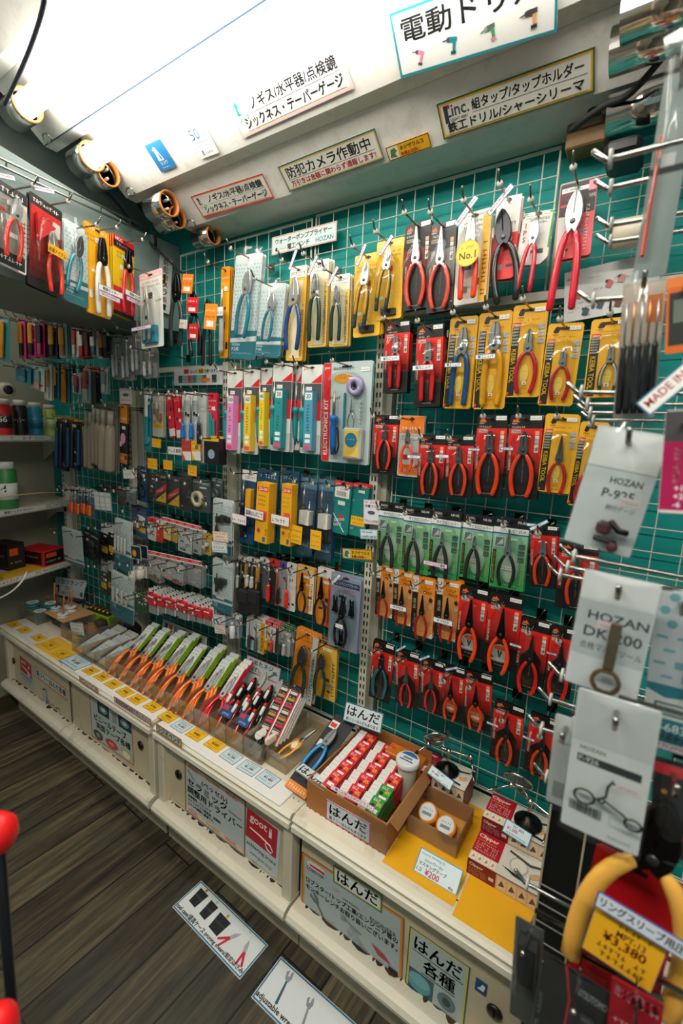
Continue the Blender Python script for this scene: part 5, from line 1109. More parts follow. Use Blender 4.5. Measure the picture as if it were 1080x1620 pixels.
for i, (x0, y0, x1, y1, sl, c, d) in enumerate(((208, 803, 233, 848, 0, {'a': '245a80', 'b': '1f4a6a', 'y': 1}, 'blue card of grey bottles'), (234, 819, 247, 854, 1, {'a': 'cdccc4', 'b': 'd8242c'}, 'white and yellow mini pack'), (248, 823, 258, 857, 1, {'a': 'c8342c', 'b': 'e2e0d8'}, 'red mini pack'), (259, 826, 271, 853, 1, {'a': 'd9b868', 'b': 'e2e0d8'}, 'beige abrasive pack'), (272, 829, 282, 857, 1, {'a': 'd9b050', 'b': 'e2e0d8'}, 'ochre abrasive pack'), (283, 834, 304, 872, 3, {'a': 'd3d6d4', 'b': 'e6e6e0', 'bar': 1}, 'white barcode bag'), (306, 838, 320, 875, 2, {'a': 'b9bcb8', 'b': 'e6e6e0', 'bar': 1}, 'grey barcode bag'), (321, 846, 335, 876, 2, {'a': 'e0c070', 'b': 'e3a820', 'y': 1}, 'yellow mini pack'))):
    mk(i + 1, L3, *rc(x0, y0, x1, y1, sl, -1), d, 'plain', dict(LW, s=90 + i, **c), both(lump('8a8d88', 'c9c5ba') if i in (0, 1, 7) else None, bagged(.010) if i > 3 else None), 3, .10)
for i, (x0, y0, x1, y1, sl, c, d) in enumerate(((209, 884, 221, 916, 1, 'white capped glue bottle', 'b'), (222, 886, 233, 913, 1, 'small white capped glue bottle', 'b'), (235, 880, 255, 918, 1, 'bag with brown and white parts', {'a': 'c9c8c2', 'p': '8a5a3a'}), (256, 886, 272, 914, 1, 'bag with pink label', {'a': 'c3c6c4', 'p': 'e5a88c'}), (273, 891, 290, 922, 2, 'bag with round red and black label', {'a': 'bfc4c3', 'p': '9a2034'}), (297, 893, 318, 926, 2, 'clear bag of grey screws', {'a': 'aab0b0', 'b': 'c3c6c4', 'p': '8a8f90'}))):
    if d == 'b':
        mk(i + 1, L4, *rc(x0, y0, x1, y1, sl), c, 'plain', {'a': 'cfcdc6', 'b': '1f3550', 's': 100 + i, 'hb': .3}, lambda p, w, h: t_bottle(p, 0, -h * .97, h * .66, w * .33, 'd9d2c4', 'efece4'), 2, .10)
    else: mk(i + 1, L4, *rc(x0, y0, x1, y1, sl, -1), c, 'plain', dict(LW, s=100 + i, **d), bagged(.012), 3, .10)
for x, y, l in ((206, 862, 'small dark picture card with yellow sun, left end of the fourth left-bay row'), (217, 861, 'small dark picture card behind the one with the yellow sun')):
    def drd(mb, w, h): mb.rect(w * .06, w * .94, -h * .94, -h * .06, '1a2630'); mb.disc(w * .35, -h * .55, w * .2, 'e8a41e' if x < 210 else '3a5a70', n=12)
    sheet('picture_card', W(x, y, .99 if x < 210 else 1.03), W(x + 16, y + 3, .99 if x < 210 else 1.03), W(x, y + 21, .99 if x < 210 else 1.03), l, 'card', drd, base='c3cdd0')
# red header strips across the hook ends
for (x0, y0, x1, y1, l) in ((256, 817, 318, 833, 'long red and white header strip over the third left-bay row'), (234, 870, 318, 888, 'long red and white header strip over the fourth left-bay row')):
    def drh(mb, w, h):
        mb.rect(0, w, -h * .75, -h * .15, 'd8202c')
        for k in range(5): mb.tiny(w * (.04 + .2 * k), -h * .62, w * .13, h * .3, 'f2ece4', seed=k)
    sheet('header_strip', W(x0, y0, 1.0), W(x1, y1, 1.0), W(x0, y0 + 7, 1.0), l, 'label', drh, base='e6e2da')
def redpk(p, w, h):
    m = MB(PLASTIC); m.box(-w * .42, w * .42, -.012, -.0, -h * .62, -h * .12, 'e01f2e', ch=.002); m.d = .0125; m.rect(-w * .3, w * .32, -h * .30, -h * .22, 'f0e9e4'); m.build('red_holder', p)
    m = MB(PLASTIC); m.box(-w * .34, w * .34, -.009, 0, -h * .97, -h * .62, '8a8f8e', ch=.002); m.build('clear_end', p)
for i, (x, y, w_, h_) in enumerate(((212, 934, 11, 30), (222, 938, 11, 30), (235, 931, 15, 38), (251, 938, 11, 30), (263, 941, 15, 30), (281, 944, 17, 34), (299, 951, 13, 30), (311, 955, 12, 29), (323, 957, 15, 31))):
    g = i < 2
    mk(i + 1, L5, *rc(x, y, x + w_, y + h_, 3, 1), 'green backed bit packet' if g else 'red bit packet', 'plain', {'a': '2f5a3a' if g else 'c9ccca', 'b': '3a6a44' if g else 'd8dad6', 's': 110 + i}, None if g else redpk, 5, .12, gap=.012, grp='green backed bit packets' if g else 'red bit packets')
def price2(x, y, w_, h_, Y, label, bc='4a93a8', base='dfe9ea', skew=2):
    def d(mb, w, h):
        mb.frame(.0004, w - .0004, -h + .0004, -.0004, min(w, h) * .05, bc); mb.tiny(w * .1, -h * .28, w * .8, h * .14, '33383c'); mb.tiny(w * .15, -h * .62, w * .7, h * .22, 'd23a3a'); mb.tiny(w * .1, -h * .86, w * .8, h * .12, '33383c')
    return sheet('price_card', W(x, y, Y), W(x + w_, y + skew, Y), W(x, y + h_, Y), label, 'label', d, base=base)
def hzp(p, w, h): t_driver(p, -w * .15, -h * .25, -h * .60, '1a1b1d', shaft=.6, tip='3a3c3e', hr=.006); lump('17181a', '222426')(p, w, h * .7)
for y0, y1, l in ((790, 874, 'upper'), (886, 966, 'lower')):
    sh = f'{l} patterned bag beside the middle upright'
    pack('hozan', (337, y0), (368, y0 + 2), (336, y1), .11, f'black leads in the {sh}', both(hzp, bagged(.02)), {'code': 'K-32'}, cat='tool pack', spare=1, short=sh)
price2(336, 840, 24, 16, .97, 'orange edged price card on the upper patterned bag', 'e0803a', 'f0e0cc'); price2(334, 856, 24, 17, .97, 'blue edged price card on the upper patterned bag')
price2(338, 972, 17, 14, .99, 'upper white price card below the lower patterned bag'); price2(338, 987, 17, 14, .99, 'lower white price card below the lower patterned bag', 'd98a70', 'efe2d8')
mk(1, 'row below the lower patterned bag', *rc(356, 968, 366, 1000, 1), 'narrow red topped card', 'plain', {'a': 'b9c0c4', 'b': 'c8303a', 's': 131}, None, 2, .10); mk(2, 'row below the lower patterned bag', *rc(366, 972, 378, 1008, 1), 'clear tube pack', 'plain', {'a': '9aa0a2', 'b': 'd9d9d4', 's': 132}, lambda p, w, h: t_bottle(p, 0, -h * .95, h * .7, w * .25, 'dcdedc', 'b9bcba'), 2, .10)
# pruning tools hanging left of the pump pliers
def loose_tool(u, v, y, L, kind, grip, label, rot=0.0, steel='2b2c2e', cat='cutter'):
    c = W(u, v, y); o = empty('cutting_tool', label, cat, mw=Matrix.Translation(c)); pliers(o, L, kind, grip, y=0, steel=steel, rot=rot); return o
loose_tool(279, 468, 1.0, .25, 'bent', '3a3f42', 'long grey handled lopper at the left end of the upper grid', .06)
loose_tool(306, 492, 1.0, .22, 'bent', '18181a', 'black handled cutter with red tag, left of the narrow yellow card', -.05)
loose_tool(328, 500, 1.01, .20, 'slip', '1c1c1e', 'black handled cutter with orange plate, next to the narrow yellow card', .04)
for x, y, w_, h_, c, l in ((289, 433, 17, 30, 'ef7a1c', 'orange card on the grey handled lopper'), (296, 470, 18, 24, 'd8242c', 'red tag on the black handled cutter'), (325, 480, 19, 40, 'ee8a1e', 'orange plate behind the black handled cutter'), (299, 512, 15, 24, 'cf2a2a', 'lower red tag on the black handled cutter'), (284, 505, 12, 14, 'f0e6d8', 'round white tag below the orange card')):
    def drx(mb, w, h, c=c): mb.tiny(w * .1, -h * .3, w * .8, h * .12, 'f4ece0'); mb.tiny(w * .1, -h * .55, w * .8, h * .16, '2a2420'); mb.rect(w * .2, w * .8, -h * .9, -h * .66, 'e9e4da')
    sheet('hang_tag', W(x, y, .985), W(x + w_, y + 1, .985), W(x, y + h_, .985), l, 'tag', drx, base=c, mat=PRINT)

# ------------------------------------------------------------------ recess wall left of the left bay
E1, E2, E3, E4 = 'top recess row', 'second recess row', 'third recess row', 'bottom recess rows'
CATN.update({E1: 'cutter_card', E2: 'cutter_card', E3: 'driver_card', E4: 'accessory_bag'})
def cut(c1, c2):
    def f(p, w, h): t_file(p, 0, -h * .12, -h * .62, w * .5, c1, name='cutter_body'); t_file(p, w * .05, -h * .62, -h * .93, w * .36, c2, name='cutter_end')
    return f
cols = [('d94a8a', 'f0901e', '1c1c1e'), ('c23a80', 'f0a01e', '1c1c1e'), ('a82a6a', '2a1c2a', 'd04a80'), ('303236', 'f2a41e', '232326'), ('8fb6bc', 'f29a1e', 'd9701a'), ('d6dad6', 'd8303a', 'e9e6e0'), ('cf2f3a', 'f0ece4', 'd8303a'), ('7a1c26', '3a1418', '8a2a30'), ('a9c6c8', 'd9ded9', '3a8a92'), ('cfd2cc', 'f08a1e', '2a2a2c'), ('3a3d3f', '5a5f60', '222426')]
for i, (x, c) in enumerate(zip((27, 43, 57, 76, 92, 110, 122, 131, 141, 153, 160), cols)):
    deep = x < 105
    mk(i + 1, E1, *rc(x, 503 + i * 2.2, x + 13, 566 - (i % 3), 1, 2), ('pink and orange', 'pink and black', 'magenta', 'orange and black', 'orange', 'white and red', 'red and white', 'dark red', 'pale teal', 'white and orange', 'dark grey')[i] + ' cutter card', 'plain', {'a': c[0], 'b': 'd6d9d6' if i % 2 else c[0], 's': 140 + i}, cut(c[1], c[2]), 2, .32 if deep else .12, yhook=.10)
pack('plain', (-8, 497), (14, 502), (-8, 566), .36, 'teal card with long orange cutter at the left picture edge', cut('f4a81e', 'ee961a'), {'a': '2f9aa4', 'b': '3aa6ae', 's': 151}, cat='tool pack', yhook=.08)
silver = lambda p, w, h: (t_driver(p, -w * .2, -h * .1, -h * .95, 'b9bbb8', shaft=.4, tip='8a8d8c', hr=.006), t_driver(p, w * .2, -h * .12, -h * .93, '8f9290', shaft=.4, tip='c9cac8', hr=.006), bagged(.02)(p, w, h))
for i, (x0, y0, x1, y1) in enumerate(((178, 530, 191, 600), (192, 532, 210, 602), (208, 522, 224, 592), (226, 552, 248, 598))): mk(i + 1, 'silver bag group under the bulkhead corner', *rc(x0, y0, x1, y1, -1, 2), 'clear bag of steel picks', 'plain', {'a': '8f948f', 'b': 'b9bcb6', 's': 152 + i, 'ic': 'a9ada8', 'tc': 'c9cbc6'}, silver, 1, .16)
for i, (x0, y0, x1, y1, a, b, c1, c2, d, dp) in enumerate(((25, 578, 48, 604, '2b8a9c', '2b8a9c', '1f6f80', '3a9aa6', 'teal blade box card', .32), (48, 580, 70, 616, 'cfd8d6', 'b9d0d2', '8fb4b8', 'd9b0a8', 'pale card of small blades', .30), (69, 575, 81, 632, 'd8dcd8', 'cfd6d4', 'f08a2a', 'e9e4da', 'pale card with orange cutter', .28), (81, 573, 93, 630, '3a6a80', '2a7a8a', 'f2941e', '1d2a30', 'blue card with orange cutter', .26), (93, 571, 110, 640, '2a8a9a', '2f95a4', 'f6a01c', 'f29018', 'teal card with long orange cutter', .2), (115, 590, 128, 622, 'd9dcda', 'c9cfcf', 'c9487a', '7a4a9a', 'white card with pink cutter', .12), (129, 578, 143, 636, 'a9ccd2', 'e08a80', 'c94a42', 'd9dad4', 'blue pack with red cutter', .12), (144, 580, 158, 640, '222528', 'c23038', '2a2f32', '3a4044', 'black pack with red top', .12), (159, 582, 171, 622, 'b9c6c6', 'd0d6d4', '8aa0a2', 'c9ccc8', 'pale grey pack', .12))):
    mk(i + 1, E2, *rc(x0, y0, x1, y1, 1), d, 'plain', {'a': a, 'b': b, 's': 160 + i}, cut(c1, c2), 1, dp, yhook=.10)
nd = lambda p, w, h: (t_driver(p, -w * .18, -h * .1, -h * .97, '15406a', shaft=.12, hr=.009, tip='2a2a2a'), t_driver(p, w * .22, -h * .12, -h * .95, '1d1d20', shaft=.15, hr=.007, tip='e0a81e'))
for i, (x0, y0, x1, y1) in enumerate(((90, 660, 106, 742), (108, 661, 124, 741), (125, 665, 139, 738))): mk(i + 1, E3, *rc(x0, y0, x1, y1), 'navy and yellow precision drivers', 'plain', {'a': '1a3048', 'b': 'e0a020', 'hb': .07, 's': 170 + i, 'p': '1a2a3a'}, nd, 2, .13)
sy = lambda p, w, h: [t_bottle(p, x * w, -h * .97, h * .9, w * .22, '8a7f6e', 'a39b8a') for x in (-.2, .25)]
for i, (x0, y0, x1, y1) in enumerate(((138, 645, 152, 742), (150, 640, 166, 736), (164, 642, 186, 746))): mk(i + 4, E3, *rc(x0, y0, x1, y1), 'bagged beige syringe tubes', 'plain', {'a': '77756a', 'b': '5f605a', 's': 174 + i, 'ic': '8a877a'}, both(sy, bagged(.02)), 1, .13)
mk(7, E3, *rc(187, 640, 202, 735), 'black card with orange top and pink oval', 'plain', {'a': '24262a', 'b': 'e88a28', 'hb': .3, 'p': 'd8741e', 's': 178}, lambda p, w, h: (lambda m: (m.disc(0, -h * .55, w * .28, 'e7a0b6', rz=h * .09), m.build('pink_oval', p)))((lambda m: (setattr(m, 'd', .001), m)[1])(MB(PRINT))), 1, .12)
def dr_t(mb, w, h): mb.frame(.0006, w - .0006, -h + .0006, -.0006, .0014, 'd890a4'); mb.tiny(w * .1, -h * .14, w * .8, h * .08, '44404a'); mb.disc(w * .5, -h * .42, w * .26, '4a6266', rz=h * .1); mb.tiny(w * .1, -h * .8, w * .8, h * .1, 'c2485a')
sheet('notice_card', W(189, 614, 1.0), W(208, 614, 1.0), W(189, 639, 1.0), 'pink edged card with an oval part on the upright under the silver bags', 'sign', dr_t, base='dcd8d8')
for i, (x0, y0, x1, y1, a, d) in enumerate(((113, 770, 122, 812, '8aa0a6', 'blue tipped file set'), (122, 771, 131, 815, '3a6a86', 'red and blue driver set'), (131, 772, 141, 814, '2a4a5c', 'black and red driver set'), (141, 774, 151, 818, '4a7a92', 'orange ended file pack'))): mk(i + 1, 'file row left of the left bay', *rc(x0, y0, x1, y1, 1), d, 'plain', {'a': a, 'b': 'c9cfcf', 's': 180 + i}, wr('d8402c', 'e07a28', 2), 1, .13)
for i, x in enumerate((148, 156, 165)): price2(x, 777 + i, 9, 28, .965, f'{ORD[i + 1]} white tag from left hanging at the file row', '9aa4a4', 'd9dcd8', 1)
mk(5, 'file row left of the left bay', *rc(187, 770, 200, 800), 'dark pack under a white card', 'plain', {'a': '3a4246', 'b': '6a7072', 's': 186}, bagged(), 1, .12); mk(6, 'file row left of the left bay', *rc(200, 772, 214, 796), 'clear pack under a white card', 'plain', {'a': '707a7a', 'b': 'b0b6b4', 's': 187}, bagged(), 1, .12)
sheet('price_card', W(194, 742, .99), W(211, 741, .99), W(194, 757, .99), 'blank white card on the upright beside the beige syringe bags', 'label', lambda mb, w, h: mb.tiny(w * .2, -h * .6, w * .6, h * .12, 'b9b6b0'), base='e3e2dc')
pack('hozan', (97, 836), (129, 837), (101, 892), .16, 'pale patterned bag at the ends of the left shelves', bagged(.02), {'code': 'N-12', 'band': .8}, cat='tool pack')
mk(1, E4, *rc(131, 842, 158, 884, 2), 'tangle of black test leads', 'plain', {'a': '1d2022', 'b': '2a2d30', 's': 190}, lump('141516', '3a3d40'), 1, .14)
for i, x in ((2, 160), (3, 171)): mk(i, E4, *rc(x, 829, x + 11, 884, 1), 'black and yellow striped card', 'plain', {'a': '1f1f20', 'b': 'd6d7d2', 'hb': .25, 'y': 1, 's': 190 + i}, None, 2, .10)
glv = lambda p, w, h: [t_driver(p, x * w, -h * .18, -h * .62, 'dfe0da', shaft=.3, tip='e9e9e4', hr=.005, name='swab') for x in (-.3, -.1, .1, .3)]
for i, (x0, y0, x1, y1, l) in enumerate(((182, 822, 207, 900, 'upper'), (178, 908, 210, 978, 'lower'))): pack('hozan', (x0, y0), (x1, y0 + 2), (x0, y1), .13, f'{l} bag of long white swabs with teal base, recess', both(glv, bagged(.03)), {'code': 'Z-281', 'band': .58}, cat='tool pack', spare=1)
for i, x in ((4, 160), (5, 170)): mk(i, E4, *rc(x, 888, x + 10, 940, 1), 'white card with black and yellow tools', 'plain', {'a': '2a2b2c', 'b': 'd0d2cc', 'hb': .3, 'y': 1, 's': 196 + i}, bagged(), 2, .10)

# ------------------------------------------------------------------ left wall shelves and what stands on them
tb = MB(LAMP); tb.tube([(-2.12, .02, 2.10), (-2.09, 1.02, 2.10)], .016, 'ffffff', n=14); o = tag(tb.build('fluorescent_tube'), 'fluorescent tube above the recess, behind the bulkhead', 'lamp', 'fluorescent tubes')
tb = MB(PAINT); tb.box(-2.15, -2.06, -.02, 1.06, 2.125, ZCEIL, 'd9d8d2'); tag(tb.build('unseen_ceiling_light'), 'white light fitting above the recess, behind the bulkhead', 'lamp', 'aisle light fittings')
def shelf_x(y, back=False): return (-2.300 + (1.02 - y) * .327) if not back else (LWO.x + (LWO.y - y) * .3145 + .004)
def shelf(u, v, label, y0=.20, th=.026):
    z = W(u, v, 1.0).z; mb = MB(PAINT); q = [(shelf_x(1.10), 1.10), (shelf_x(y0), y0), (shelf_x(y0, 1), y0), (shelf_x(1.10, 1), 1.10)]
    mb.add([(a, b, z - th) for a, b in q] + [(a, b, z) for a, b in q], [(0, 3, 2, 1), (4, 5, 6, 7)] + [(k, (k + 1) % 4, 4 + (k + 1) % 4, 4 + k) for k in range(4)], 'd2ccb8'); o = tag(mb.build('shelf'), label, 'shelf', 'cream shelves on the left wall')
    br = MB(PAINT); yb = 1.085; br.add([(shelf_x(yb, 1), yb, z - th), (shelf_x(yb) - .01, yb, z - th), (shelf_x(yb) - .05, yb, z - th - .035), (shelf_x(yb) - .17, yb, z - th - .055), (shelf_x(yb, 1), yb, z - th - .11)] + [(shelf_x(yb, 1), yb + .004, z - th), (shelf_x(yb) - .01, yb + .004, z - th), (shelf_x(yb) - .05, yb + .004, z - th - .035), (shelf_x(yb) - .17, yb + .004, z - th - .055), (shelf_x(yb, 1), yb + .004, z - th - .11)], [(0, 1, 2, 3, 4), (9, 8, 7, 6, 5)] + [(k, 5 + k, 5 + (k + 1) % 5, (k + 1) % 5) for k in range(5)], 'cfc8b3'); br.build('bracket', o)
    return z
def on_shelf_strip(z, ya, yb, txt, label, bc='4a93a8', h=.024, tc='22262a', base='e2e6e2'):
    a, b = Vector((shelf_x(yb) + .002, yb, z + .002)), Vector((shelf_x(ya) + .002, ya, z + .002))
    def d(mb, w, hh): mb.frame(.0006, w - .0006, -hh + .0006, -.0006, .0018, bc); mb.text(txt, w * .5, -hh * .76, hh * .52, tc, True, al='c', wmax=w * .88) if txt else mb.tiny(w * .08, -hh * .7, w * .84, hh * .4, tc)
    return sheet('shelf_label', b if False else a, b, a + Vector((0, 0, -h)), label, 'label', d, base=base)
zs1 = shelf(88, 690, 'upper cream shelf on the left wall, carrying spray cans'); zs2 = shelf(95, 797, 'middle cream shelf on the left wall, with a screwdriver label strip'); zs3 = shelf(103, 895, 'lower cream shelf on the left wall, with red and black cartons')
LFR = lambda y, inn, z: Vector((shelf_x(y) - inn, y, z))
on_shelf_strip(zs1, 1.00, .82, 'ルータービット!', 'label strip about router bits on the upper left shelf edge', '8a8f94'); on_shelf_strip(zs1, .815, .60, '防犯カメラ作動中', 'label strip about security cameras on the upper left shelf edge', 'd8a080', tc='2a2422')
on_shelf_strip(zs2, .95, .70, '精密ミックドライバー', 'label strip about screwdrivers on the middle left shelf edge', 'e0a070'); on_shelf_strip(zs2, 1.07, .97, '', 'small dark price tag on the middle left shelf edge', '3a5a54', tc='b0304a', base='cfd8d2')
on_shelf_strip(zs3, .88, .62, 'バイス/クランプ', 'label strip about vises and clamps on the lower left shelf edge', 'e09a5a'); on_shelf_strip(zs3, 1.05, .90, '', 'orange edged printed strip on the lower left shelf edge', 'e0905a')
def can(y, inn, z, r, h, c, capc, label, txt=None, band=None, tc='1d1d1f'):
    p = LFR(y, inn, z); o = empty('spray_can', label, 'can', loc=p, group='cans on the left shelves')
    mb = MB(PLASTIC); mb.lathe([(r * .96, 0), (r, .004), (r, h * .80), (r * .8, h * .86), (r * .8, h * .88)], c, n=20); b = mb.build('can_body', o)
    if band: mb = MB(PRINT); mb.lathe([(r * 1.006, h * .2), (r * 1.006, h * .55)], band, n=20); mb.build('can_label', b)
    mb = MB(PLASTIC); mb.lathe([(r * .82, h * .84), (r * .82, h * .98), (r * .74, h), (0, h)], capc, n=18); mb.build('cap', o)
    if txt:
        mb = MB(PRINT); y_ = mb.up(); v, f, a, bb, lo, hi = text_poly(txt, True); hh = h * .16; k = hh / max(hi - lo, .3); kx = min(k, r * 2.0 / (bb - a)); f0 = math.atan2(-.95, .9)
        vs = []
        for px, pz in v: q = ((px - (a + bb) / 2) * kx) / r; an = f0 + q; vs.append((r * 1.01 * math.cos(an), r * 1.01 * math.sin(an), h * .36 + (pz - lo) * k))
        mb.add(vs, f, tc); mb.build('lettering', b)
    return o
can(.812, .045, zs1, .028, .15, 'd0222c', 'ece9e2', 'red can with white cap on the upper left shelf', '556', '1c1a1a', 'f0e9e0'); can(.880, .045, zs1, .028, .15, '1d1c1e', 'ece9e2', 'black can with white cap on the upper left shelf', 'スーパー', None, 'e6e2da'); can(.948, .045, zs1, .029, .145, '2c86a8', 'e9e7e0', 'blue can with white cap on the upper left shelf', None, '1f6f90')
can(1.018, .045, zs1, .028, .14, 'c9d86a', 'e9e7e0', 'yellow green can with white cap at the right end of the upper left shelf', None, 'dfe7a0')
can(.800, .05, zs2, .040, .20, '3a8a4a', 'e6e4dc', 'large green and white spray can on the middle left shelf', '34', 'e2e6dc')
def carton(y, inn, z, dx, dy, h, c, label, fc, draw=None, rz=.30):
    p = LFR(y, inn, z); o = empty('carton', label, 'box', loc=p, rz=rz); mb = MB(PRINT); mb.box(-dx, 0, -dy / 2, dy / 2, 0, h, c, ch=.001); mb.d = 0
    # front face print, seen from +x
    mb.xf = Matrix.Translation((.0002, 0, 0)) @ Matrix.Rotation(PI / 2, 4, 'Z'); mb.rect(-dy * .46, dy * .46, h * .08, h * .92, fc); mb.rect(-dy * .4, dy * .1, h * .55, h * .82, 'e4572a'); mb.tiny(-dy * .4, h * .25, dy * .7, h * .12, 'd9d4c8'); mb.xf = Matrix.Translation((0, -dy / 2 - .0002, 0)); mb.rect(-dx * .9, -dx * .1, h * .1, h * .9, fc); mb.tiny(-dx * .8, h * .5, dx * .6, h * .14, 'e07a3a')
    mb.build('carton_body', o); return o
carton(.98, .01, zs3, .16, .11, .075, 'd22026', 'red carton of a drill kit at the right end of the lower left shelf', '1a1716'); carton(.84, .10, zs3, .12, .08, .12, '1b1a1a', 'black carton behind the red one on the lower left shelf', '2a2624'); carton(.70, .14, zs3, .12, .11, .14, '141416', 'tall black carton on the lower left shelf', '1e2024'); carton(.56, .13, zs3, .11, .10, .085, 'b02026', 'dark red carton at the back of the lower left shelf', '3a1a1a')
p = LFR(.70, .05, zs3); o = empty('bench_vise', 'small dark red bench vise on the lower left shelf', 'vise', loc=p, rz=.3); mb = MB(PAINT); mb.box(-.03, .03, -.02, .02, 0, .02, '7a1c22', ch=.004); mb.box(-.028, -.008, -.03, .03, .02, .045, '8a2228', ch=.004); mb.build('vise_body', o)
mb = MB(PAINT); mb.box(.004, .022, -.03, .03, .018, .045, '8a2228', ch=.004); mb.build('moving_jaw', o); mb = MB(STEEL); mb.tube([(-.02, 0, .012), (.055, 0, .012)], .005, 'b9b9b6', n=8); mb.tube([(.05, -.02, .012), (.05, .02, .012)], .0025, 'b9b9b6', n=6); mb.build('screw', o)
def dys(mb, w, h): pass
mb = MB(PAPER); q = [Vector((shelf_x(y) - i, y, zs3 + .0012)) for y, i in ((.95, .005), (.45, .005), (.45, .10), (.95, .10))]; mb.add(q, [(0, 3, 2, 1)], 'e8b422'); tag(mb.build('yellow_sheet'), 'yellow paper sheet lying along the lower left shelf front', 'paper')
c = W(6, 617, .74); o = empty('camera_dome', 'cream security camera with dark lens at the left picture edge', 'camera', loc=c); mb = MB(PLASTIC); mb.lathe([(.028, -.03), (.028, .03), (.020, .042), (0, .044)], 'c9c2ae', n=22, axis='x'); mb.build('housing', o); mb = MB(PLASTIC); mb.lathe([(.017, .0425), (.012, .046), (0, .047)], '141414', n=18, axis='x'); mb.build('lens', o); mb = MB(PLASTIC); mb.box(-.30, -.03, -.012, .012, -.012, .012, 'a9a390', ch=.003); mb.build('bracket', o)
mb = MB(RUBBER); P = [W(42, 905, .72), W(38, 920, .69), W(20, 940, .66), W(-6, 948, .62)]; mb.tube(bez(*[tuple(a) for a in P]), .0032, 'd9d6cc', n=6); tag(mb.build('cable'), 'white cable hanging over the lower left shelf edge', 'cable')
mb = MB(RUBBER); mb.tube([W(0, 786, .70), W(40, 782, .80), W(60, 780, .86), W(95, 779, .97)], .002, 'c9b98a', n=6); tag(mb.build('rope'), 'thin yellow twisted rope stretched before the middle left shelf', 'rope')

# ------------------------------------------------------------------ packs on the bulkhead
def bframe(TL, TR, BL, off):
    a, b, c = bulk_pt(*TL, off), bulk_pt(*TR, off), bulk_pt(*BL, off); w = (b - a).length; h = (c - a).length; zz_ = -(c - a).normalized(); xx = (b - a); xx = (xx - zz_ * xx.dot(zz_)).normalized(); yy = zz_.cross(xx); o = (a + b) / 2
    return Matrix(((xx.x, yy.x, zz_.x, o.x), (xx.y, yy.y, zz_.y, o.y), (xx.z, yy.z, zz_.z, o.z), (0, 0, 0, 1))), w, h
def bk(i, TL, TR, BL, desc, design, o, fill, film_d=.022, spare=1, off=.05):
    sh = f'{ORD[i]} pack from left on the bulkhead'
    return pack(design, TL, TR, BL, off, f'{desc}, {sh}', fill, o, cat='cutter pack', spare=spare, short=sh, film_d=film_d, frame=bframe(TL, TR, BL, off), jig=False, yhook=.05)
def mat_bk(p, w, h): pliers(p, h * .86, 'bent', 'f0301c', at=(w * .02, -h * .36), y=-.018, steel='d6d8d8', rot=.08)
bk(1, (-12, 282), (43, 305), (-13, 418), 'red handled pruning shears on a dark card', 'plain', {'a': '8f8a86', 'b': '1c1b1c', 'hb': .14, 's': 200, 'ic': 'b9b4b0', 'v': 'd8d2ca', 'p': '1e1d1e'}, mat_bk)
def mb2(p, w, h):
    m = MB(PRINT); m.xf = Matrix.Translation((0, -.0008, 0)); m.grad(-w * .46, w * .46, -h * .98, -h * .12, '181416', 'c9201c', 9); m.tiny(-w * .4, -h * .08, w * .5, h * .03, 'd9d4cc'); m.rect(w * .2, w * .44, -h * .34, -h * .18, 'e9e2da'); m.build('print', p)
    k = MB(PLASTIC); k.add([(-w * .36, -.012, -h * .2), (w * .22, -.012, -h * .26), (-w * .3, -.012, -h * .5), (-w * .36, -.004, -h * .2), (w * .22, -.004, -h * .26), (-w * .3, -.004, -h * .5)], [(2, 1, 0), (3, 4, 5), (0, 1, 4, 3), (1, 2, 5, 4), (2, 0, 3, 5)], 'd42a2a'); k.build('red_guard', p)
    pliers(p, h * .74, 'bent', 'f2381c', at=(w * .12, -h * .52), y=-.016, steel='d9dad8', rot=-.12)
    k = MB(PRINT); k.xf = Matrix.Translation((0, -.032, 0)); k.rect(-w * .2, w * .4, -h * .60, -h * .50, 'e2a51c'); k.text('必須アイテム', -w * .18, -h * .585, h * .05, '221a10', True, wmax=w * .54); k.build('yellow_badge', p)
bk(2, (47, 308), (98, 329), (43, 455), 'red pruning shears with yellow badge on a black card', 'plain', {'a': '1a1718', 'b': '1a1718', 's': 201, 'ic': '6a6462', 'hb': .1}, mb2)
bk(3, (101, 350), (138, 360), (103, 480), 'teal handled cutter in a patterned bag', 'hozan', {'code': 'P-726', 'band': .68}, both(lambda p, w, h: pliers(p, h * .8, 'bent', '1f7f8f', at=(-w * .1, -h * .36), y=-.016, steel='6f7476', rot=.2), bagged(.026)), None)
bk(4, (134, 352), (172, 366), (138, 497), 'white handled ratchet cutter on a yellow card', 'plain', {'a': 'f0ac18', 'b': 'eaa414', 's': 203, 'hb': .08}, lambda p, w, h: (pliers(p, h * .92, 'lineman', 'e6e4de', at=(0, -h * .36), y=-.018, steel='2f3032'), paste(p, w * .05, -h * .72, w * 1.05, h * .07, '電線カッター', y=-.04), paste(p, w * .0, -h * .79, w * .9, h * .055, 'MADE IN JAPAN', fc='efd2da', tc='b04a5a', y=-.04)), None)
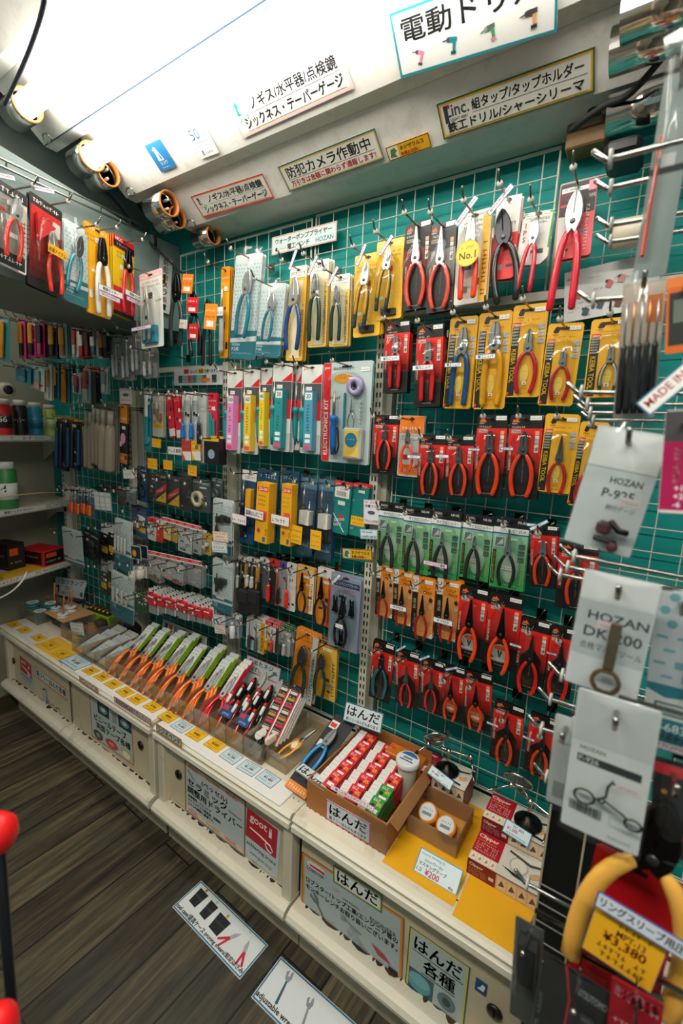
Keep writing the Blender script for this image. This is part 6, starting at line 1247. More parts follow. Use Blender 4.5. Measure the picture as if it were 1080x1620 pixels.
def mcc(p, w, h):
    m = MB(PRINT); m.xf = Matrix.Translation((0, -.0008, 0)); m.rect(-w * .49, w * .49, -h * .07, -h * .004, 'cf1f2a'); m.text('MCC', -w * .4, -h * .062, h * .042, 'f4ece6', True, wmax=w * .5); m.rect(-w * .49, w * .49, -h * .14, -h * .07, '1b1918'); m.text('ミゼットカッタ', 0, -h * .125, h * .036, 'e6d8b0', True, al='c', wmax=w * .85); m.rect(-w * .49, w * .49, -h * .96, -h * .64, 'd3262e'); m.rect(-w * .49, w * .49, -h, -h * .95, '1a1819'); m.build('print', p)
    pliers(p, h * .88, 'lineman', 'c9202c', at=(0, -h * .36), y=-.018, steel='1d1e20'); paste(p, w * .1, -h * .73, w * 1.05, h * .07, '電線カッター', y=-.04); paste(p, w * .08, -h * .80, w * .9, h * .055, 'MADE IN JAPAN', fc='efd2da', tc='b04a5a', y=-.04)
bk(5, (179, 372), (212, 384), (179, 499), 'red handled cutter on red headed yellow card', 'plain', {'a': 'e8c020', 'b': 'cf1f2a', 's': 204}, mcc, None, 2)
def wht(p, w, h): pliers(p, h * .74, 'lineman', '8a9690', at=(0, -h * .40), y=-.018, steel='c9c9c4'); t_box(p, -w * .3, w * .3, -h * .94, -h * .72, '2b7f96', .012, None, 'teal_insert'); paste(p, 0, -h * .77, w * .9, h * .05, 'MADE IN JAPAN', fc='efd2da', tc='b04a5a', y=-.036)
pack('plain', (219, 427), (257, 432), (223, 545), YW - .90, 'grey handled pliers on a white card at the bulkhead corner', wht, {'a': 'e3e2db', 'b': 'e8b9b4', 's': 206, 'hb': .09}, cat='cutter pack', film_d=.026, yhook=.05)
for (u, v, t) in ((5, 278, 'first'), (70, 300, 'second')):
    pt = bulk_pt(u, v, .10); mb = MB(PAPER); mb.box(-.03, .03, 0, .0008, -.006, .006, '2f6f9f'); mb.rect(-.0285, .0285, -.0045, .0045, 'f2f0ea'); mb.text('MADE IN JAPAN', 0, -.003, .006, 'b0303c', True, al='c', wmax=.052); o = tag(mb.build('name_strip'), f'{t} made in japan strip from left above the bulkhead packs', 'label'); o.matrix_world = Matrix.Translation(pt) @ Matrix.Rotation(math.atan2(BN.y, BN.x) + PI / 2, 4, 'Z') @ Matrix.Rotation(-.28, 4, 'Y')
mb = MB(STEEL)
for v0, v1 in ((250, 362), (262, 372)):
    mb.tube([bulk_pt(-40, v0 - 19, .025), bulk_pt(236, v1, .025)], .003, 'a9aaa4', n=6)
for u in (10, 60, 110, 160, 205): mb.tube([bulk_pt(u, 250 + (u) * .47, .025), bulk_pt(u, 250 + u * .47 + 12, .0)], .0025, 'a9aaa4', n=6)
tag(mb.build('hanging_rail'), 'thin steel double rail along the top of the bulkhead', 'rail')
def dr_vert(mb, w, h):
    for k, ch in enumerate('防犯カメラ設置'): mb.text(ch, w * .5, -h * (.135 + .137 * k), h * .105, 'c81f2c', True, al='c', wmax=w * .7)
sheet('warning_sign', XP(253, 403, -1.517) , XP(273, 413, -1.517), XP(254, 492, -1.517), 'white vertical security camera sign with red lettering on the bulkhead end', 'sign', dr_vert, base='d9d6d0')

# ------------------------------------------------------------------ signs on the canopy
def face_sheet(name, TL, TR, BL, P, label, cat, draw, base='efede6', off=.004, t=.0012):
    return sheet(name, face_pt(*TL, P, off), face_pt(*TR, P, off), face_pt(*BL, P, off), label, cat, draw, base=base, t=t)
def penguin(mb, x, z, s, col, belly):          # standing penguin sign: body, bill, white front
    mb.poly([(x + s * a, z + s * b) for a, b in ((.0, .0), (.64, .0), (.62, .10), (.54, .38), (.44, .70), (.40, .88), (.28, .99), (.14, .97), (.06, .88), (-.10, .80), (.06, .77), (.07, .45), (.0, .12))], col)
    mb.poly([(x + s * a, z + s * b) for a, b in ((.32, .07), (.56, .06), (.45, .42), (.34, .64), (.30, .36))], belly)
def dr_nog(p1, p2, rim, bg):
    def d(mb, w, h):
        mb.frame(0, w, -h, 0, h * .05, rim[0]); mb.frame(h * .05, w - h * .05, -h + h * .05, -h * .05, h * .03, rim[1])
        penguin(mb, w * .055, -h * .46, h * .34, p1, bg); mb.text('シンワ', w * .05, -h * .62, h * .12, p1, True, wmax=w * .115)
        mb.text('ノギス/水平器/点検鏡', w * .20, -h * .46, h * .30, '24282c', True, wfix=w * .74); mb.rect(w * .19, w * .95, -h * .515, -h * .505, '3a3e44')
        mb.text('シックネス・テーパーゲージ', w * .09, -h * .86, h * .29, '24282c', True, wfix=w * .86); mb.rect(w * .08, w * .96, -h * .905, -h * .895, '3a3e44')
    return d
face_sheet('trough_sign', (355, 162), (535, 66), (382, 220), P3, 'white pink rimmed caliper sign on the middle trough', 'sign', dr_nog('1f9a92', None, ('efc4d2', 'efdca4'), 'ecebe5'), base='ecebe5')
face_sheet('trough_sign', (301, 311), (415, 274), (323, 344), P1, 'smaller red rimmed caliper sign at the left of the lowest trough', 'sign', dr_nog('2f4a55', None, ('d02a4a', 'e8a03a'), 'd9d6cc'), base='d9d6cc')
def dr_pen(mb, w, h): penguin(mb, w * .28, -h * .64, h * .50, 'f0f0ec', '1a73ad'); mb.text('シンワ', w * .5, -h * .80, h * .12, 'f0f0ec', True, al='c', wmax=w * .62); mb.tiny(w * .25, -h * .92, w * .5, h * .05, 'cfe0ea')
face_sheet('penguin_sticker', (228, 231), (252, 220), (258, 271), P3, 'blue sticker with white penguin on the middle trough', 'sticker', dr_pen, base='1a73ad')
def dr_50(mb, w, h): mb.text('50', w * .06, -h * .42, h * .34, '1f5f92', False, wmax=w * .6); mb.text('th', w * .68, -h * .40, h * .14, '1f5f92', wmax=w * .2); mb.text('ANNIVERSARY', w * .1, -h * .55, h * .075, '3a5a74', wmax=w * .78); mb.text('SINCE 1971', w * .18, -h * .65, h * .06, '6a7a86', wmax=w * .6); penguin(mb, w * .22, -h * .92, h * .16, '1f4a74', 'ecebe6'); mb.tiny(w * .42, -h * .9, w * .38, h * .06, '1f4a74')
face_sheet('anniversary_sticker', (292, 204), (320, 192), (322, 250), P3, 'white 50th anniversary sticker on the middle trough', 'sticker', dr_50, base='f0efea')
def dr_cam(mb, w, h): mb.frame(0, w, -h, 0, h * .05, '1f6a72'); mb.frame(h * .05, w - h * .05, -h * .95, -h * .05, h * .045, 'd9a83a'); mb.text('防犯カメラ作動中', w * .06, -h * .56, h * .40, '22252a', True, wfix=w * .86); mb.rect(w * .05, w * .95, -h * .605, -h * .59, '3a3e44'); mb.text('万引きは金額に関わらず通報します!', w * .06, -h * .87, h * .22, 'd22a40', True, wfix=w * .88)
face_sheet('trough_sign', (438.6, 263.9), (592.5, 202.5), (460.3, 303), P1, 'security camera warning sign with red second line on the lowest trough', 'sign', dr_cam, base='dad8cc')
face_sheet('trough_sign', (609, 234), (677, 209), (616, 256), P1, 'small yellow sign with green figure on the lowest trough', 'sign', lambda mb, w, h: dr_nej(mb, w, h), base='e5a818')
def dr_linc(mb, w, h):
    mb.frame(0, w, -h, 0, h * .05, '3a5a3a'); mb.frame(h * .05, w - h * .05, -h * .95, -h * .05, h * .05, 'd9a82a'); mb.text('Linc.', w * .05, -h * .46, h * .34, '2a3340', True, wmax=w * .17); mb.disc(w * .075, -h * .17, h * .06, 'c81f3a', n=12); mb.text('LIGHT SEIKI', w * .08, -h * .58, h * .08, '2a3340', True, wmax=w * .13); mb.rect(w * .04, w * .07, -h * .60, -h * .12, '2a3340')
    mb.text('組タップ/タップホルダー', w * .24, -h * .46, h * .28, '22252a', True, wfix=w * .70); mb.rect(w * .24, w * .96, -h * .52, -h * .508, '3a3e44'); mb.text('鉄工ドリル/シャーシリーマ', w * .05, -h * .87, h * .28, '22252a', True, wfix=w * .89); mb.rect(w * .05, w * .96, -h * .915, -h * .903, '3a3e44')
face_sheet('trough_sign', (690, 165), (941, 73), (699, 222), P1, 'large yellow rimmed drill and tap sign at the right of the lowest trough', 'sign', dr_linc, base='d9d6ca')
def drill(mb, x, z, s, body, grip, tip, bat, rot):
    c, q = math.cos(rot), math.sin(rot)
    def P(pts): return [(x + s * (a * c - b * q), z + s * (a * q + b * c)) for a, b in pts]
    mb.poly(P([(-1.0, .06), (-.55, .10), (-.55, .22), (-1.0, .14)]), '50555a'); mb.poly(P([(-.55, .0), (-.25, -.06), (.5, -.02), (.55, .32), (-.25, .38), (-.55, .32)]), body); mb.poly(P([(-.55, .0), (-.25, -.06), (-.25, .38), (-.55, .32)]), tip)
    mb.poly(P([(.08, -.02), (.42, -.02), (.30, -.75), (.02, -.75)]), grip); mb.poly(P([(-.14, -.72), (.38, -.72), (.38, -.98), (-.14, -.98)]), bat)
def dr_drill(mb, w, h):
    mb.frame(0, w, -h, 0, h * .045, '148a94'); mb.text('電動ドリル', w * .06, -h * .50, h * .36, '24282c', True, wfix=w * .86)
    drill(mb, w * .16, -h * .72, h * .17, 'e58aa4', 'e58aa4', '4a4d50', '5a4a50', -.3); drill(mb, w * .38, -h * .68, h * .19, '148a94', '148a94', '4a4d50', '14525a', -.1); drill(mb, w * .62, -h * .68, h * .18, '5a6a62', '3a9a6a', '8a9a94', 'e58aa4', .2); drill(mb, w * .86, -h * .66, h * .20, '3a3d40', 'f0a05a', '3a3d40', '2a2c30', .1)
face_sheet('trough_sign', (615, 22), (884, -80), (631, 125), P3, 'large teal rimmed electric drill sign on the middle trough', 'sign', dr_drill, base='f0efea', off=.006, t=.002)

# ------------------------------------------------------------------ posters and labels on the counter fronts
YP = .7835
def front(name, TL, TR, BL, label, draw, base='e2e4de', y=YP, cat='poster', mat=PRINT): return sheet(name, W(*TL, y), W(*TR, y), W(*BL, y), label, cat, draw, base=base, t=.0008, mat=mat)
def dr_goot(mb, w, h):
    mb.rect(0, w * .92, -h * .60, 0, 'b8142a'); mb.text('goot', w * .10, -h * .26, h * .18, 'efe6e0', True, wmax=w * .55); mb.tube([(w * a, -.0008 - mb.d, -h * b) for a, b in ((.12, .36), (.45, .38), (.74, .42), (.82, .50), (.78, .56), (.66, .54), (.60, .46), (.64, .41))], h * .010, 'efe6e0', n=5); mb.rect(w * .68, w * .76, -h * .27, -h * .15, 'efe6e0'); mb.rect(w * .69, w * .71, -h * .15, -h * .08, 'efe6e0'); mb.rect(w * .73, w * .75, -h * .15, -h * .08, 'efe6e0')
    mb.text('soldering irons', w * .04, -h * .77, h * .10, '2a3034', True, wfix=w * .88); mb.text('www.goot.co.jp', w * .16, -h * .92, h * .085, '3a4448', wfix=w * .66)
front('goot_badge', (31.5, 1037), (51, 1054), (32.5, 1073), 'small red badge on the leftmost counter front', dr_goot, 'a9bcc0')
front('goot_poster', (391, 1277), (444, 1317), (390, 1352), 'red soldering iron poster between two bordered posters on the counter front', dr_goot, 'bccbce')
def dr_free(mb, w, h): mb.frame(0, w, -h, 0, h * .12, 'd9842a'); mb.text('鉛フリーはんだ各種', w * .05, -h * .76, h * .52, '26303a', True, wfix=w * .9)
front('counter_label', (55, 1053), (106, 1091), (56, 1070), 'orange rimmed solder label on the leftmost counter front', dr_free, 'c9d3d0', cat='label')
mb = MB(PRINT); penguin(mb, 0, -.04, .075, '173a54', 'a9c6d4'); penguin(mb, .004, -.036, .064, 'a9c6d4', '173a54'); mb.text('シンワ', .040, -.045, .032, '173a54', True, wmax=.10); mb.text('シンワ', .0405, -.044, .030, 'b9d3de', False, wmax=.10); o = tag(mb.build('penguin_sticker'), 'pale blue penguin sticker on the leftmost counter front', 'sticker'); q = W(68, 1098, YP); o.location = q
def dr_vinyl(mb, w, h):
    mb.frame(0, w, -h, 0, w * .015, 'b03a4a')
    for x, z, c, c2 in ((.34, .16, '22384a', '6a9a8a'), (.84, .16, '22384a', '6a9a9a')): mb.rect(w * (x - .14), w * (x + .14), -h * (z + .14), -h * (z - .13), c); mb.disc(w * x, -h * z, w * .10, c2, rz=h * .09); mb.disc(w * x, -h * z, w * .05, 'd9d8c8', rz=h * .045)
    mb.rect(w * .04, w * .14, -h * .25, -h * .04, 'b9c3c0'); mb.rect(w * .56, w * .66, -h * .30, -h * .06, '8fa0a0')
    mb.text('ビニールテープ', w * .10, -h * .52, h * .15, '26343a', True, wfix=w * .76); mb.text('両面テープ各種', w * .14, -h * .70, h * .15, '26343a', True, wfix=w * .80)
    mb.disc(w * .17, -h * .86, w * .12, '3a4038', rz=h * .11); mb.disc(w * .17, -h * .86, w * .05, '8a9084', rz=h * .05); mb.disc(w * .5, -h * .86, w * .15, 'c8302e', rz=h * .10); mb.disc(w * .5, -h * .85, w * .07, 'e08a70', rz=h * .04); mb.rect(w * .72, w * .97, -h * .97, -h * .76, 'c9b48a'); mb.disc(w * .84, -h * .87, w * .09, 'efe6c8', rz=h * .08)
front('vinyl_tape_poster', (141, 1099), (208, 1141), (144, 1163), 'vinyl tape poster with tape pictures on the second counter front', dr_vinyl, 'b9c6c4')
def dr_ves(mb, w, h):
    mb.frame(0, w, -h, 0, w * .015, '3a5a5c'); mb.frame(w * .015, w * .985, -h + w * .015, -w * .015, w * .012, 'd9a04a')
    mb.rect(w * .03, w * .97, -h * .13, -h * .03, 'd9c4b4'); mb.text('VESSEL', w * .05, -h * .115, h * .07, 'c83a3a', True, wmax=w * .28); mb.text('No.9000', w * .38, -h * .115, h * .07, 'a8862a', True, wmax=w * .26); mb.text('VESSEL', w * .68, -h * .115, h * .07, 'c83a3a', True, wmax=w * .27); mb.rect(w * .03, w * .97, -h * .97, -h * .87, 'd9c4b4'); mb.text('VESSEL', w * .05, -h * .955, h * .07, 'c83a3a', True, wmax=w * .28); mb.text('No.9000', w * .38, -h * .955, h * .07, 'a8862a', True, wmax=w * .26); mb.text('VESSEL', w * .68, -h * .955, h * .07, 'c83a3a', True, wmax=w * .27)
    mb.text('(ベッセル)', w * .30, -h * .29, h * .11, '5a2048', True, wfix=w * .42); mb.text('セラミック', w * .05, -h * .43, h * .13, '5a2048', True, wfix=w * .66); mb.text('調整用ドライバー', w * .05, -h * .58, h * .13, '5a2048', True, wfix=w * .90)
    mb.text('非導電性、ジルコニア', w * .06, -h * .67, h * .055, '2a2c34', True, wmax=w * .6); mb.text('セラミックスで高周波、耐摩耗', w * .06, -h * .745, h * .055, '2a2c34', True, wmax=w * .7); mb.text('コイルの調整に最適です。', w * .06, -h * .82, h * .055, '2a2c34', True, wmax=w * .6)
    mb.poly([(w * .05, -h * .15), (w * .07, -h * .15), (w * .18, -h * .28), (w * .165, -h * .285)], '4a5a60'); mb.poly([(w * .74, -h * .36), (w * .94, -h * .38), (w * .94, -h * .395), (w * .74, -h * .375)], '3a4a58')
front('screwdriver_poster', (292, 1201), (389, 1268), (292, 1281), 'ceramic screwdriver poster with red and gold lettering on the third counter front', dr_ves, 'b4c0c0')
def wrench(mb, x, z, L, rot, c, hd=None):
    k, s = math.cos(rot), math.sin(rot)
    def P(p): return [(x + L * (a * k - b * s), z + L * (a * s + b * k)) for a, b in p]
    mb.poly(P([(0, -.05), (.75, -.035), (.75, .035), (0, .05)]), hd or c); mb.poly(P([(.68, -.06), (.84, -.14), (1.06, -.10), (1.0, -.03), (.86, -.02), (.86, .04), (1.04, .06), (.96, .15), (.74, .10)]), c); mb.disc(*P([(.03, 0)])[0], L * .055, hd or c, n=12)
def dr_lob(mb, w, h):
    mb.frame(0, w, -h, 0, w * .012, '9a5a1c'); mb.frame(w * .012, w * .988, -h + w * .012, -w * .012, w * .018, 'd9861e')
    mb.disc(w * .16, -h * .11, w * .10, 'e6dcd8', rz=h * .05); mb.poly([(w * .08, -h * .11), (w * .25, -h * .10), (w * .25, -h * .14), (w * .10, -h * .135)], 'c8243a'); mb.text('LOBSTER', w * .06, -h * .21, h * .05, '2a3034', True, wmax=w * .2); mb.text('TOP', w * .33, -h * .26, h * .04, 'd98a1e', True); mb.text('TOP KOGYO', w * .44, -h * .30, h * .03, '2a3034', True); mb.text('ENGINEER', w * .70, -h * .33, h * .055, '3a4a4c', True, wmax=w * .28)
    mb.text('ロブスター/トップ工業/エンジニア等の', w * .05, -h * .40, h * .075, '5a1430', True, wfix=w * .9); mb.text('モンキーレンチお取り扱いございます。', w * .05, -h * .50, h * .075, '5a1430', True, wfix=w * .9)
    wrench(mb, w * .30, -h * .88, w * .30, 2.2, '5a686c'); wrench(mb, w * .62, -h * .62, w * .2, 2.9, '7a8a8e'); wrench(mb, w * .80, -h * .92, w * .34, 2.6, '93a6ac'); mb.poly([(w * .72, -h * .62), (w * .84, -h * .66), (w * .90, -h * .74), (w * .78, -h * .72)], 'b8243a'); mb.poly([(w * .88, -h * .76), (w * .96, -h * .76), (w * .97, -h * .88), (w * .88, -h * .84)], '22282c')
front('wrench_poster', (477, 1346), (640, 1453), (473, 1447), 'orange bordered monkey wrench poster on the nearest counter front', dr_lob, 'aab8b9')
def dr_handa(mb, w, h): mb.frame(0, w, -h, 0, h * .06, '1f6a5a'); mb.frame(h * .06, w - h * .06, -h * .94, -h * .06, h * .05, 'd9c43a'); mb.text('はんだ', w * .08, -h * .82, h * .64, '1a1d20', True, wfix=w * .84)
front('solder_label', (527, 1368), (604, 1416), (526, 1394), 'green and yellow rimmed solder label overlapping the monkey wrench poster', dr_handa, 'd6dcd6', y=.7815, cat='label')
def dr_kak(mb, w, h):
    mb.frame(0, w, -h, 0, w * .02, '1f5a5a'); mb.frame(w * .02, w * .98, -h + w * .02, -w * .02, w * .025, 'd9c23a'); mb.text('はんだ', w * .10, -h * .24, h * .16, '1a1d20', True, wfix=w * .78); mb.rect(w * .08, w * .92, -h * .265, -h * .255, '2a2d30'); mb.text('各種', w * .28, -h * .46, h * .17, '1a1d20', True, wfix=w * .52); mb.rect(w * .26, w * .82, -h * .485, -h * .475, '2a2d30')
    mb.rect(w * .05, w * .48, -h * .86, -h * .50, '2f5a64'); mb.disc(w * .24, -h * .64, w * .20, '4f9aa4', rz=h * .12); mb.disc(w * .24, -h * .60, w * .18, '6fb0b8', rz=h * .08)
    for x, z in ((.70, .62), (.66, .84)): mb.disc(w * x, -h * z, w * .15, '5a787e', rz=h * .10); mb.disc(w * x, -h * z, w * .07, '23383e', rz=h * .05)
front('solder_poster', (648, 1464), (744, 1531), (640, 1582), 'solder kinds poster with spool pictures on the nearest counter front', dr_kak, 'b3c0c0')
def dr_bird(mb, w, h): mb.poly([(w * .15, -h * .75), (w * .75, -h * .75), (w * .85, -h * .3), (w * .6, -h * .2), (w * .45, -h * .5)], 'dfe9ee')
front('blue_sticker', (753, 1546), (771, 1559), (752, 1566), 'small dark blue sticker with white shape on the nearest counter front', dr_bird, '144a7a', cat='sticker')
def dr_lab(t, c='d9692a'):
    def d(mb, w, h): mb.frame(0, w, -h, 0, h * .17, c); mb.text(t, w * .05, -h * .80, h * .60, '1f262c', True, wfix=w * .9)
    return d
front('nosing_label', (125, 1069), (155, 1089), (125, 1077), 'orange rimmed pin vise label on the second counter edge', dr_lab('ピンバイス'), 'dfe2da', y=.7448, cat='label'); front('nosing_label', (180, 1101), (239, 1138), (180, 1110), 'long orange rimmed kit label on the second counter edge', dr_lab('表面実装部品取り外しキット'), 'c9ced0', y=.7448, cat='label'); front('nosing_label', (247, 1144), (287, 1170), (247, 1157), 'orange rimmed radio pliers label on the third counter edge', dr_lab('ラジオペンチ'), 'bfd6d4', y=.7448, cat='label')

# ------------------------------------------------------------------ signs lying on the floor
FZ = .0025
def dr_case(mb, w, h):
    mb.frame(.0015, w - .0015, -h + .0015, -.0015, h * .035, '2a78a0'); K = '1d1f22'
    for k, (x, z, s) in enumerate(((.13, .36, .19), (.31, .40, .17), (.50, .46, .24))):
        mb.poly([(w * x - h * s, -h * (z - .22)), (w * x + h * s, -h * (z - .20)), (w * x + h * s * .8, -h * (z + .26)), (w * x - h * s * .8, -h * (z + .24))], K); mb.rect(w * x - h * s * .9, w * x + h * s * .9, -h * (z + .02), -h * (z - .02), '3a3d42'); mb.rect(w * x - h * .02, w * x + h * .06, -h * (z - .22), -h * (z - .32), ('c9762a', 'c9c4b4', 'd9a43a')[k])
    for x, rr in ((.68, -.6), (.87, .35)):
        for s_ in (-1, 1): mb.poly([(w * x + h * (a * math.cos(rr + .25 * s_) - b * math.sin(rr + .25 * s_)), -h * .5 + h * (a * math.sin(rr + .25 * s_) + b * math.cos(rr + .25 * s_))) for a, b in ((-.035, 0), (.035, 0), (.03, -.36), (-.03, -.36))], 'c8243a')
        mb.poly([(w * x + h * (a * math.cos(rr) - b * math.sin(rr)), -h * .5 + h * (a * math.sin(rr) + b * math.cos(rr))) for a, b in ((-.05, -.02), (.05, -.02), (.04, .16), (0, .30), (-.07, .12))], 'a9aeb2')
    mb.text('tool case/道具ケース', w * .02, -h * .94, h * .15, '22262c', True, wmax=w * .42); mb.text('pruning shears/剪定ばさみ', w * .46, -h * .94, h * .15, '22262c', True, wmax=w * .52)
a_, b_, c_ = H(318, 1393, FZ), H(424, 1495, FZ), H(274, 1436, FZ)
sheet('floor_sign', a_, b_, c_, 'blue rimmed sign with tool cases and pruning shears lying on the floor', 'sign', dr_case, base='dfe4e4', t=.002)
def dr_adj(mb, w, h): mb.frame(.0015, w - .0015, -h + .0015, -.0015, h * .035, '2a78a0'); wrench(mb, w * .20, -h * .76, h * .66, 1.75, '8f979a', '1f5a80'); wrench(mb, w * .48, -h * .82, h * .62, 1.85, '8a8f90'); mb.disc(w * .75, -h * .55, h * .22, '2c3034'); mb.disc(w * .75, -h * .55, h * .12, '7a8082'); mb.text('adjustable wrench/モンキーレンチ', w * .02, -h * .95, h * .17, '22262c', True, wmax=w * .95)
a_, c_ = H(444, 1513, FZ), H(404, 1583, FZ); sheet('floor_sign', a_, a_ + Vector((.29, 0, 0)), c_, 'blue rimmed adjustable wrench sign on the floor at the bottom picture edge', 'sign', dr_adj, base='dfe4e4', t=.002)
tp = [(338, 1452, .05), (395, 1478, .05), (428, 1508, .045), (418, 1525, .05), (300, 1398, .03)]
for k, (u, v, l) in enumerate(tp):
    q = H(u, v, .0008); mb = MB(BAG); n = 6; r = random.Random(k); vs = []
    for i in range(n + 1): vs += [(l * (i / n - .5), -.009, .0015 * r.random()), (l * (i / n - .5), .009, .002 * r.random() + .001)]
    mb.add(vs, [(2 * i, 2 * i + 2, 2 * i + 3, 2 * i + 1) for i in range(n)], 'ffffff', BAG, True); o = mb.build('clear_tape'); o.location = q; o.rotation_euler = (0, 0, r.uniform(-.4, .2)); tag(o, ('curl of clear tape at the tool case sign, middle of its upper edge', 'curl of clear tape at the right end of the tool case sign', 'curl of clear tape between the two floor signs, upper one', 'curl of clear tape above the adjustable wrench sign', 'curl of clear tape at the upper left corner of the tool case sign')[k], 'tape', 'clear tape on the floor')

# ------------------------------------------------------------------ counter top: price cards on paper strips
def flat(name, X0, X1, Y0, Y1, z, label, cat, draw=None, base='eeece6', t=.0009, group=None, rz=0.0):
    """A card lying on the counter: local x along the counter, local -z towards the aisle."""
    cx, cy = (X0 + X1) / 2, (Y0 + Y1) / 2; w, h = X1 - X0, Y1 - Y0; mb = MB(PAPER); mb.box(-w / 2, w / 2, 0, t, -h / 2, h / 2, base); mb.d = 0
    if draw:
        mb.xf = Matrix.Translation((-w / 2, 0, h / 2)); draw(mb, w, h); mb.xf = None
    o = mb.build(name); o.matrix_world = Matrix.Translation((cx, cy, z + t)) @ Matrix.Rotation(rz, 4, 'Z') @ Matrix.Rotation(-PI / 2, 4, 'X'); return tag(o, label, cat, group)
flat('paper_strip', -2.335, -2.03, .762, .83, ZD + .0006, 'pale lilac paper strip at the left end of the counters', 'paper', base='d9d8e4')
flat('paper_strip', -2.03, -1.80, .762, .86, ZD + .0005, 'yellow paper strip on the leftmost counter', 'paper', base='f0be3c')
def pstrip(x0, x1, label):
    mb = MB(PAPER); mb.box(x0, x1, .757, .826, ZD + .0006, ZD + .006, 'f1eee9', ch=.002); return tag(mb.build('price_strip'), label, 'strip')
pstrip(-1.775, -1.197, 'white foam price strip along the second counter edge'); pstrip(-1.172, -.655, 'white foam price strip along the third counter edge')
def dr_yl(seed):
    def d(mb, w, h): mb.frame(0, w, -h, 0, w * .02, '8a7a2a'); mb.tiny(w * .12, -h * .24, w * .7, h * .10, '4a3c14', seed=seed); mb.text('¥%d80' % (3 + seed % 6), w * .5, -h * .58, h * .24, 'd9441e', True, al='c', wmax=w * .6); mb.tiny(w * .12, -h * .76, w * .76, h * .10, '2a2410', seed=seed + 1); mb.tiny(w * .3, -h * .92, w * .4, h * .09, '2a2410', seed=seed + 2)
    return d
def dr_bl(seed):
    def d(mb, w, h): mb.frame(0, w, -h, 0, w * .03, '2f7a96'); mb.tiny(w * .12, -h * .22, w * .7, h * .10, '2f4a56', seed=seed); mb.tiny(w * .2, -h * .36, w * .6, h * .10, '2f4a56', seed=seed + 3); mb.text('¥1,%d80' % (2 + seed % 5), w * .5, -h * .62, h * .22, 'd93a4a', True, al='c', wmax=w * .66); mb.tiny(w * .12, -h * .8, w * .76, h * .09, '26323a', seed=seed + 1)
    return d
pc = [(22, 987, 'y'), (39, 996, 'y'), (61, 1008, 'y'), (80, 1020, 'y'), (98, 1034, 'y'), (143.5, 1061.7, 'y'), (162, 1071.5, 'y'), (179, 1083, 'y'), (198, 1095.5, 'y'), (216.7, 1107, 'y'), (241.7, 1119, 'y'), (265.7, 1134.8, 'y'), (286.7, 1150, 'b'), (310.7, 1163, 'y'), (340, 1179, 'y'), (365.7, 1197.7, 'b'), (394, 1216, 'b'), (424, 1233, 'b')]
for k, (u, v, c) in enumerate(pc):
    q = H(u, v, ZD + .005); ix = k + 1 if k < 5 else (k - 4 if k < 11 else k - 10); row = 'leftmost counter' if k < 5 else ('second counter' if k < 11 else 'third counter'); s = .030 if k >= 5 else .036
    z = ZD + .0062 if k >= 5 else ZD + .0024
    flat('price_card', q.x - s, q.x + s, q.y - .021, q.y + .021, z, f"{'yellow' if c == 'y' else 'pale blue'} price card, {ORD[ix]} from left on the {row} edge", 'price card', (dr_yl if c == 'y' else dr_bl)(k), 'f2bd22' if c == 'y' else 'cfe2e8', group='price cards along the counter edge', rz=rng.uniform(-.05, .05))
q = H(120, 1050, ZD); flat('price_card', q.x - .062, q.x + .062, q.y - .035, q.y + .035, ZD + .0062, 'large pale blue price card where the first two counters meet', 'price card', dr_bl(9), 'c5dde4')
# ------------------------------------------------------------------ acrylic bins
def bin_(x0, x1, y0, y1, h, label, tint=None, z=ZD, group='acrylic bins on the counter'):
    mb = MB(ACRYL); t = .002
    mb.box(x0, x1, y0, y0 + t, z, z + h, 'ffffff'); mb.box(x0, x1, y1 - t, y1, z, z + h * 1.0, 'ffffff'); mb.box(x0, x0 + t, y0 + t, y1 - t, z, z + h, 'ffffff'); mb.box(x1 - t, x1, y0 + t, y1 - t, z, z + h, 'ffffff'); mb.box(x0 + t, x1 - t, y0 + t, y1 - t, z + .0005, z + .002, 'ffffff')
    return tag(mb.build('acrylic_bin'), label, 'bin', group)
BX = [-1.600 + .0735 * k for k in range(12)]; BY0, BY1 = .832, 1.035
BH = .062
names = ['orange handled cutters'] * 7 + ['red handled cutters', 'black tipped cutters with blue tags', 'black cutters with red and white tubs', 'red and black striped strips']
for k in range(11):
    bin_(BX[k] + .001, BX[k + 1] - .001, BY0, BY1, BH, f'clear acrylic bin, {ORD[k + 1]} from left in the bin row, holding {names[k]}')
bin_(-.789, -.714, .848, 1.05, .05, 'low acrylic bin at the right end of the bin row, holding yellow pliers')
def lean(x, y, z, ang, yaw=0.0, roll=0.0):      # frame of a pack leaning back against the wall; local z up along it, local -y its face
    return Matrix.Translation((x, y, z)) @ Matrix.Rotation(yaw, 4, 'Z') @ Matrix.Rotation(-ang, 4, 'X') @ Matrix.Rotation(roll, 4, 'Y')
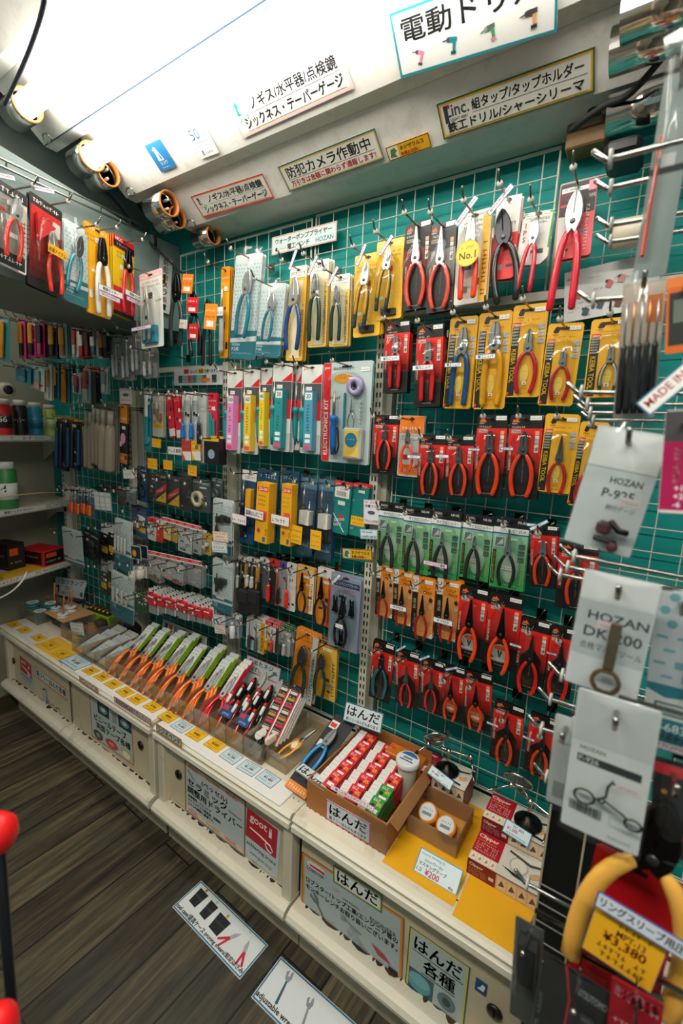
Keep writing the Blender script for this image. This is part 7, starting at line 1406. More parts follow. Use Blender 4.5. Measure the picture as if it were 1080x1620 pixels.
def bin_pack(x, y, z, ang, L, w, label, handle, card, edge, logo, tube=False, group=None, yaw=0.0, hk='nipper'):
    o = empty('cutter_pack', label, 'cutter pack', group, mw=lean(x, y, z, ang, yaw))
    mb = MB(PRINT); mb.box(-w / 2, w / 2, .0, .002, L * .40, L, card); mb.d = 0; mb.rect(w * .36, w * .5, L * .40, L, edge); mb.rect(-w * .36, w * .1, L * .50, L * .56, 'e8502a'); mb.text(logo, -w * .3, L * .512, L * .035, 'f4eee4', True, wmax=w * .34) if logo else None
    for j in range(6): mb.tiny(-w * .40, L * (.62 + .06 * j), w * .6, L * .035, '2a3238', seed=j)
    mb.box(w * .5, w * .5 + .001, -.004, .002, L * .42, L * .98, edge); mb.build('card', o)
    pliers(o, L * .95, hk, handle, at=(-w * .05, L * .48), y=-.006, steel='b9bbbd' if card[0] != '2' else '2a2b2d')
    return o
tops = [0, 0, 0, 0, 0, 0, 0]
for k in range(7):
    xm = (BX[k] + BX[k + 1]) / 2
    for j in range(2 if k in (0, 1, 4) else 3):
        bin_pack(xm + .004 + .002 * j, .850 + .017 * j, ZD + .010 + .006 * j, .96, .205 + (.012 if k in (3, 5) else 0), .044, f"orange handled cutter on a green edged card, {('front', 'middle', 'rear')[j]} one in the {ORD[k + 1]} bin from left", 'ff7a1a', 'd6dadb', '96b92a', 'HSK', group='orange handled cutters in the bins', yaw=.10)
for j in range(3): bin_pack((BX[7] + BX[8]) / 2, .855 + .017 * j, ZD + .010 + .006 * j, .96, .20, .040, f"red handled cutter on a white and red card, {('front', 'middle', 'rear')[j]} one in the eighth bin", 'e0141c', 'e2e0da', 'd21f3a', '', group='red handled cutters in the eighth bin', yaw=.10)
for kk, (bi, nm) in enumerate(((8, 'ninth'), (9, 'tenth'))):
    for j in range(3):
        o = empty('cable_cutter', f"black cutter with {('blue tag', 'white tub', 'white blade')[j]} in the {nm} bin from left", 'cutter', 'black cutters in the bins', mw=lean((BX[bi] + BX[bi + 1]) / 2 + (-.016 + .016 * j), .865 + .03 * j, ZD + .012 + .012 * j, .85, .05)); pliers(o, .17, 'bent', 'c21a22' if j == 0 else '1d1e20', at=(0, .10), y=-.006, steel='1d1e20' if j != 2 else 'b9babb')
        if j == 0: mb = MB(PRINT); mb.box(-.024, .024, -.02, -.019, .03, .066, '24508c'); mb.d = .0201; mb.rect(-.02, .0, .05, .062, 'd9342c'); mb.tiny(-.02, .036, .04, .008, 'd3dde6'); mb.build('blue_tag', o)
        for s in ((-.02, .09), (.018, .07)):
            mb = MB(PLASTIC); mb.tube([(s[0], -.018, s[1] - .018), (s[0], -.018, s[1] + .006)], .0056, 'e9e8e2', n=10); mb.tube([(s[0], -.018, s[1] + .007), (s[0], -.018, s[1] + .016)], .0057, 'cf2430', n=10); mb.build('tub', o)
for kk, (x, nm) in enumerate((((BX[10] + BX[11]) / 2 - .018, 'left'), ((BX[10] + BX[11]) / 2 + .022, 'right'))):
    for j in range(4):
        o = empty('striped_pack', f"{('topmost', 'second', 'third', 'lowest')[j]} red and black striped cutter pack of the {nm} stack in the eleventh bin", 'cutter pack', 'striped packs in the eleventh bin', mw=lean(x + .0 * j, .862 + .016 * j, ZD + .012 - .001 * j, .86, .08)); w = .030
        mb = MB(PRINT); mb.box(-w / 2, w / 2, 0, .006, .03, .20, '1d1c1d'); mb.d = 0; mb.box(w / 2, w / 2 + .005, -.001, .007, .03, .20, 'd81f2c'); mb.box(w / 2 + .005, w / 2 + .009, -.001, .007, .03, .20, 'ece9e2')
        for i in range(7): mb.rect(-w * .42, w * .42, .058 + .02 * i, .066 + .02 * i, ('d8c9b8', 'cf2230', 'c98a2a')[i % 3]); mb.tiny(-w * .4, .068 + .02 * i, w * .8, .007, 'e2ddd2', seed=i)
        mb.build('card', o); mb = MB(PLASTIC); mb.tube([(0, -.008, -.02), (0, -.008, .03)], .008, '1a1a1b', n=10, flat=.6); mb.build('handle', o); mb = MB(PRINT); mb.xf = Matrix.Translation((0, -.0135, .034)); mb.disc(0, 0, .013, 'dddbd4', n=16); mb.tiny(-.008, -.002, .016, .005, '4a4a4a'); mb.build('round_sticker', o)
o = empty('yellow_pliers', 'yellow handled pliers lying in the low bin at the right end', 'pliers', mw=Matrix.Translation((-.748, .93, ZD + .03)) @ Matrix.Rotation(-.5, 4, 'Z') @ Matrix.Rotation(-1.15, 4, 'X')); pliers(o, .13, 'nose', 'f0a818', at=(0, .02), y=0, steel='8f9294')
mb = MB(PRINT); mb.lathe([(.020, -.001), (.020, .001)], 'ee9a2a', n=22, axis='y'); mb.d = .0012; mb.disc(0, -.004, .011, 'e9e4da', n=16); mb.tiny(-.012, .010, .024, .005, 'f4e4cc'); mb.build('round_tag', o)
for kk in range(3):
    bx = -1.862 + .087 * kk; bin_(bx, bx + .085, .836, 1.03, .045, f'low clear bin, {ORD[kk + 1]} from left before the orange handled cutters')
    for j in range(3):
        mb = MB(PRINT); mb.box(-.034, .034, 0, .008, 0, .10, ('c3cac9', 'b9c0c2', 'cfd0c8')[j]); mb.d = 0; mb.tiny(-.028, .07, .056, .008, '5a6668'); mb.tiny(-.028, .055, .056, .006, '6a7678'); mb.rect(-.028, .0, .02, .045, '9fb4ba'); o = mb.build('bit_packet'); o.matrix_world = lean(bx + .042, .845 + .045 * j, ZD + .008 + .006 * j, 1.25); tag(o, f"{('front', 'middle', 'rear')[j]} grey packet lying in the {ORD[kk + 1]} low clear bin", 'packet', 'grey packets in the low bins')
# brown bags, spools, lime box, clamp sign at the left end
bin_(-2.03, -1.868, .87, 1.045, .055, 'clear bin holding brown bags and a price card')
for j, (x, y) in enumerate(((-1.98, .92), (-1.925, .95), (-1.95, 1.0))):
    mb = MB(BOARD); r = random.Random(j); n = 9; pr = [(.001, 0), (.026, .006), (.031, .022), (.025, .042), (.012, .055), (.001, .058)]; mb.lathe(pr, ('b5734a', '8a5c3c', '3a302a')[j], n=n); mb.v = [(a + r.uniform(-.004, .004), b + r.uniform(-.004, .004), c) for a, b, c in mb.v]; o = mb.build('parts_bag'); o.location = (x, y, ZD + .003); tag(o, ('orange brown bag of parts in the clear bin, front one', 'brown bag of parts in the clear bin, right one', 'dark bag of parts in the clear bin, rear one')[j], 'bag')
price2(110, 984, 20, 18, .88, 'pale blue price card stuck on the bin of brown bags'); price2(113, 1001, 8, 12, .875, 'small white price tag on the bin of brown bags', '7a9aa4')
bin_(-2.42, -2.22, .855, 1.0, .06, 'frosted bin full of teal ribbon spools at the counter end')
def spool(x, y, z, r, t, c, label, grp='round wire spools', tilt=0):
    o = empty('wire_spool', label, 'spool', grp, loc=(x, y, z)); mb = MB(PLASTIC); mb.lathe([(r, 0), (r, t * .2), (r * .72, t * .25), (r * .72, t * .75), (r, t * .8), (r, t), (r * .25, t), (r * .25, 0)], c, n=24, closed=True); mb.build('reel', o); mb = MB(PRINT); mb.xf = Matrix.Translation((0, 0, t + .0004)) @ Matrix.Rotation(-PI / 2, 4, 'X'); mb.disc(0, 0, r * .8, 'e8e6e0', n=20); mb.disc(0, 0, r * .35, '9ab4b8', n=14); mb.build('reel_label', o); return o
for i, (x, y, n) in enumerate(((-2.37, .90, 4), (-2.30, .95, 4), (-2.27, .89, 3))):
    for j in range(n): spool(x + .003 * (j % 2), y, ZD + .004 + .015 * j, .033, .013, '3a8a8c', f"teal wire spool, {ORD[j + 1]} from bottom in the {('left', 'rear', 'right')[i]} stack of the frosted bin", 'teal wire spools')
mb = MB(PLASTIC); mb.box(-2.195, -2.06, .905, 1.0, ZD + .0005, ZD + .052, '1d1b19', ch=.002); tag(mb.build('black_box'), 'black box carrying a thin wooden board with spools', 'box')
mb = MB(WOODM); mb.box(-2.215, -2.035, .885, 1.02, ZD + .053, ZD + .058, 'c99a66', ch=.001); tag(mb.build('wooden_board'), 'thin wooden board under the white spools', 'board')
st = [(-2.10, .915, .024, 'e3e2dc', 'white spool with brown stick, nearest on the wooden board'), (-2.135, .965, .024, 'e0e0da', 'white spool stack with brown stick in the middle of the wooden board'), (-2.18, .975, .022, 'dcdcd6', 'white spool with brown stick at the rear of the wooden board'), (-2.20, .93, .022, 'b9d0d0', 'pale spool with dark red stick at the left of the wooden board')]
for i, (x, y, r, c, l) in enumerate(st):
    spool(x, y, ZD + .0585, r, .012 if i != 1 else .022, c, l)
    mb = MB(WOODM); mb.tube([(x, y, ZD + .066), (x - .006 + .008 * (i % 2), y + .012, ZD + .066 + .085)], .0032, '7a1c1c' if i == 3 else 'b5702a', n=7); tag(mb.build('stick'), l.replace('spool stack with', 'spool,').replace('spool with', 'spool,').split(' with ')[0] + f', its thin stick', 'stick', 'sticks standing in the spools')
for i, (x, y, c, l) in enumerate(((-2.34, .98, 'c9882a', 'yellow brown stick standing in the frosted bin'), (-2.20, 1.045, '22201f', 'black stick leaning before the clamp sign'), (-2.13, 1.045, '4a1818', 'dark red stick leaning before the clamp sign'))): mb = MB(WOODM); mb.tube([(x, y, ZD + .01), (x + .03 * (i > 0), y + .01, ZD + .14)], .0035, c, n=7); tag(mb.build('stick'), l, 'stick')
def dr_clamp(mb, w, h): mb.frame(0, w, -h, 0, h * .03, 'd95a94'); mb.text('C型クランプ', w * .10, -h * .34, h * .24, '1f2428', True, wfix=w * .82); mb.text('ブロー', w * .34, -h * .64, h * .22, '1f2428', True, wmax=w * .44); mb.text('ごみ取クリーナー', w * .22, -h * .88, h * .14, '2a3034', True, wmax=w * .54); mb.poly([(w * .06, -h * .45), (w * .16, -h * .42), (w * .17, -h * .82), (w * .12, -h * .82), (w * .12, -h * .55), (w * .06, -h * .58)], '1c2226'); mb.disc(w * .88, -h * .78, w * .05, '2a7a86', rz=h * .13, n=14)
sheet('clamp_sign', W(88, 912, 1.07), W(137, 918, 1.07), W(84, 940, 1.05), 'pink rimmed clamp and blower sign standing at the left end of the counter', 'sign', dr_clamp, base='c3d2d0')
mb = MB(PAPER); a, b = W(76, 941, 1.05), W(132, 950, 1.05); mb.box(a.x, b.x, 1.03, 1.09, ZD + .0005, a.z, 'b9bab4', ch=.003); tag(mb.build('white_box'), 'pale box supporting the clamp sign', 'box')
o = empty('bit_case', 'lime green case of bits lying open behind the brown bags', 'case', mw=Matrix.Translation((-2.035, 1.055, ZD + .055)) @ Matrix.Rotation(.10, 4, 'Z')); mb = MB(PLASTIC); mb.box(-.085, .085, -.03, .04, -.05, .0, '8fb81e', ch=.004); mb.build('lower_shell', o); mb = MB(PLASTIC); mb.box(-.078, .078, -.025, .034, .0005, .006, '24251f', ch=.002); mb.build('tray', o)
for j in range(5): mb = MB(STEEL); mb.tube([(-.06 + .03 * j, -.015, .010), (-.06 + .03 * j, .025, .010)], .007, ('c9a83a', 'b9a684', 'e0b42a', 'c9bfa8', 'd9b050')[j], n=9); mb.build('bit', o)
for j, (x, c, l) in enumerate(((-1.90, '8a8a86', 'grey printed carton right of the lime case'), (-1.85, '2a7fb4', 'blue carton right of the lime case'))): mb = MB(PRINT); mb.box(x, x + (.06 if j == 0 else .02), 1.055, 1.10, ZD + .0005, ZD + .06, c); mb.d = -1.0549; mb.tiny(x + .004, ZD + .03, .04 if j == 0 else .012, .012, 'e2ddd0'); tag(mb.build('small_carton'), l, 'box')
mb = MB(BOARD); mb.lathe([(.001, 0), (.03, .004), (.034, .03), (.02, .055), (.001, .06)], '2a211c', n=10, o=(-1.80, 1.07, ZD + .0005)); tag(mb.build('dark_bag'), 'dark bag of copper wool by the left upright', 'bag')
def dr_chart(mb, w, h):
    for k, c in enumerate(('3a4a44', 'b9343f', '6a7a74', 'b02a36', '8a9a94', '35484c', 'b9343f', '4a6a64')): mb.rect(w * (.06 + .11 * k), w * (.13 + .11 * k), -h * .75, -h * .2, c); mb.tiny(w * (.06 + .11 * k), -h * .9, w * .08, h * .08, '4a5256')
    mb.rect(w * .38, w * .56, -h * .42, -h * .18, 'b8142a')
sheet('chart_board', W(258, 979, 1.085), W(328, 1008, 1.085), W(251, 997, 1.075), 'grey chart card leaning behind the orange handled cutters', 'sign', dr_chart, base='b9c3c4')
def dr_nam(mb, w, h): mb.frame(0, w, -h, 0, h * .04, 'd0257a'); mb.text('なめたネジ', w * .08, -h * .44, h * .32, '22262a', True, wfix=w * .72); mb.text('はずし', w * .16, -h * .88, h * .30, '22262a', True, wmax=w * .46); mb.poly([(w * .66, -h * .85), (w * .72, -h * .92), (w * .86, -h * .60), (w * .94, -h * .56), (w * .90, -h * .34), (w * .80, -h * .40), (w * .80, -h * .56)], '6a7476')
sheet('screw_sign', W(391, 1036, 1.07), W(444, 1058, 1.07), W(386, 1058, 1.06), 'pink rimmed worn screw remover sign behind the bins', 'sign', dr_nam, base='c9d2d0')
sheet('white_board', W(385, 1059, 1.061), W(437, 1081, 1.061), W(377, 1084, 1.045), 'plain white card under the worn screw remover sign', 'card', lambda mb, w, h: None, base='d9d8d2')

# ------------------------------------------------------------------ cardboard box of solder and its signs
X0, X1, Y0, Y1, BZ = -.604, -.378, .800, 1.045, ZD + .0005
hB = .078
o = empty('cardboard_box', 'open cardboard box full of red and white solder boxes', 'box', loc=(0, 0, 0)); t = .004; mb = MB(BOARD)
for a in ((X0, X1, Y0, Y0 + t), (X0, X1, Y1 - t, Y1), (X0, X0 + t, Y0 + t, Y1 - t), (X1 - t, X1, Y0 + t, Y1 - t)): mb.box(a[0], a[1], a[2], a[3], BZ, BZ + hB + (.03 if a[2] > .9 and a[3] - a[2] < .01 else 0), 'a86c36')
mb.box(X0 + t, X1 - t, Y0 + t, Y1 - t, BZ, BZ + .003, '7a5230'); mb.build('box_walls', o)
mb = MB(BOARD); mb.add([(X1, Y0 + .01, BZ + hB), (X1, Y1 - .01, BZ + hB), (X1 + .016, Y1 - .015, BZ + hB - .02), (X1 + .018, Y0 + .02, BZ + hB - .022)], [(0, 1, 2, 3)], 'b5824e'); mb.add([(X1 + .0002, Y0 + .01, BZ + hB), (X1 + .0002, Y1 - .01, BZ + hB), (X1 + .0162, Y1 - .015, BZ + hB - .02), (X1 + .0182, Y0 + .02, BZ + hB - .022)], [(3, 2, 1, 0)], 'a87646'); mb.build('side_flap', o)
mb = MB(BAG); r = random.Random(4); vs = []
for i in range(9):
    for j in range(4): vs.append((X1 - .07 + .078 * i / 8 + r.uniform(-.003, .003), Y0 - .002 - .003 * r.random(), BZ + .004 + hB * j / 3.2))
mb.add(vs, [(i * 4 + j, i * 4 + 4 + j, i * 4 + 5 + j, i * 4 + 1 + j) for i in range(8) for j in range(3)], 'ffffff', BAG, True); mb.build('clear_tape', o)
mb = MB(PLASTIC); mb.box(X0 + .11, X1 - .012, Y1 - .05, Y1 - .006, BZ + .004, BZ + hB + .012, 'c9741c', ch=.002)
for i in range(9):
    for j in range(3): mb.box(X0 + .118 + .0095 * i, X0 + .1225 + .0095 * i, Y1 - .0503, Y1 - .0498, BZ + hB - .022 + .009 * j, BZ + hB - .017 + .009 * j, '4a2c10')
tag(mb.build('perforated_basket'), 'orange perforated basket at the back of the cardboard box', 'basket')
mb = MB(PAPER); mb.box(X0 + .09, X1 - .07, Y1 - .066, Y1 - .055, BZ + .005, BZ + hB - .004, 'e0b01e'); tag(mb.build('yellow_card'), 'yellow card before the orange basket in the cardboard box', 'card')
def solder_box(x, y, z, c, label, rz=0.0, grp='solder boxes in the cardboard box'):
    o = empty('solder_box', label, 'solder box', grp, mw=Matrix.Translation((x, y, z)) @ Matrix.Rotation(rz, 4, 'Z') @ Matrix.Rotation(.22, 4, 'X')); w, d, h = .052, .044, .056
    mb = MB(PRINT); mb.box(-w / 2, w / 2, -d / 2, d / 2, -h, 0, 'e6e5df'); mb.d = 0; mb.xf = Matrix.Translation((0, 0, .0003)) @ Matrix.Rotation(-PI / 2, 4, 'X')
    mb.rect(-w * .10, w * .5, -d * .5, d * .5, c); mb.text('はんだ', 0, d * .22, d * .2, 'f2ece4', True, wmax=w * .3); mb.text('%d%%' % 60, w * .22, d * .0, d * .22, 'f0c63a', True, wmax=w * .24); mb.disc(w * .08, -d * .05, d * .12, '24201f', n=12); mb.rect(w * .06, w * .42, -d * .42, -d * .20, 'efece6'); mb.tiny(-w * .42, d * .2, w * .26, d * .12, '5a8a94'); mb.tiny(-w * .42, -d * .05, w * .26, d * .12, '4a4a50'); mb.tiny(-w * .42, -d * .35, w * .26, d * .12, '4a4a50')
    mb.xf = Matrix.Translation((0, -d / 2 - .0003, 0)); mb.rect(-w * .1, w * .5, -h, 0, c); mb.rect(-w * .5, -w * .1, -h * .2, 0, '2a7f8c')
    mb.xf = Matrix.Translation((w / 2 + .0003, 0, 0)) @ Matrix.Rotation(PI / 2, 4, 'Z'); mb.rect(-d * .5, d * .5, -h, 0, c); mb.tiny(-d * .4, -h * .3, d * .8, h * .1, 'f0e6de'); mb.build('carton', o); return o
for i in range(3):
    for j in range(5):
        if i == 2 and j > 3: continue
        c = 'e0182a' if not (i == 2 and j in (0, 1)) else '2f8f3a'
        solder_box(X0 + .045 + .060 * i, Y0 + .034 + .041 * j, BZ + hB - .004 + .003 * j + (.008 if i == 0 else 0), c, f"{'green' if c[0] == '2' else 'red'} and white solder box, {ORD[j + 1]} from front in the {('left', 'middle', 'right')[i]} column of the cardboard box", rz=(-.06, .05, .02)[i])
o = empty('solder_bottle', 'clear bottle with blue and white round lid at the back of the cardboard box', 'bottle', loc=(X1 - .036, Y1 - .075, BZ + .006)); mb = MB(PLASTIC); mb.lathe([(.022, 0), (.024, .01), (.024, .09), (.02, .10)], 'b9b4a4', n=22); mb.build('bottle_body', o); mb = MB(PLASTIC); mb.lathe([(.029, .098), (.030, .102), (.030, .112), (.028, .114), (0, .114)], 'e3e6e6', n=26); k = mb.build('lid', o); mb = MB(PRINT); mb.xf = Matrix.Translation((0, 0, .1144)) @ Matrix.Rotation(-PI / 2, 4, 'X'); mb.disc(0, 0, .027, 'e3e6e6', n=24); mb.poly([(.025 * math.cos(a), .025 * math.sin(a)) for a in [PI * .12 + PI * .76 * i / 10 for i in range(11)]], '2f6a9a'); mb.rect(-.012, .012, -.004, .004, '7a8a94'); mb.rect(-.018, .018, -.012, -.008, '26506e'); mb.build('lid_print', k)
def dr_h2(two=True, rim='1f5a6a'):
    def d(mb, w, h):
        mb.frame(0, w, -h, 0, h * .05, rim); mb.text('はんだ', w * .08, -h * (.64 if two else .84), h * (.48 if two else .66), '1a1c20', True, wfix=w * .84)
        if two: mb.text('鉛フリーはんだもあります', w * .08, -h * .90, h * .17, '1f2226', True, wfix=w * .84)
    return d
sheet('solder_sign', W(547, 1109, 1.02), W(607, 1129, 1.02), W(541, 1139, 1.00), 'large white solder sign standing at the back of the cardboard box', 'sign', dr_h2(), base='d3dde0')
sheet('solder_sign', W(479, 1206, .835), W(525, 1238, .835), W(468, 1219, .800), 'small white solder sign lying on the front left rim of the cardboard box', 'sign', dr_h2(False), base='d3dde0')
sheet('solder_sign', W(516, 1264, .7985), W(586, 1304, .7985), W(513, 1293, .7985), 'pink rimmed solder sign stuck on the front of the cardboard box', 'sign', dr_h2(True, 'c93a78'), base='c9d3d6')
def dr_ask(mb, w, h): mb.frame(0, w, -h, 0, h * .12, 'd95a94'); mb.text('ご購入の際はお声がけ下さい', w * .04, -h * .78, h * .55, '8a2a4a', True, wfix=w * .92)
sheet('asking_strip', W(524, 1241, .806), W(592, 1277, .806), W(522, 1248, .801), 'pink rimmed lettered strip along the front rim of the cardboard box', 'sign', dr_ask, base='e6e2e2')
# flat blue clamp pack between bins and box
mw = Matrix.Translation((-.648, .805, ZD + .012)) @ Matrix.Rotation(-.06, 4, 'Z') @ Matrix.Rotation(-1.12, 4, 'X'); o = empty('clamp_pack', 'black card with blue handled crimping tool leaning between bins and cardboard box', 'tool pack', mw=mw); mb = MB(PRINT); mb.box(-.036, .036, 0, .0015, 0, .235, '1d1f24'); mb.d = 0; mb.rect(-.036, .036, .0, .022, 'ef8a2a'); mb.tiny(-.03, .006, .06, .009, 'f6e2c8'); mb.rect(-.032, -.005, .19, .215, 'e6e2dc'); mb.rect(-.030, -.010, .195, .208, 'd8302c'); mb.rect(-.03, .0, .13, .15, 'dfe3e4'); mb.build('card', o); pliers(o, .165, 'bent', '1f86c8', at=(0, .145), y=-.012, steel='85888b', rot=.06)
# yellow sheets, price card, tape bin
flat('yellow_sheet', -.376, -.212, .782, 1.06, ZD + .0005, 'yellow paper sheet under the tape bin', 'paper', base='efae0c'); flat('yellow_sheet', -.208, -.02, .765, .905, ZD + .0007, 'yellow paper sheet before the magnifier boxes', 'paper', base='efae0c')
def dr_200(mb, w, h): mb.frame(0, w, -h, 0, w * .02, '2f86a4'); mb.text('(Scotch) 3M M40J-20', w * .06, -h * .24, h * .12, '26303a', wmax=w * .86); mb.text('20mm巾×18m', w * .16, -h * .44, h * .14, '26303a', wmax=w * .7); mb.text('マスキングテープ', w * .06, -h * .64, h * .15, '26303a', True, wmax=w * .88); mb.text('1コ', w * .05, -h * .88, h * .13, '26303a', True, wmax=w * .14); mb.text('¥200', w * .24, -h * .92, h * .24, 'e8607a', True, wmax=w * .5); mb.text('税込', w * .80, -h * .92, h * .10, '26303a', True, wmax=w * .14)
bl, br_ = H(650, 1375, ZD + .001), H(718, 1416, ZD + .001); sheet('price_card', bl + Vector((.004, .040, .026)), br_ + Vector((.004, .040, .026)), bl, 'large blue rimmed masking tape price card leaning before the tape bin', 'price card', dr_200, base='d6e6ea')
bin_(-.368, -.245, .885, 1.0, .048, 'brownish clear bin with two orange tape rolls', group='acrylic bins on the counter')
mb = MB(BOARD); mb.box(-.366, -.247, .8875, .8885, ZD + .003, ZD + .047, 'a87c4c'); mb.box(-.366, -.247, .9965, .9975, ZD + .003, ZD + .047, '9a7046'); mb.box(-.248, -.2475, .889, .996, ZD + .003, ZD + .047, '9a7046'); tag(mb.build('kraft_liner'), 'kraft liner inside the bin of tape rolls', 'liner')
for i, (x, y) in enumerate(((-.335, .935), (-.285, .925))):
    o = empty('masking_tape_roll', f"orange masking tape roll, {('left', 'right')[i]} one in the kraft lined bin", 'tape', 'masking tape rolls', mw=Matrix.Translation((x, y, ZD + .030)) @ Matrix.Rotation(.5, 4, 'X') @ Matrix.Rotation(-.15, 4, 'Y')); mb = MB(PLASTIC); mb.lathe([(.012, -.009), (.0235, -.009), (.0235, .009), (.012, .009)], 'e8912a', n=26, closed=True); mb.build('roll', o); mb = MB(PRINT); mb.xf = Matrix.Translation((0, 0, .0094)) @ Matrix.Rotation(-PI / 2, 4, 'X'); mb.disc(0, 0, .020, 'c9d0d2', n=22); mb.rect(-.012, .012, -.008, -.001, '6a7880'); mb.tiny(-.012, .004, .024, .006, '4a565c'); mb.build('roll_label', o)
# magnifier stand boxes
def mag_box(x, y, z, label, front=True):
    o = empty('magnifier_box', label, 'box', 'magnifier stand boxes', loc=(x, y, z)); w, d, h = .145, .085, .036; mb = MB(PRINT); mb.box(0, w, 0, d, 0, h, '8f1a20'); mb.d = 0
    mb.xf = Matrix.Translation((0, 0, h + .0003)) @ Matrix.Rotation(-PI / 2, 4, 'X') @ Matrix.Translation((0, 0, 0)); mb.xf = Matrix(((1, 0, 0, 0), (0, 0, 1, 0), (0, -1, 0, h + .0003), (0, 0, 0, 1)))
    mb.rect(.0, w * .40, 0, d, 'b0182a'); mb.rect(w * .40, w, 0, d, 'ddd8cc'); mb.rect(0, w * .40, 0, d * .28, 'e6d3b8'); mb.text('Clipper', w * .02, d * .76, d * .16, 'f2e6dc', True, wmax=w * .32); mb.rect(w * .02, w * .30, d * .70, d * .73, 'e0762a')
    for k in range(4): mb.tiny(w * .03, d * (.60 - .085 * k), w * .32, d * .055, 'e8c9c0', seed=k)
    for k in range(4): mb.rect(w * (.015 + .095 * k), w * (.095 + .095 * k), d * .03, d * .24, 'f0e6d6'); mb.poly([(w * (.03 + .095 * k), d * .06), (w * (.08 + .095 * k), d * .10), (w * (.06 + .095 * k), d * .20)], 'c98a5a')
    mb.disc(w * .66, d * .5, w * .13, 'b9b4a8', rz=d * .26); mb.disc(w * .66, d * .5, w * .11, 'e9dfcf', rz=d * .22); mb.poly([(w * .44, d * .30), (w * .62, d * .16), (w * .9, d * .10), (w * .9, d * .17), (w * .64, d * .24)], '1d1b1a'); mb.poly([(w * .48, d * .8), (w * .8, d * .64), (w * .96, d * .74), (w * .95, d * .8), (w * .8, d * .72), (w * .5, d * .86)], '4a4642'); mb.poly([(w * .84, d * .3), (w * .97, d * .42), (w * .93, d * .56), (w * .82, d * .44)], 'd9a87a')
    mb.xf = Matrix.Translation((0, -.0003, 0)); mb.rect(0, w * .42, 0, h, '7f1a1c'); mb.rect(w * .42, w, 0, h, 'd6b892'); mb.text('Clipper', w * .03, h * .60, h * .26, 'f0dccc', True, wmax=w * .24); mb.rect(w * .32, w * .39, h * .3, h * .52, 'e0d6c8')
    for k in range(4): mb.tiny(w * .03, h * (.46 - .11 * k), w * .26, h * .07, 'd9a498', seed=k)
    for k in range(4): mb.rect(w * (.44 + .14 * k), w * (.57 + .14 * k), h * .08, h * .92, 'e8cfae'); mb.poly([(w * (.46 + .14 * k), h * .3), (w * (.55 + .14 * k), h * .4), (w * (.50 + .14 * k), h * .75)], '5a4a3a')
    mb.build('carton', o); return o
MB_ = [(-.218, .872, ZD + .0012, 'front box of the magnifier boxes, with dark red front face'), (-.222, .958, ZD + .0012, None), (-.225, 1.044 - .012, ZD + .0012, None)]
mag_box(-.216, .872, ZD + .0018, 'magnifier stand box nearest the aisle, on the yellow sheet'); mag_box(-.214, .962, ZD + .001, 'magnifier stand box at the bottom of the middle pair'); mag_box(-.216, .960, ZD + .0375, 'magnifier stand box on top of the middle pair'); None
for j in range(2): mag_box(-.420, 1.004 + .002 * j, ZD + .0012 + .0364 * j, f"magnifier stand box, {('lower', 'upper')[j]} one of the pair behind the tape bin")
for j in range(2): mag_box(-.060, .965 + .002 * j, ZD + .0012 + .0364 * j, f"magnifier stand box, {('lower', 'upper')[j]} one of the pair by the grey bags")
def helper(x, y, z, label, s=1.0, rz=0.0, badge=True):
    o = empty('magnifier_stand', label, 'magnifier', 'chrome magnifier stands', loc=(x, y, z), rz=rz); mb = MB(STEEL); mb.lathe([(.030, 0), (.030, .006), (.012, .012), (.010, .02), (0, .02)], '2a2724', n=22); mb.build('base', o)
    mb = MB(CHROME); mb.tube([(0, 0, .015), (0, 0, .055)], .004, 'b9b6ac', n=8); mb.tube([(-.055, 0, .056), (.055, .004, .060)], .0032, 'b9b6ac', n=8)
    for p in ((0, 0, .057), (-.055, 0, .056), (.055, .004, .060)): mb.lathe([(.0001, -.007), (.006, -.004), (.0075, 0), (.006, .004), (.0001, .007)], 'c6c1b2', n=12, o=p)
    mb.build('crossbar', o); mb = MB(CHROME)
    for q in (((.055, .004, .060), (.07, -.03, .045)), ((-.055, 0, .056), (-.075, -.025, .04))): mb.tube(q, .0022, 'b9b6ac', n=6); mb.tube([q[1], (q[1][0] * 1.1, q[1][1] - .022, q[1][2] - .004)], [.005, .0015], 'a9a699', n=7)
    mb.build('clip_arm', o); mb = MB(CHROME); c = Vector((-.035, -.004, .085)); mb.xf = Matrix.Translation(c) @ Matrix.Rotation(.5, 4, 'Z') @ Matrix.Rotation(.6, 4, 'X'); mb.lathe([(.030, -.003), (.0325, -.003), (.0325, .003), (.030, .003)], 'c6c6c0', n=28, axis='y', closed=True); mb.build('lens_ring', o)
    mb = MB(BLISTER); mb.xf = Matrix.Translation(c) @ Matrix.Rotation(.5, 4, 'Z') @ Matrix.Rotation(.6, 4, 'X'); mb.lathe([(0, -.004), (.02, -.003), (.030, 0), (.02, .003), (0, .004)], 'ffffff', BLISTER, n=24, axis='y'); mb.build('lens', o)
    if badge: mb = MB(PRINT); mb.xf = Matrix.Translation(c) @ Matrix.Rotation(.5, 4, 'Z') @ Matrix.Rotation(.6, 4, 'X') @ Matrix.Translation((0, -.0046, 0)); mb.poly([(-.02, .008), (0, -.022), (.022, .010), (0, .016)], 'b8242c'); mb.poly([(-.012, .006), (0, -.014), (.013, .008), (0, .011)], 'e0a03a'); mb.build('lens_badge', o)
    mb = MB(CHROME); mb.tube([(0, 0, .057), tuple(c * .55 + Vector((0, 0, .025))), tuple(c + Vector((.01, 0, -.028)))], .002, 'b9b6ac', n=6); mb.build('lens_arm', o); return o
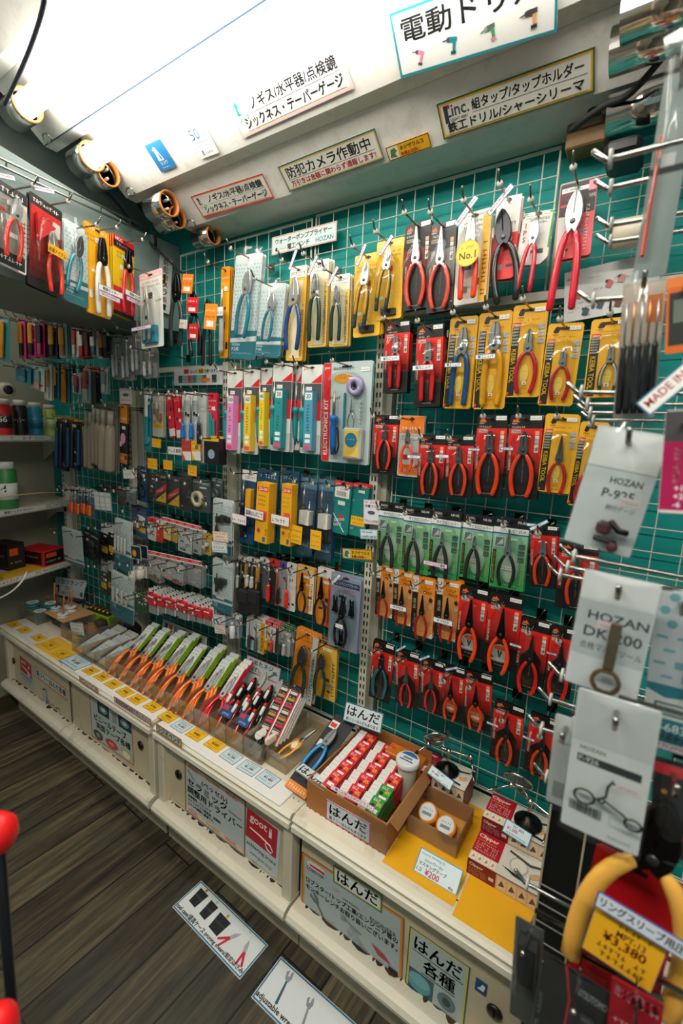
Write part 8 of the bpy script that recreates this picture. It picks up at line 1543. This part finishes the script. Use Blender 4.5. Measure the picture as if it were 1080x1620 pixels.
helper(-.335, 1.045, ZD + .0752, 'chrome magnifier stand with red lens badge behind the tape bin', rz=.1); helper(-.125, 1.0, ZD + .0752, 'chrome magnifier stand on the boxes near the grey bags', rz=-.5, badge=False)
mb = MB(BAG); r = random.Random(8); P = [(-.33 + .02 * math.sin(a), 1.05 + .0 * a, ZD + .12 + .012 * a) for a in range(6)]
vs = []; 
for i, p in enumerate(P): vs += [(p[0] - .018 * (1 - i / 7), p[1] - .01, p[2]), (p[0] + .018 * (1 - i / 7), p[1] + .008, p[2] + .004)]
mb.add(vs, [(2 * i, 2 * i + 1, 2 * i + 3, 2 * i + 2) for i in range(5)], 'ffffff', BAG, True); tag(mb.build('plastic_wrap'), 'wisp of clear wrap rising from the chrome magnifier stand', 'wrap')
def dr_tc(t, p):
    def d(mb, w, h): mb.frame(0, w, -h, 0, w * .03, '2f7a96'); mb.text(t, w * .3, -h * .36, h * .2, '26323a', True, wmax=w * .5); mb.text(p, w * .12, -h * .66, h * .24, 'd93a4a', True, wmax=w * .7); mb.tiny(w * .12, -h * .88, w * .76, h * .12, '26323a')
    return d
for TLp, TRp, BLp, y0, y1, t, p, l in (((683, 1209), (719, 1237), (673, 1221), .995, .975, 'TC-301', '¥1,480', 'blue rimmed price card leaning on the chrome stand behind the tape bin'), ((801, 1294), (842, 1320), (789, 1311), .965, .945, 'TC-303', '¥1,390', 'blue rimmed price card on the magnifier boxes near the grey bags')): sheet('price_card', W(*TLp, y0), W(*TRp, y0), W(*BLp, y1), l, 'price card', dr_tc(t, p), base='d6e6ea')

# ------------------------------------------------------------------ nearest rack at the right: pegs and bagged parts in front of the wall
def peg(u0, v0, u1, v1, y, label, r=.0028, up=.022, to=.16):
    a, b = W(u0, v0, y), W(u1, v1, y); d = (b - a); d.z = 0; d.normalize(); tip = a; mb = MB(CHROME); e = Vector((to, y, b.z + (to - b.x) * (b.z - a.z) / max(.01, b.x - a.x) * .2))
    k = tip + d * .014 - Vector((0, 0, .012)); mb.tube([tip, k, k + d * .010, e], r, 'a9a9a4', n=9)
    o = tag(mb.build('display_peg'), label, 'hook', 'steel pegs of the nearest rack')
    m = MB(PLASTIC); c = k + d * .004; m.lathe([(.0006, -.002), (.0095, -.0015), (.0095, .0015), (.0006, .002)], 'c6c4bc', n=14, o=(c.x, c.y, c.z), axis='x'); m.build('end_button', o)
pegs = [(938, 240, 1078, 215, .60, 'thickest steel peg at the upper right, under the black box'), (941, 286, 1075, 266, .66, 'steel peg just below the thickest one'), (944, 345, 1060, 336, .72, 'upper steel peg before the cream tape roll'), (944, 372, 1060, 366, .76, 'lower steel peg before the cream tape roll'), (915, 462, 1060, 464, .66, 'steel peg across the catalogue sheet'), (897, 606, 1060, 622, .66, 'topmost of the steel pegs crossing below the last yellow nippers'), (908, 626, 1060, 636, .72, 'second of the steel pegs crossing below the last yellow nippers'), (914, 640, 1060, 650, .78, 'third of the steel pegs crossing below the last yellow nippers'), (920, 652, 1060, 662, .83, 'lowest of the steel pegs crossing below the last yellow nippers'),
        (886, 862, 1040, 905, .64, 'upper steel peg before the second angled nippers'), (877, 880, 1040, 925, .68, 'middle steel peg before the second angled nippers'), (867, 893, 1040, 938, .72, 'lower steel peg before the second angled nippers'), (852, 1088, 1000, 1140, .70, 'steel peg below the red bowed pliers'), (868, 1048, 1000, 1090, .64, 'steel peg between the red bowed pliers and grey bag'), (836, 1132, 1000, 1190, .62, 'steel peg over the last pliers of the lowest row'), (845, 1208, 1000, 1270, .66, 'steel peg under the last pliers of the lowest row'), (815, 1376, 960, 1460, .62, 'steel peg crossing before the magnifier boxes')]
for p in pegs: peg(*p)
mb = MB(PAINT); 
for y in (.48, .69): mb.box(.160, .185, y - .012, y + .012, .0, 1.95, '2a2c2e')
for z in (.1, .6, 1.1, 1.6, 1.93): mb.box(.165, .180, .48, .69, z, z + .012, '2a2c2e')
for k in range(26): mb.tube([(.164, .48, .45 + .055 * k), (.164, .69, .45 + .055 * k)], .0022, '3a3c3e', n=5)
tag(mb.build('display_rack'), 'dark display rack at the right picture edge carrying the grey bags', 'rack')
def fr_bag(design, TL, TR, BL, y, label, o, fill, name='bagged_part', d=.012, rollbag=True, spare=0):
    mw, w, h = quad_frame(TL, TR, BL, y); root = empty(name, label, 'bagged part', 'bagged parts on the nearest rack', mw=mw); mb = card_base(w, h, o.get('base', 'c3c8c8'), r=.0015); o['draw'](mb, w, h); mb.build('card', root)
    if fill: fill(root, w, h)
    if rollbag: bagged(d)(root, w, h)
    pgy = mw @ Vector((0, 0, -.012)); m = MB(CHROME); m.tube([pgy + Vector((0, -.035, .012)), pgy + Vector((0, -.028, 0)), pgy, pgy + Vector((0, .03, 0)), Vector((.165, pgy.y + .04, pgy.z))], .0024, 'a9a9a4', n=8); tag(m.build('display_peg'), 'bent peg holding the ' + label.split(',')[0], 'hook', 'steel pegs of the nearest rack')
    return root, w, h
def dr925(mb, w, h): mb.rect(-w * .49, w * .49, -h * .32, -h * .02, 'e6e8e7'); mb.rect(-w * .49, w * .49, -h * .328, -h * .32, '9aa0a0'); mb.text('HOZAN', -w * .10, -h * .44, h * .055, '22282c', True, wfix=w * .46); mb.text('P-925', -w * .16, -h * .56, h * .075, '33393d', True, wfix=w * .46); mb.text('締付ゲージ', -w * .05, -h * .66, h * .05, '6a7073', wmax=w * .42); mb.rect(w * .12, w * .42, -h * .60, -h * .53, 'e6d8d8'); mb.tiny(w * .15, -h * .58, w * .24, h * .03, '9a6a6a')
def f925(p, w, h):
    for x, z, s in ((.02, .80, .11), (.22, .94, .08)): m = MB(PLASTIC); m.box(w * x - w * s, w * x + w * s, -.012, -.002, -h * z - w * s, -h * z + w * s, '4a2226', ch=.003); m.build('brown_block', p)
    m = MB(STEEL); m.tube([(w * .1, -.008, -h * .74), (w * .24, -.008, -h * .80), (w * .36, -.008, -h * .80)], .003, '2a2528', n=7); m.tube([(-w * .06, -.006, -h * .90), (w * .24, -.006, -h * .91)], .003, '2a2528', n=7); m.build('pin', p)
fr_bag('p', (948, 668), (1060, 694), (893, 850), .50, 'clear bag with brown gauge parts, uppermost of the grey bags', {'draw': dr925, 'base': 'd3d9da'}, f925, d=.022)
def dr200(mb, w, h): mb.rect(-w * .49, w * .49, -h * .22, -h * .004, 'eceded'); mb.rect(-w * .49, w * .49, -h * .72, -h * .24, 'c3ccce'); mb.text('HOZAN', -w * .34, -h * .40, h * .075, '14181c', True, wfix=w * .80); mb.text('DK-200', -w * .36, -h * .55, h * .09, '2c3236', True, wfix=w * .78); mb.text('合格マルチツール', -w * .38, -h * .66, h * .065, '5a6063', wmax=w * .84); mb.rect(-w * .2, w * .12, -h * .465, -h * .39, 'e8d6d4'); mb.tiny(-w * .15, -h * .44, w * .22, h * .03, '9a5a5a')
def f200(p, w, h):
    m = MB(STEEL); x0 = w * .06; m.box(x0 - .0045, x0 + .0045, -.009, -.006, -h * .76, -h * .36, '8a7350', ch=.001); n = 30; ro = w * .21; vs = []; fs = []; zc = -h * .87
    for k in range(n):
        a = 2 * PI * k / n; ri = ro * (.70 + .06 * (k % 5 == 0)); rr = ro * 1.0
        for q in (rr, ri):
            for y in (-.009, -.006): vs.append((x0 + q * math.cos(a), y, zc + q * math.sin(a)))
    for k in range(n): a, b = 4 * k, 4 * ((k + 1) % n); fs += [(a, b, b + 2, a + 2), (a + 1, a + 3, b + 3, b + 1), (a, a + 1, b + 1, b), (a + 2, b + 2, b + 3, a + 3)]
    m.add(vs, fs, '8a7350', STEEL); m.build('ring_wrench', p)
fr_bag('p', (926, 896), (1046, 930), (893, 1072), .47, 'clear bag with bronze ring wrench, middle one of the grey bags', {'draw': dr200, 'base': 'e0e5e6'}, f200)
def dr926(mb, w, h):
    mb.rect(-w * .49, w * .49, -h * .36, -h * .004, 'cfd2d2'); mb.text('HOZAN', -w * .38, -h * .41, h * .03, '6a7073', True, wmax=w * .36); mb.rect(-w * .40, w * .40, -h * .50, -h * .445, '2a2e32'); mb.text('P-926', -w * .38, -h * .492, h * .038, 'd3d6d6', True, wmax=w * .3); mb.rect(w * .12, w * .42, -h * .60, -h * .55, 'e9dcdc'); mb.tiny(w * .16, -h * .585, w * .22, h * .02, '9a6a6a'); r = random.Random(2); x = -w * .42
    while x < 0: q = r.choice((.008, .012, .02)) * w; mb.rect(x, x + q, -h * .86, -h * .79, '2a2d30'); x += q + w * .012
    mb.frame(w * .10, w * .38, -h * .86, -h * .80, w * .006, '9aa2a4'); mb.tiny(w * .1, -h * .95, w * .3, h * .014, '7a8284')
def f926(p, w, h):
    m = MB(STEEL); y = -.006; R_ = .0011; P = lambda a, b: (w * a, y, -h * b)
    m.tube([(w * -.24 + w * .13 * math.cos(t), y, -h * .71 + w * .11 * math.sin(t)) for t in [k * PI / 9 for k in range(19)]], R_, '4a4f50', n=6); m.tube([P(-.11, .70), P(-.02, .67), P(.02, .69), P(-.01, .71), P(-.06, .70), P(-.01, .665), P(.02, .66), P(.03, .58), P(.08, .53), P(.10, .55)], R_, '4a4f50', n=6); m.tube([P(.0, .68), P(.25, .73), P(.30, .745)], R_, '4a4f50', n=6); m.tube([(w * .38 + w * .10 * math.cos(t), y, -h * .77 + w * .08 * math.sin(t)) for t in [k * PI / 9 for k in range(19)]], R_, '4a4f50', n=6); m.build('wire_tool', p)
fr_bag('p', (915, 1090), (1048, 1125), (886, 1302), .44, 'clear bag with bent wire tool, lowest of the grey bags', {'draw': dr926, 'base': 'e2e6e6'}, f926)
def drw(mb, w, h): mb.rect(-w * .3, w * .2, -h * .92, -h * .74, '2f3336'); [mb.rect(-w * .3 + w * .06 * k, -w * .27 + w * .06 * k, -h * .92, -h * .74, 'd0d3d2') for k in range(9)]; mb.tiny(-w * .3, -h * .3, w * .6, h * .03, '6a7073')
fr_bag('p', (884, 1120), (912, 1150), (868, 1258), .50, 'clear bag with a white barcode card half hidden behind the wire tool bag', {'draw': drw, 'base': 'c9cecd'}, None)
def drm(mb, w, h): mb.rect(-w * .49, w * .49, -h * .30, -h * .01, '4a4548'); mb.rect(-w * .49, w * .49, -h * .97, -h * .30, 'a8124e'); mb.text('プラス・マイナス', -w * .18, -h * .36, w * .18, 'f0dfe6', True, rot=-PI / 2, wmax=h * .34); mb.text('+1', -w * .12, -h * .78, h * .055, 'f0e6ea', True, wmax=w * .5); mb.text('+2', -w * .12, -h * .86, h * .055, 'f0e6ea', True, wmax=w * .5); mb.text('-6', -w * .12, -h * .94, h * .055, 'f0e6ea', True, wmax=w * .5)
fr_bag('p', (1056, 640), (1112, 656), (1043, 802), .46, 'magenta screwdriver card at the right picture edge', {'draw': drm, 'base': 'd9d4d4'}, None, rollbag=False)
def drz(mb, w, h): hozan_pattern(mb, w, -h * .58, -h * .02, '6aa9b4', .016); mb.rect(-w * .5, w * .5, -h * .70, -h * .58, '157e90'); mb.poly([(-w * .5, -h * .62), (-w * .1, -h * .66), (w * .5, -h * .64), (w * .5, -h * .82), (-w * .5, -h * .78)], 'e0e6e6'); mb.rect(-w * .3, w * .5, -h * .77, -h * .69, '22464e'); mb.rect(-w * .26, w * .5, -h * .76, -h * .70, 'c3ccce'); mb.rect(-w * .5, w * .5, -h * .998, -h * .79, '157e90'); mb.text('Z-683', -w * .36, -h * .87, h * .055, 'dcebee', True, wmax=w * .8); mb.text('電工ナイフ', -w * .36, -h * .92, h * .04, 'b9d8de', wmax=w * .7); mb.rect(-w * .44, w * .5, -h * .985, -h * .94, 'c9d2d4'); mb.text('MADE IN JAPAN', -w * .40, -h * .98, h * .032, 'c03048', True, wmax=w * .85)
fr_bag('p', (1040, 925), (1120, 948), (1013, 1172), .50, 'teal patterned bag at the right picture edge', {'draw': drz, 'base': 'c9cfd6'}, lambda p, w, h: t_file(p, w * .38, -h * .2, -h * .62, w * .12, '7a3a24', name='copper_blade', mat=STEEL))
# red crimper pack with yellow handles at the lower right
def drk(mb, w, h):
    mb.rect(-w * .5, -w * .47, -h, 0, '15161a'); mb.grad(-w * .46, w * .5, -h * .62, -h * .01, 'a8101c', 'd8141c', 6); mb.rect(-w * .1, w * .35, -h * .86, -h * .62, '55595a'); mb.text('青切断機', -w * .06, -h * .72, h * .05, 'c3c6c4', True, wmax=w * .36); mb.text('PROMASTER', -w * .06, -h * .80, h * .04, 'a9acaa', True, wmax=w * .34); mb.tiny(-w * .42, -h * .70, h * .36, w * .08, 'e8cfcb', rot=PI / 2)
def fk(p, w, h):
    pliers(p, h * 1.05, 'crimp', 'f0b24c', at=(w * .04, h * .16), y=-.024, steel='2a2628', thick=1.05)
    paste(p, w * .10, -h * .07, w * 1.04, h * .085, 'リングスリーブ用圧着', fc='d3dbe6', bc='3a4a94', tc='5a1a5a', y=-.052, rot=.04)
    m = MB(PAPER); m.xf = Matrix.Translation((-w * .02, -.046, -h * .11)) @ Matrix.Rotation(.05, 4, 'Y'); m.box(-w * .38, w * .38, 0, .0008, -h * .28, 0, '24506a'); m.d = 0; m.rect(-w * .37, w * .37, -h * .275, -h * .005, 'f0b01a'); m.tiny(-w * .1, -h * .06, w * .36, h * .03, '2a2410'); m.text('MPT-13', -w * .10, -h * .11, h * .035, '2a2410', True, wmax=w * .3); m.text('¥3,380', -w * .22, -h * .17, h * .055, 'd9441e', True, wmax=w * .45); m.tiny(-w * .32, -h * .21, w * .6, h * .025, '2a2410'); m.tiny(-w * .2, -h * .25, w * .5, h * .025, '2a2410'); m.build('price_card', p)
pack('plain', (944, 1336), (1090, 1402), (884, 1580), YW - .48, 'red crimper pack with thick yellow handles at the lower right', lambda p, w, h: fk(p, w, h), {'a': 'c4141e', 'b': 'c4141e', 'hb': .02, 's': 300, 'tc': 'c4141e', 'ic': 'c4141e'}, name='crimper_pack', cat='tool pack', hk=False, jig=False)
def drb(mb, w, h): mb.poly([(-w * .2, 0), (-w * .17, 0), (-w * .05, -h * .3), (-w * .05, -h), (-w * .08, -h), (-w * .08, -h * .3)], 'c9202c'); mb.text('MITSUTOMO', -w * .0, -h * .2, h * .07, 'a9adb0', True, wmax=w * .42); mb.tiny(-w * .42, -h * .9, h * .5, w * .06, '7a8084', rot=PI / 2); mb.rect(-w * .05, w * .3, -h * .55, -h * .35, '2c3034'); mb.rect(-w * .49, -w * .38, -h * .999, -h * .86, 'd03a22')
fr_bag('p', (868, 1494), (968, 1590), (842, 1640), .42, 'black pack with a thin red line at the bottom right', {'draw': drb, 'base': '14161a'}, lambda p, w, h: t_file(p, w * .2, -h * .3, -h * .8, w * .2, '2a2f34', name='black_tool'))
fr_bag('p', (816, 1446), (860, 1476), (806, 1600), .47, 'clear pack with a dark tool over the yellow sheet corner', {'draw': lambda mb, w, h: mb.rect(-w * .3, w * .4, -h * .5, -h * .1, '2f3538'), 'base': '4a4d4a'}, lambda p, w, h: t_box(p, -w * .25, w * .35, -h * .5, -h * .12, '16181a', .014, None, 'dark_tool'), d=.02)
fr_bag('p', (968, 1545), (1050, 1590), (952, 1700), .41, 'red card lettered for small crimpers at the bottom right edge', {'draw': lambda mb, w, h: (mb.text('ミニ圧着工具', -w * .42, -h * .16, h * .11, 'e8cfd0', True, wmax=w * .84), mb.tiny(-w * .4, -h * .4, w * .8, h * .06, 'd9a0a0')), 'base': '8f1422'}, None, rollbag=False)
for (a, b, c, y, l, col) in (((1035, 1195), (1100, 1215), (1025, 1340), .46, 'dark pack with a red top band behind the wire tool bag, right edge', '1b1c1e'), ((1000, 1420), (1060, 1450), (985, 1560), .52, 'dark red pack behind the crimper pack', '6a1020')):
    fr_bag('p', a, b, c, y, l, {'draw': (lambda mb, w, h: (mb.rect(-w * .5, w * .5, -h * .16, -h * .05, 'c8202c'), mb.disc(-w * .2, -h * .34, w * .08, 'd98a1e', n=10), mb.disc(-w * .3, -h * .5, w * .07, 'd9a01e', n=10), mb.tiny(-w * .4, -h * .8, w * .8, h * .04, '9a5a60'))), 'base': col}, None, d=.016)
# black handles bag, teal and clear bags at the upper right edge
def fbk(p, w, h):
    for k in range(5): t_driver(p, w * (-.36 + .18 * k), -h * .16, -h * .97, '17181a', shaft=.36, tip='c98a5a' if k % 2 else 'b9bcbe', hr=w * .09, y=-.010 - .004 * (k % 2))
fr_bag('p', (990, 440), (1052, 452), (972, 652), .60, 'clear bag of black handled tools over the last yellow nippers', {'draw': lambda mb, w, h: (mb.rect(-w * .48, w * .48, -h * .5, -h * .01, 'c9b9a8'), mb.rect(w * .1, w * .45, -h * .3, -h * .1, 'd9742a')), 'base': 'a9a49c'}, fbk, d=.03)
fr_bag('p', (1058, 430), (1112, 440), (1054, 550), .55, 'orange and black measuring pack at the right edge', {'draw': lambda mb, w, h: (mb.rect(-w * .42, w * .2, -h * .9, -h * .2, '2a2c2a'), mb.rect(-w * .3, w * .1, -h * .6, -h * .3, '6a756a'), mb.rect(-w * .5, w * .5, -h * .14, 0, 'e07a2a')), 'base': 'd9651e'}, None, rollbag=False)
def dre(mb, w, h): mb.rect(-w * .2, w * .2, -h * .45, -h * .38, 'c9ccca'); mb.tiny(-w * .3, -h * .2, w * .6, h * .03, '8a9aa0')
fr_bag('p', (1052, 120), (1110, 105), (1000, 440), .62, 'dark clear bag hanging steeply at the upper right edge', {'draw': dre, 'base': '8a9896'}, lambda p, w, h: t_file(p, -w * .3, -h * .3, -h * .9, w * .12, 'd8523a', name='orange_tool'), d=.02)
sheet('hang_sheet', W(1050, 60, .5), W(1085, 40, .5), W(1024, 160, .5), 'pale translucent sheet edge at the top right corner', 'sheet', lambda mb, w, h: None, base='b9aab4', mat=BAG)
strip_at(1078, 596, .50, .075, .017, .85, 'MADE IN JAPAN', 'large slanted made in japan strip at the right edge', bc='1f6f90')
# low black wire panel behind the lower bags
mb = MB(PAINT); a, b = W(868, 1300, .70), W(868, 1440, .70)
x0 = a.x
for k in range(7): mb.tube([(x0 + .05 * k, .70, .0), (x0 + .05 * k, .70, a.z + .03)], .0018, '9a937c', n=5)
for k in range(20): mb.tube([(x0, .698, .03 + .034 * k), (x0 + .14, .698, .03 + .034 * k)], .0016, '75756f', n=5)
mb.box(x0 - .002, x0 + .14, .705, .712, .0, a.z + .03, '0f1011'); tag(mb.build('wire_stand'), 'low black backed wire stand at the end of the counter', 'stand')
# red knobs of a tool standing by the left picture edge
for (u, v, l) in ((-4, 1318, 'upper'), (-8, 1630, 'lower')):
    d = Vector(ray(u, v)); d.normalize(); c = d * .62; c.z += ZC; o = empty('red_knob', f'{l} red knob on a tall grey stem at the left picture edge', 'knob', 'red tool knobs', loc=c); mb = MB(PLASTIC); mb.lathe([(.001, -.018), (.012, -.015), (.017, -.004), (.016, .008), (.008, .017), (.001, .018)], 'e0161a', n=20); mb.build('knob_cap', o); mb = MB(STEEL); mb.tube([(0, 0, -.018), (-.035, 0, -c.z + .004)], .005, '3a3d3f', n=9); mb.build('stem', o)
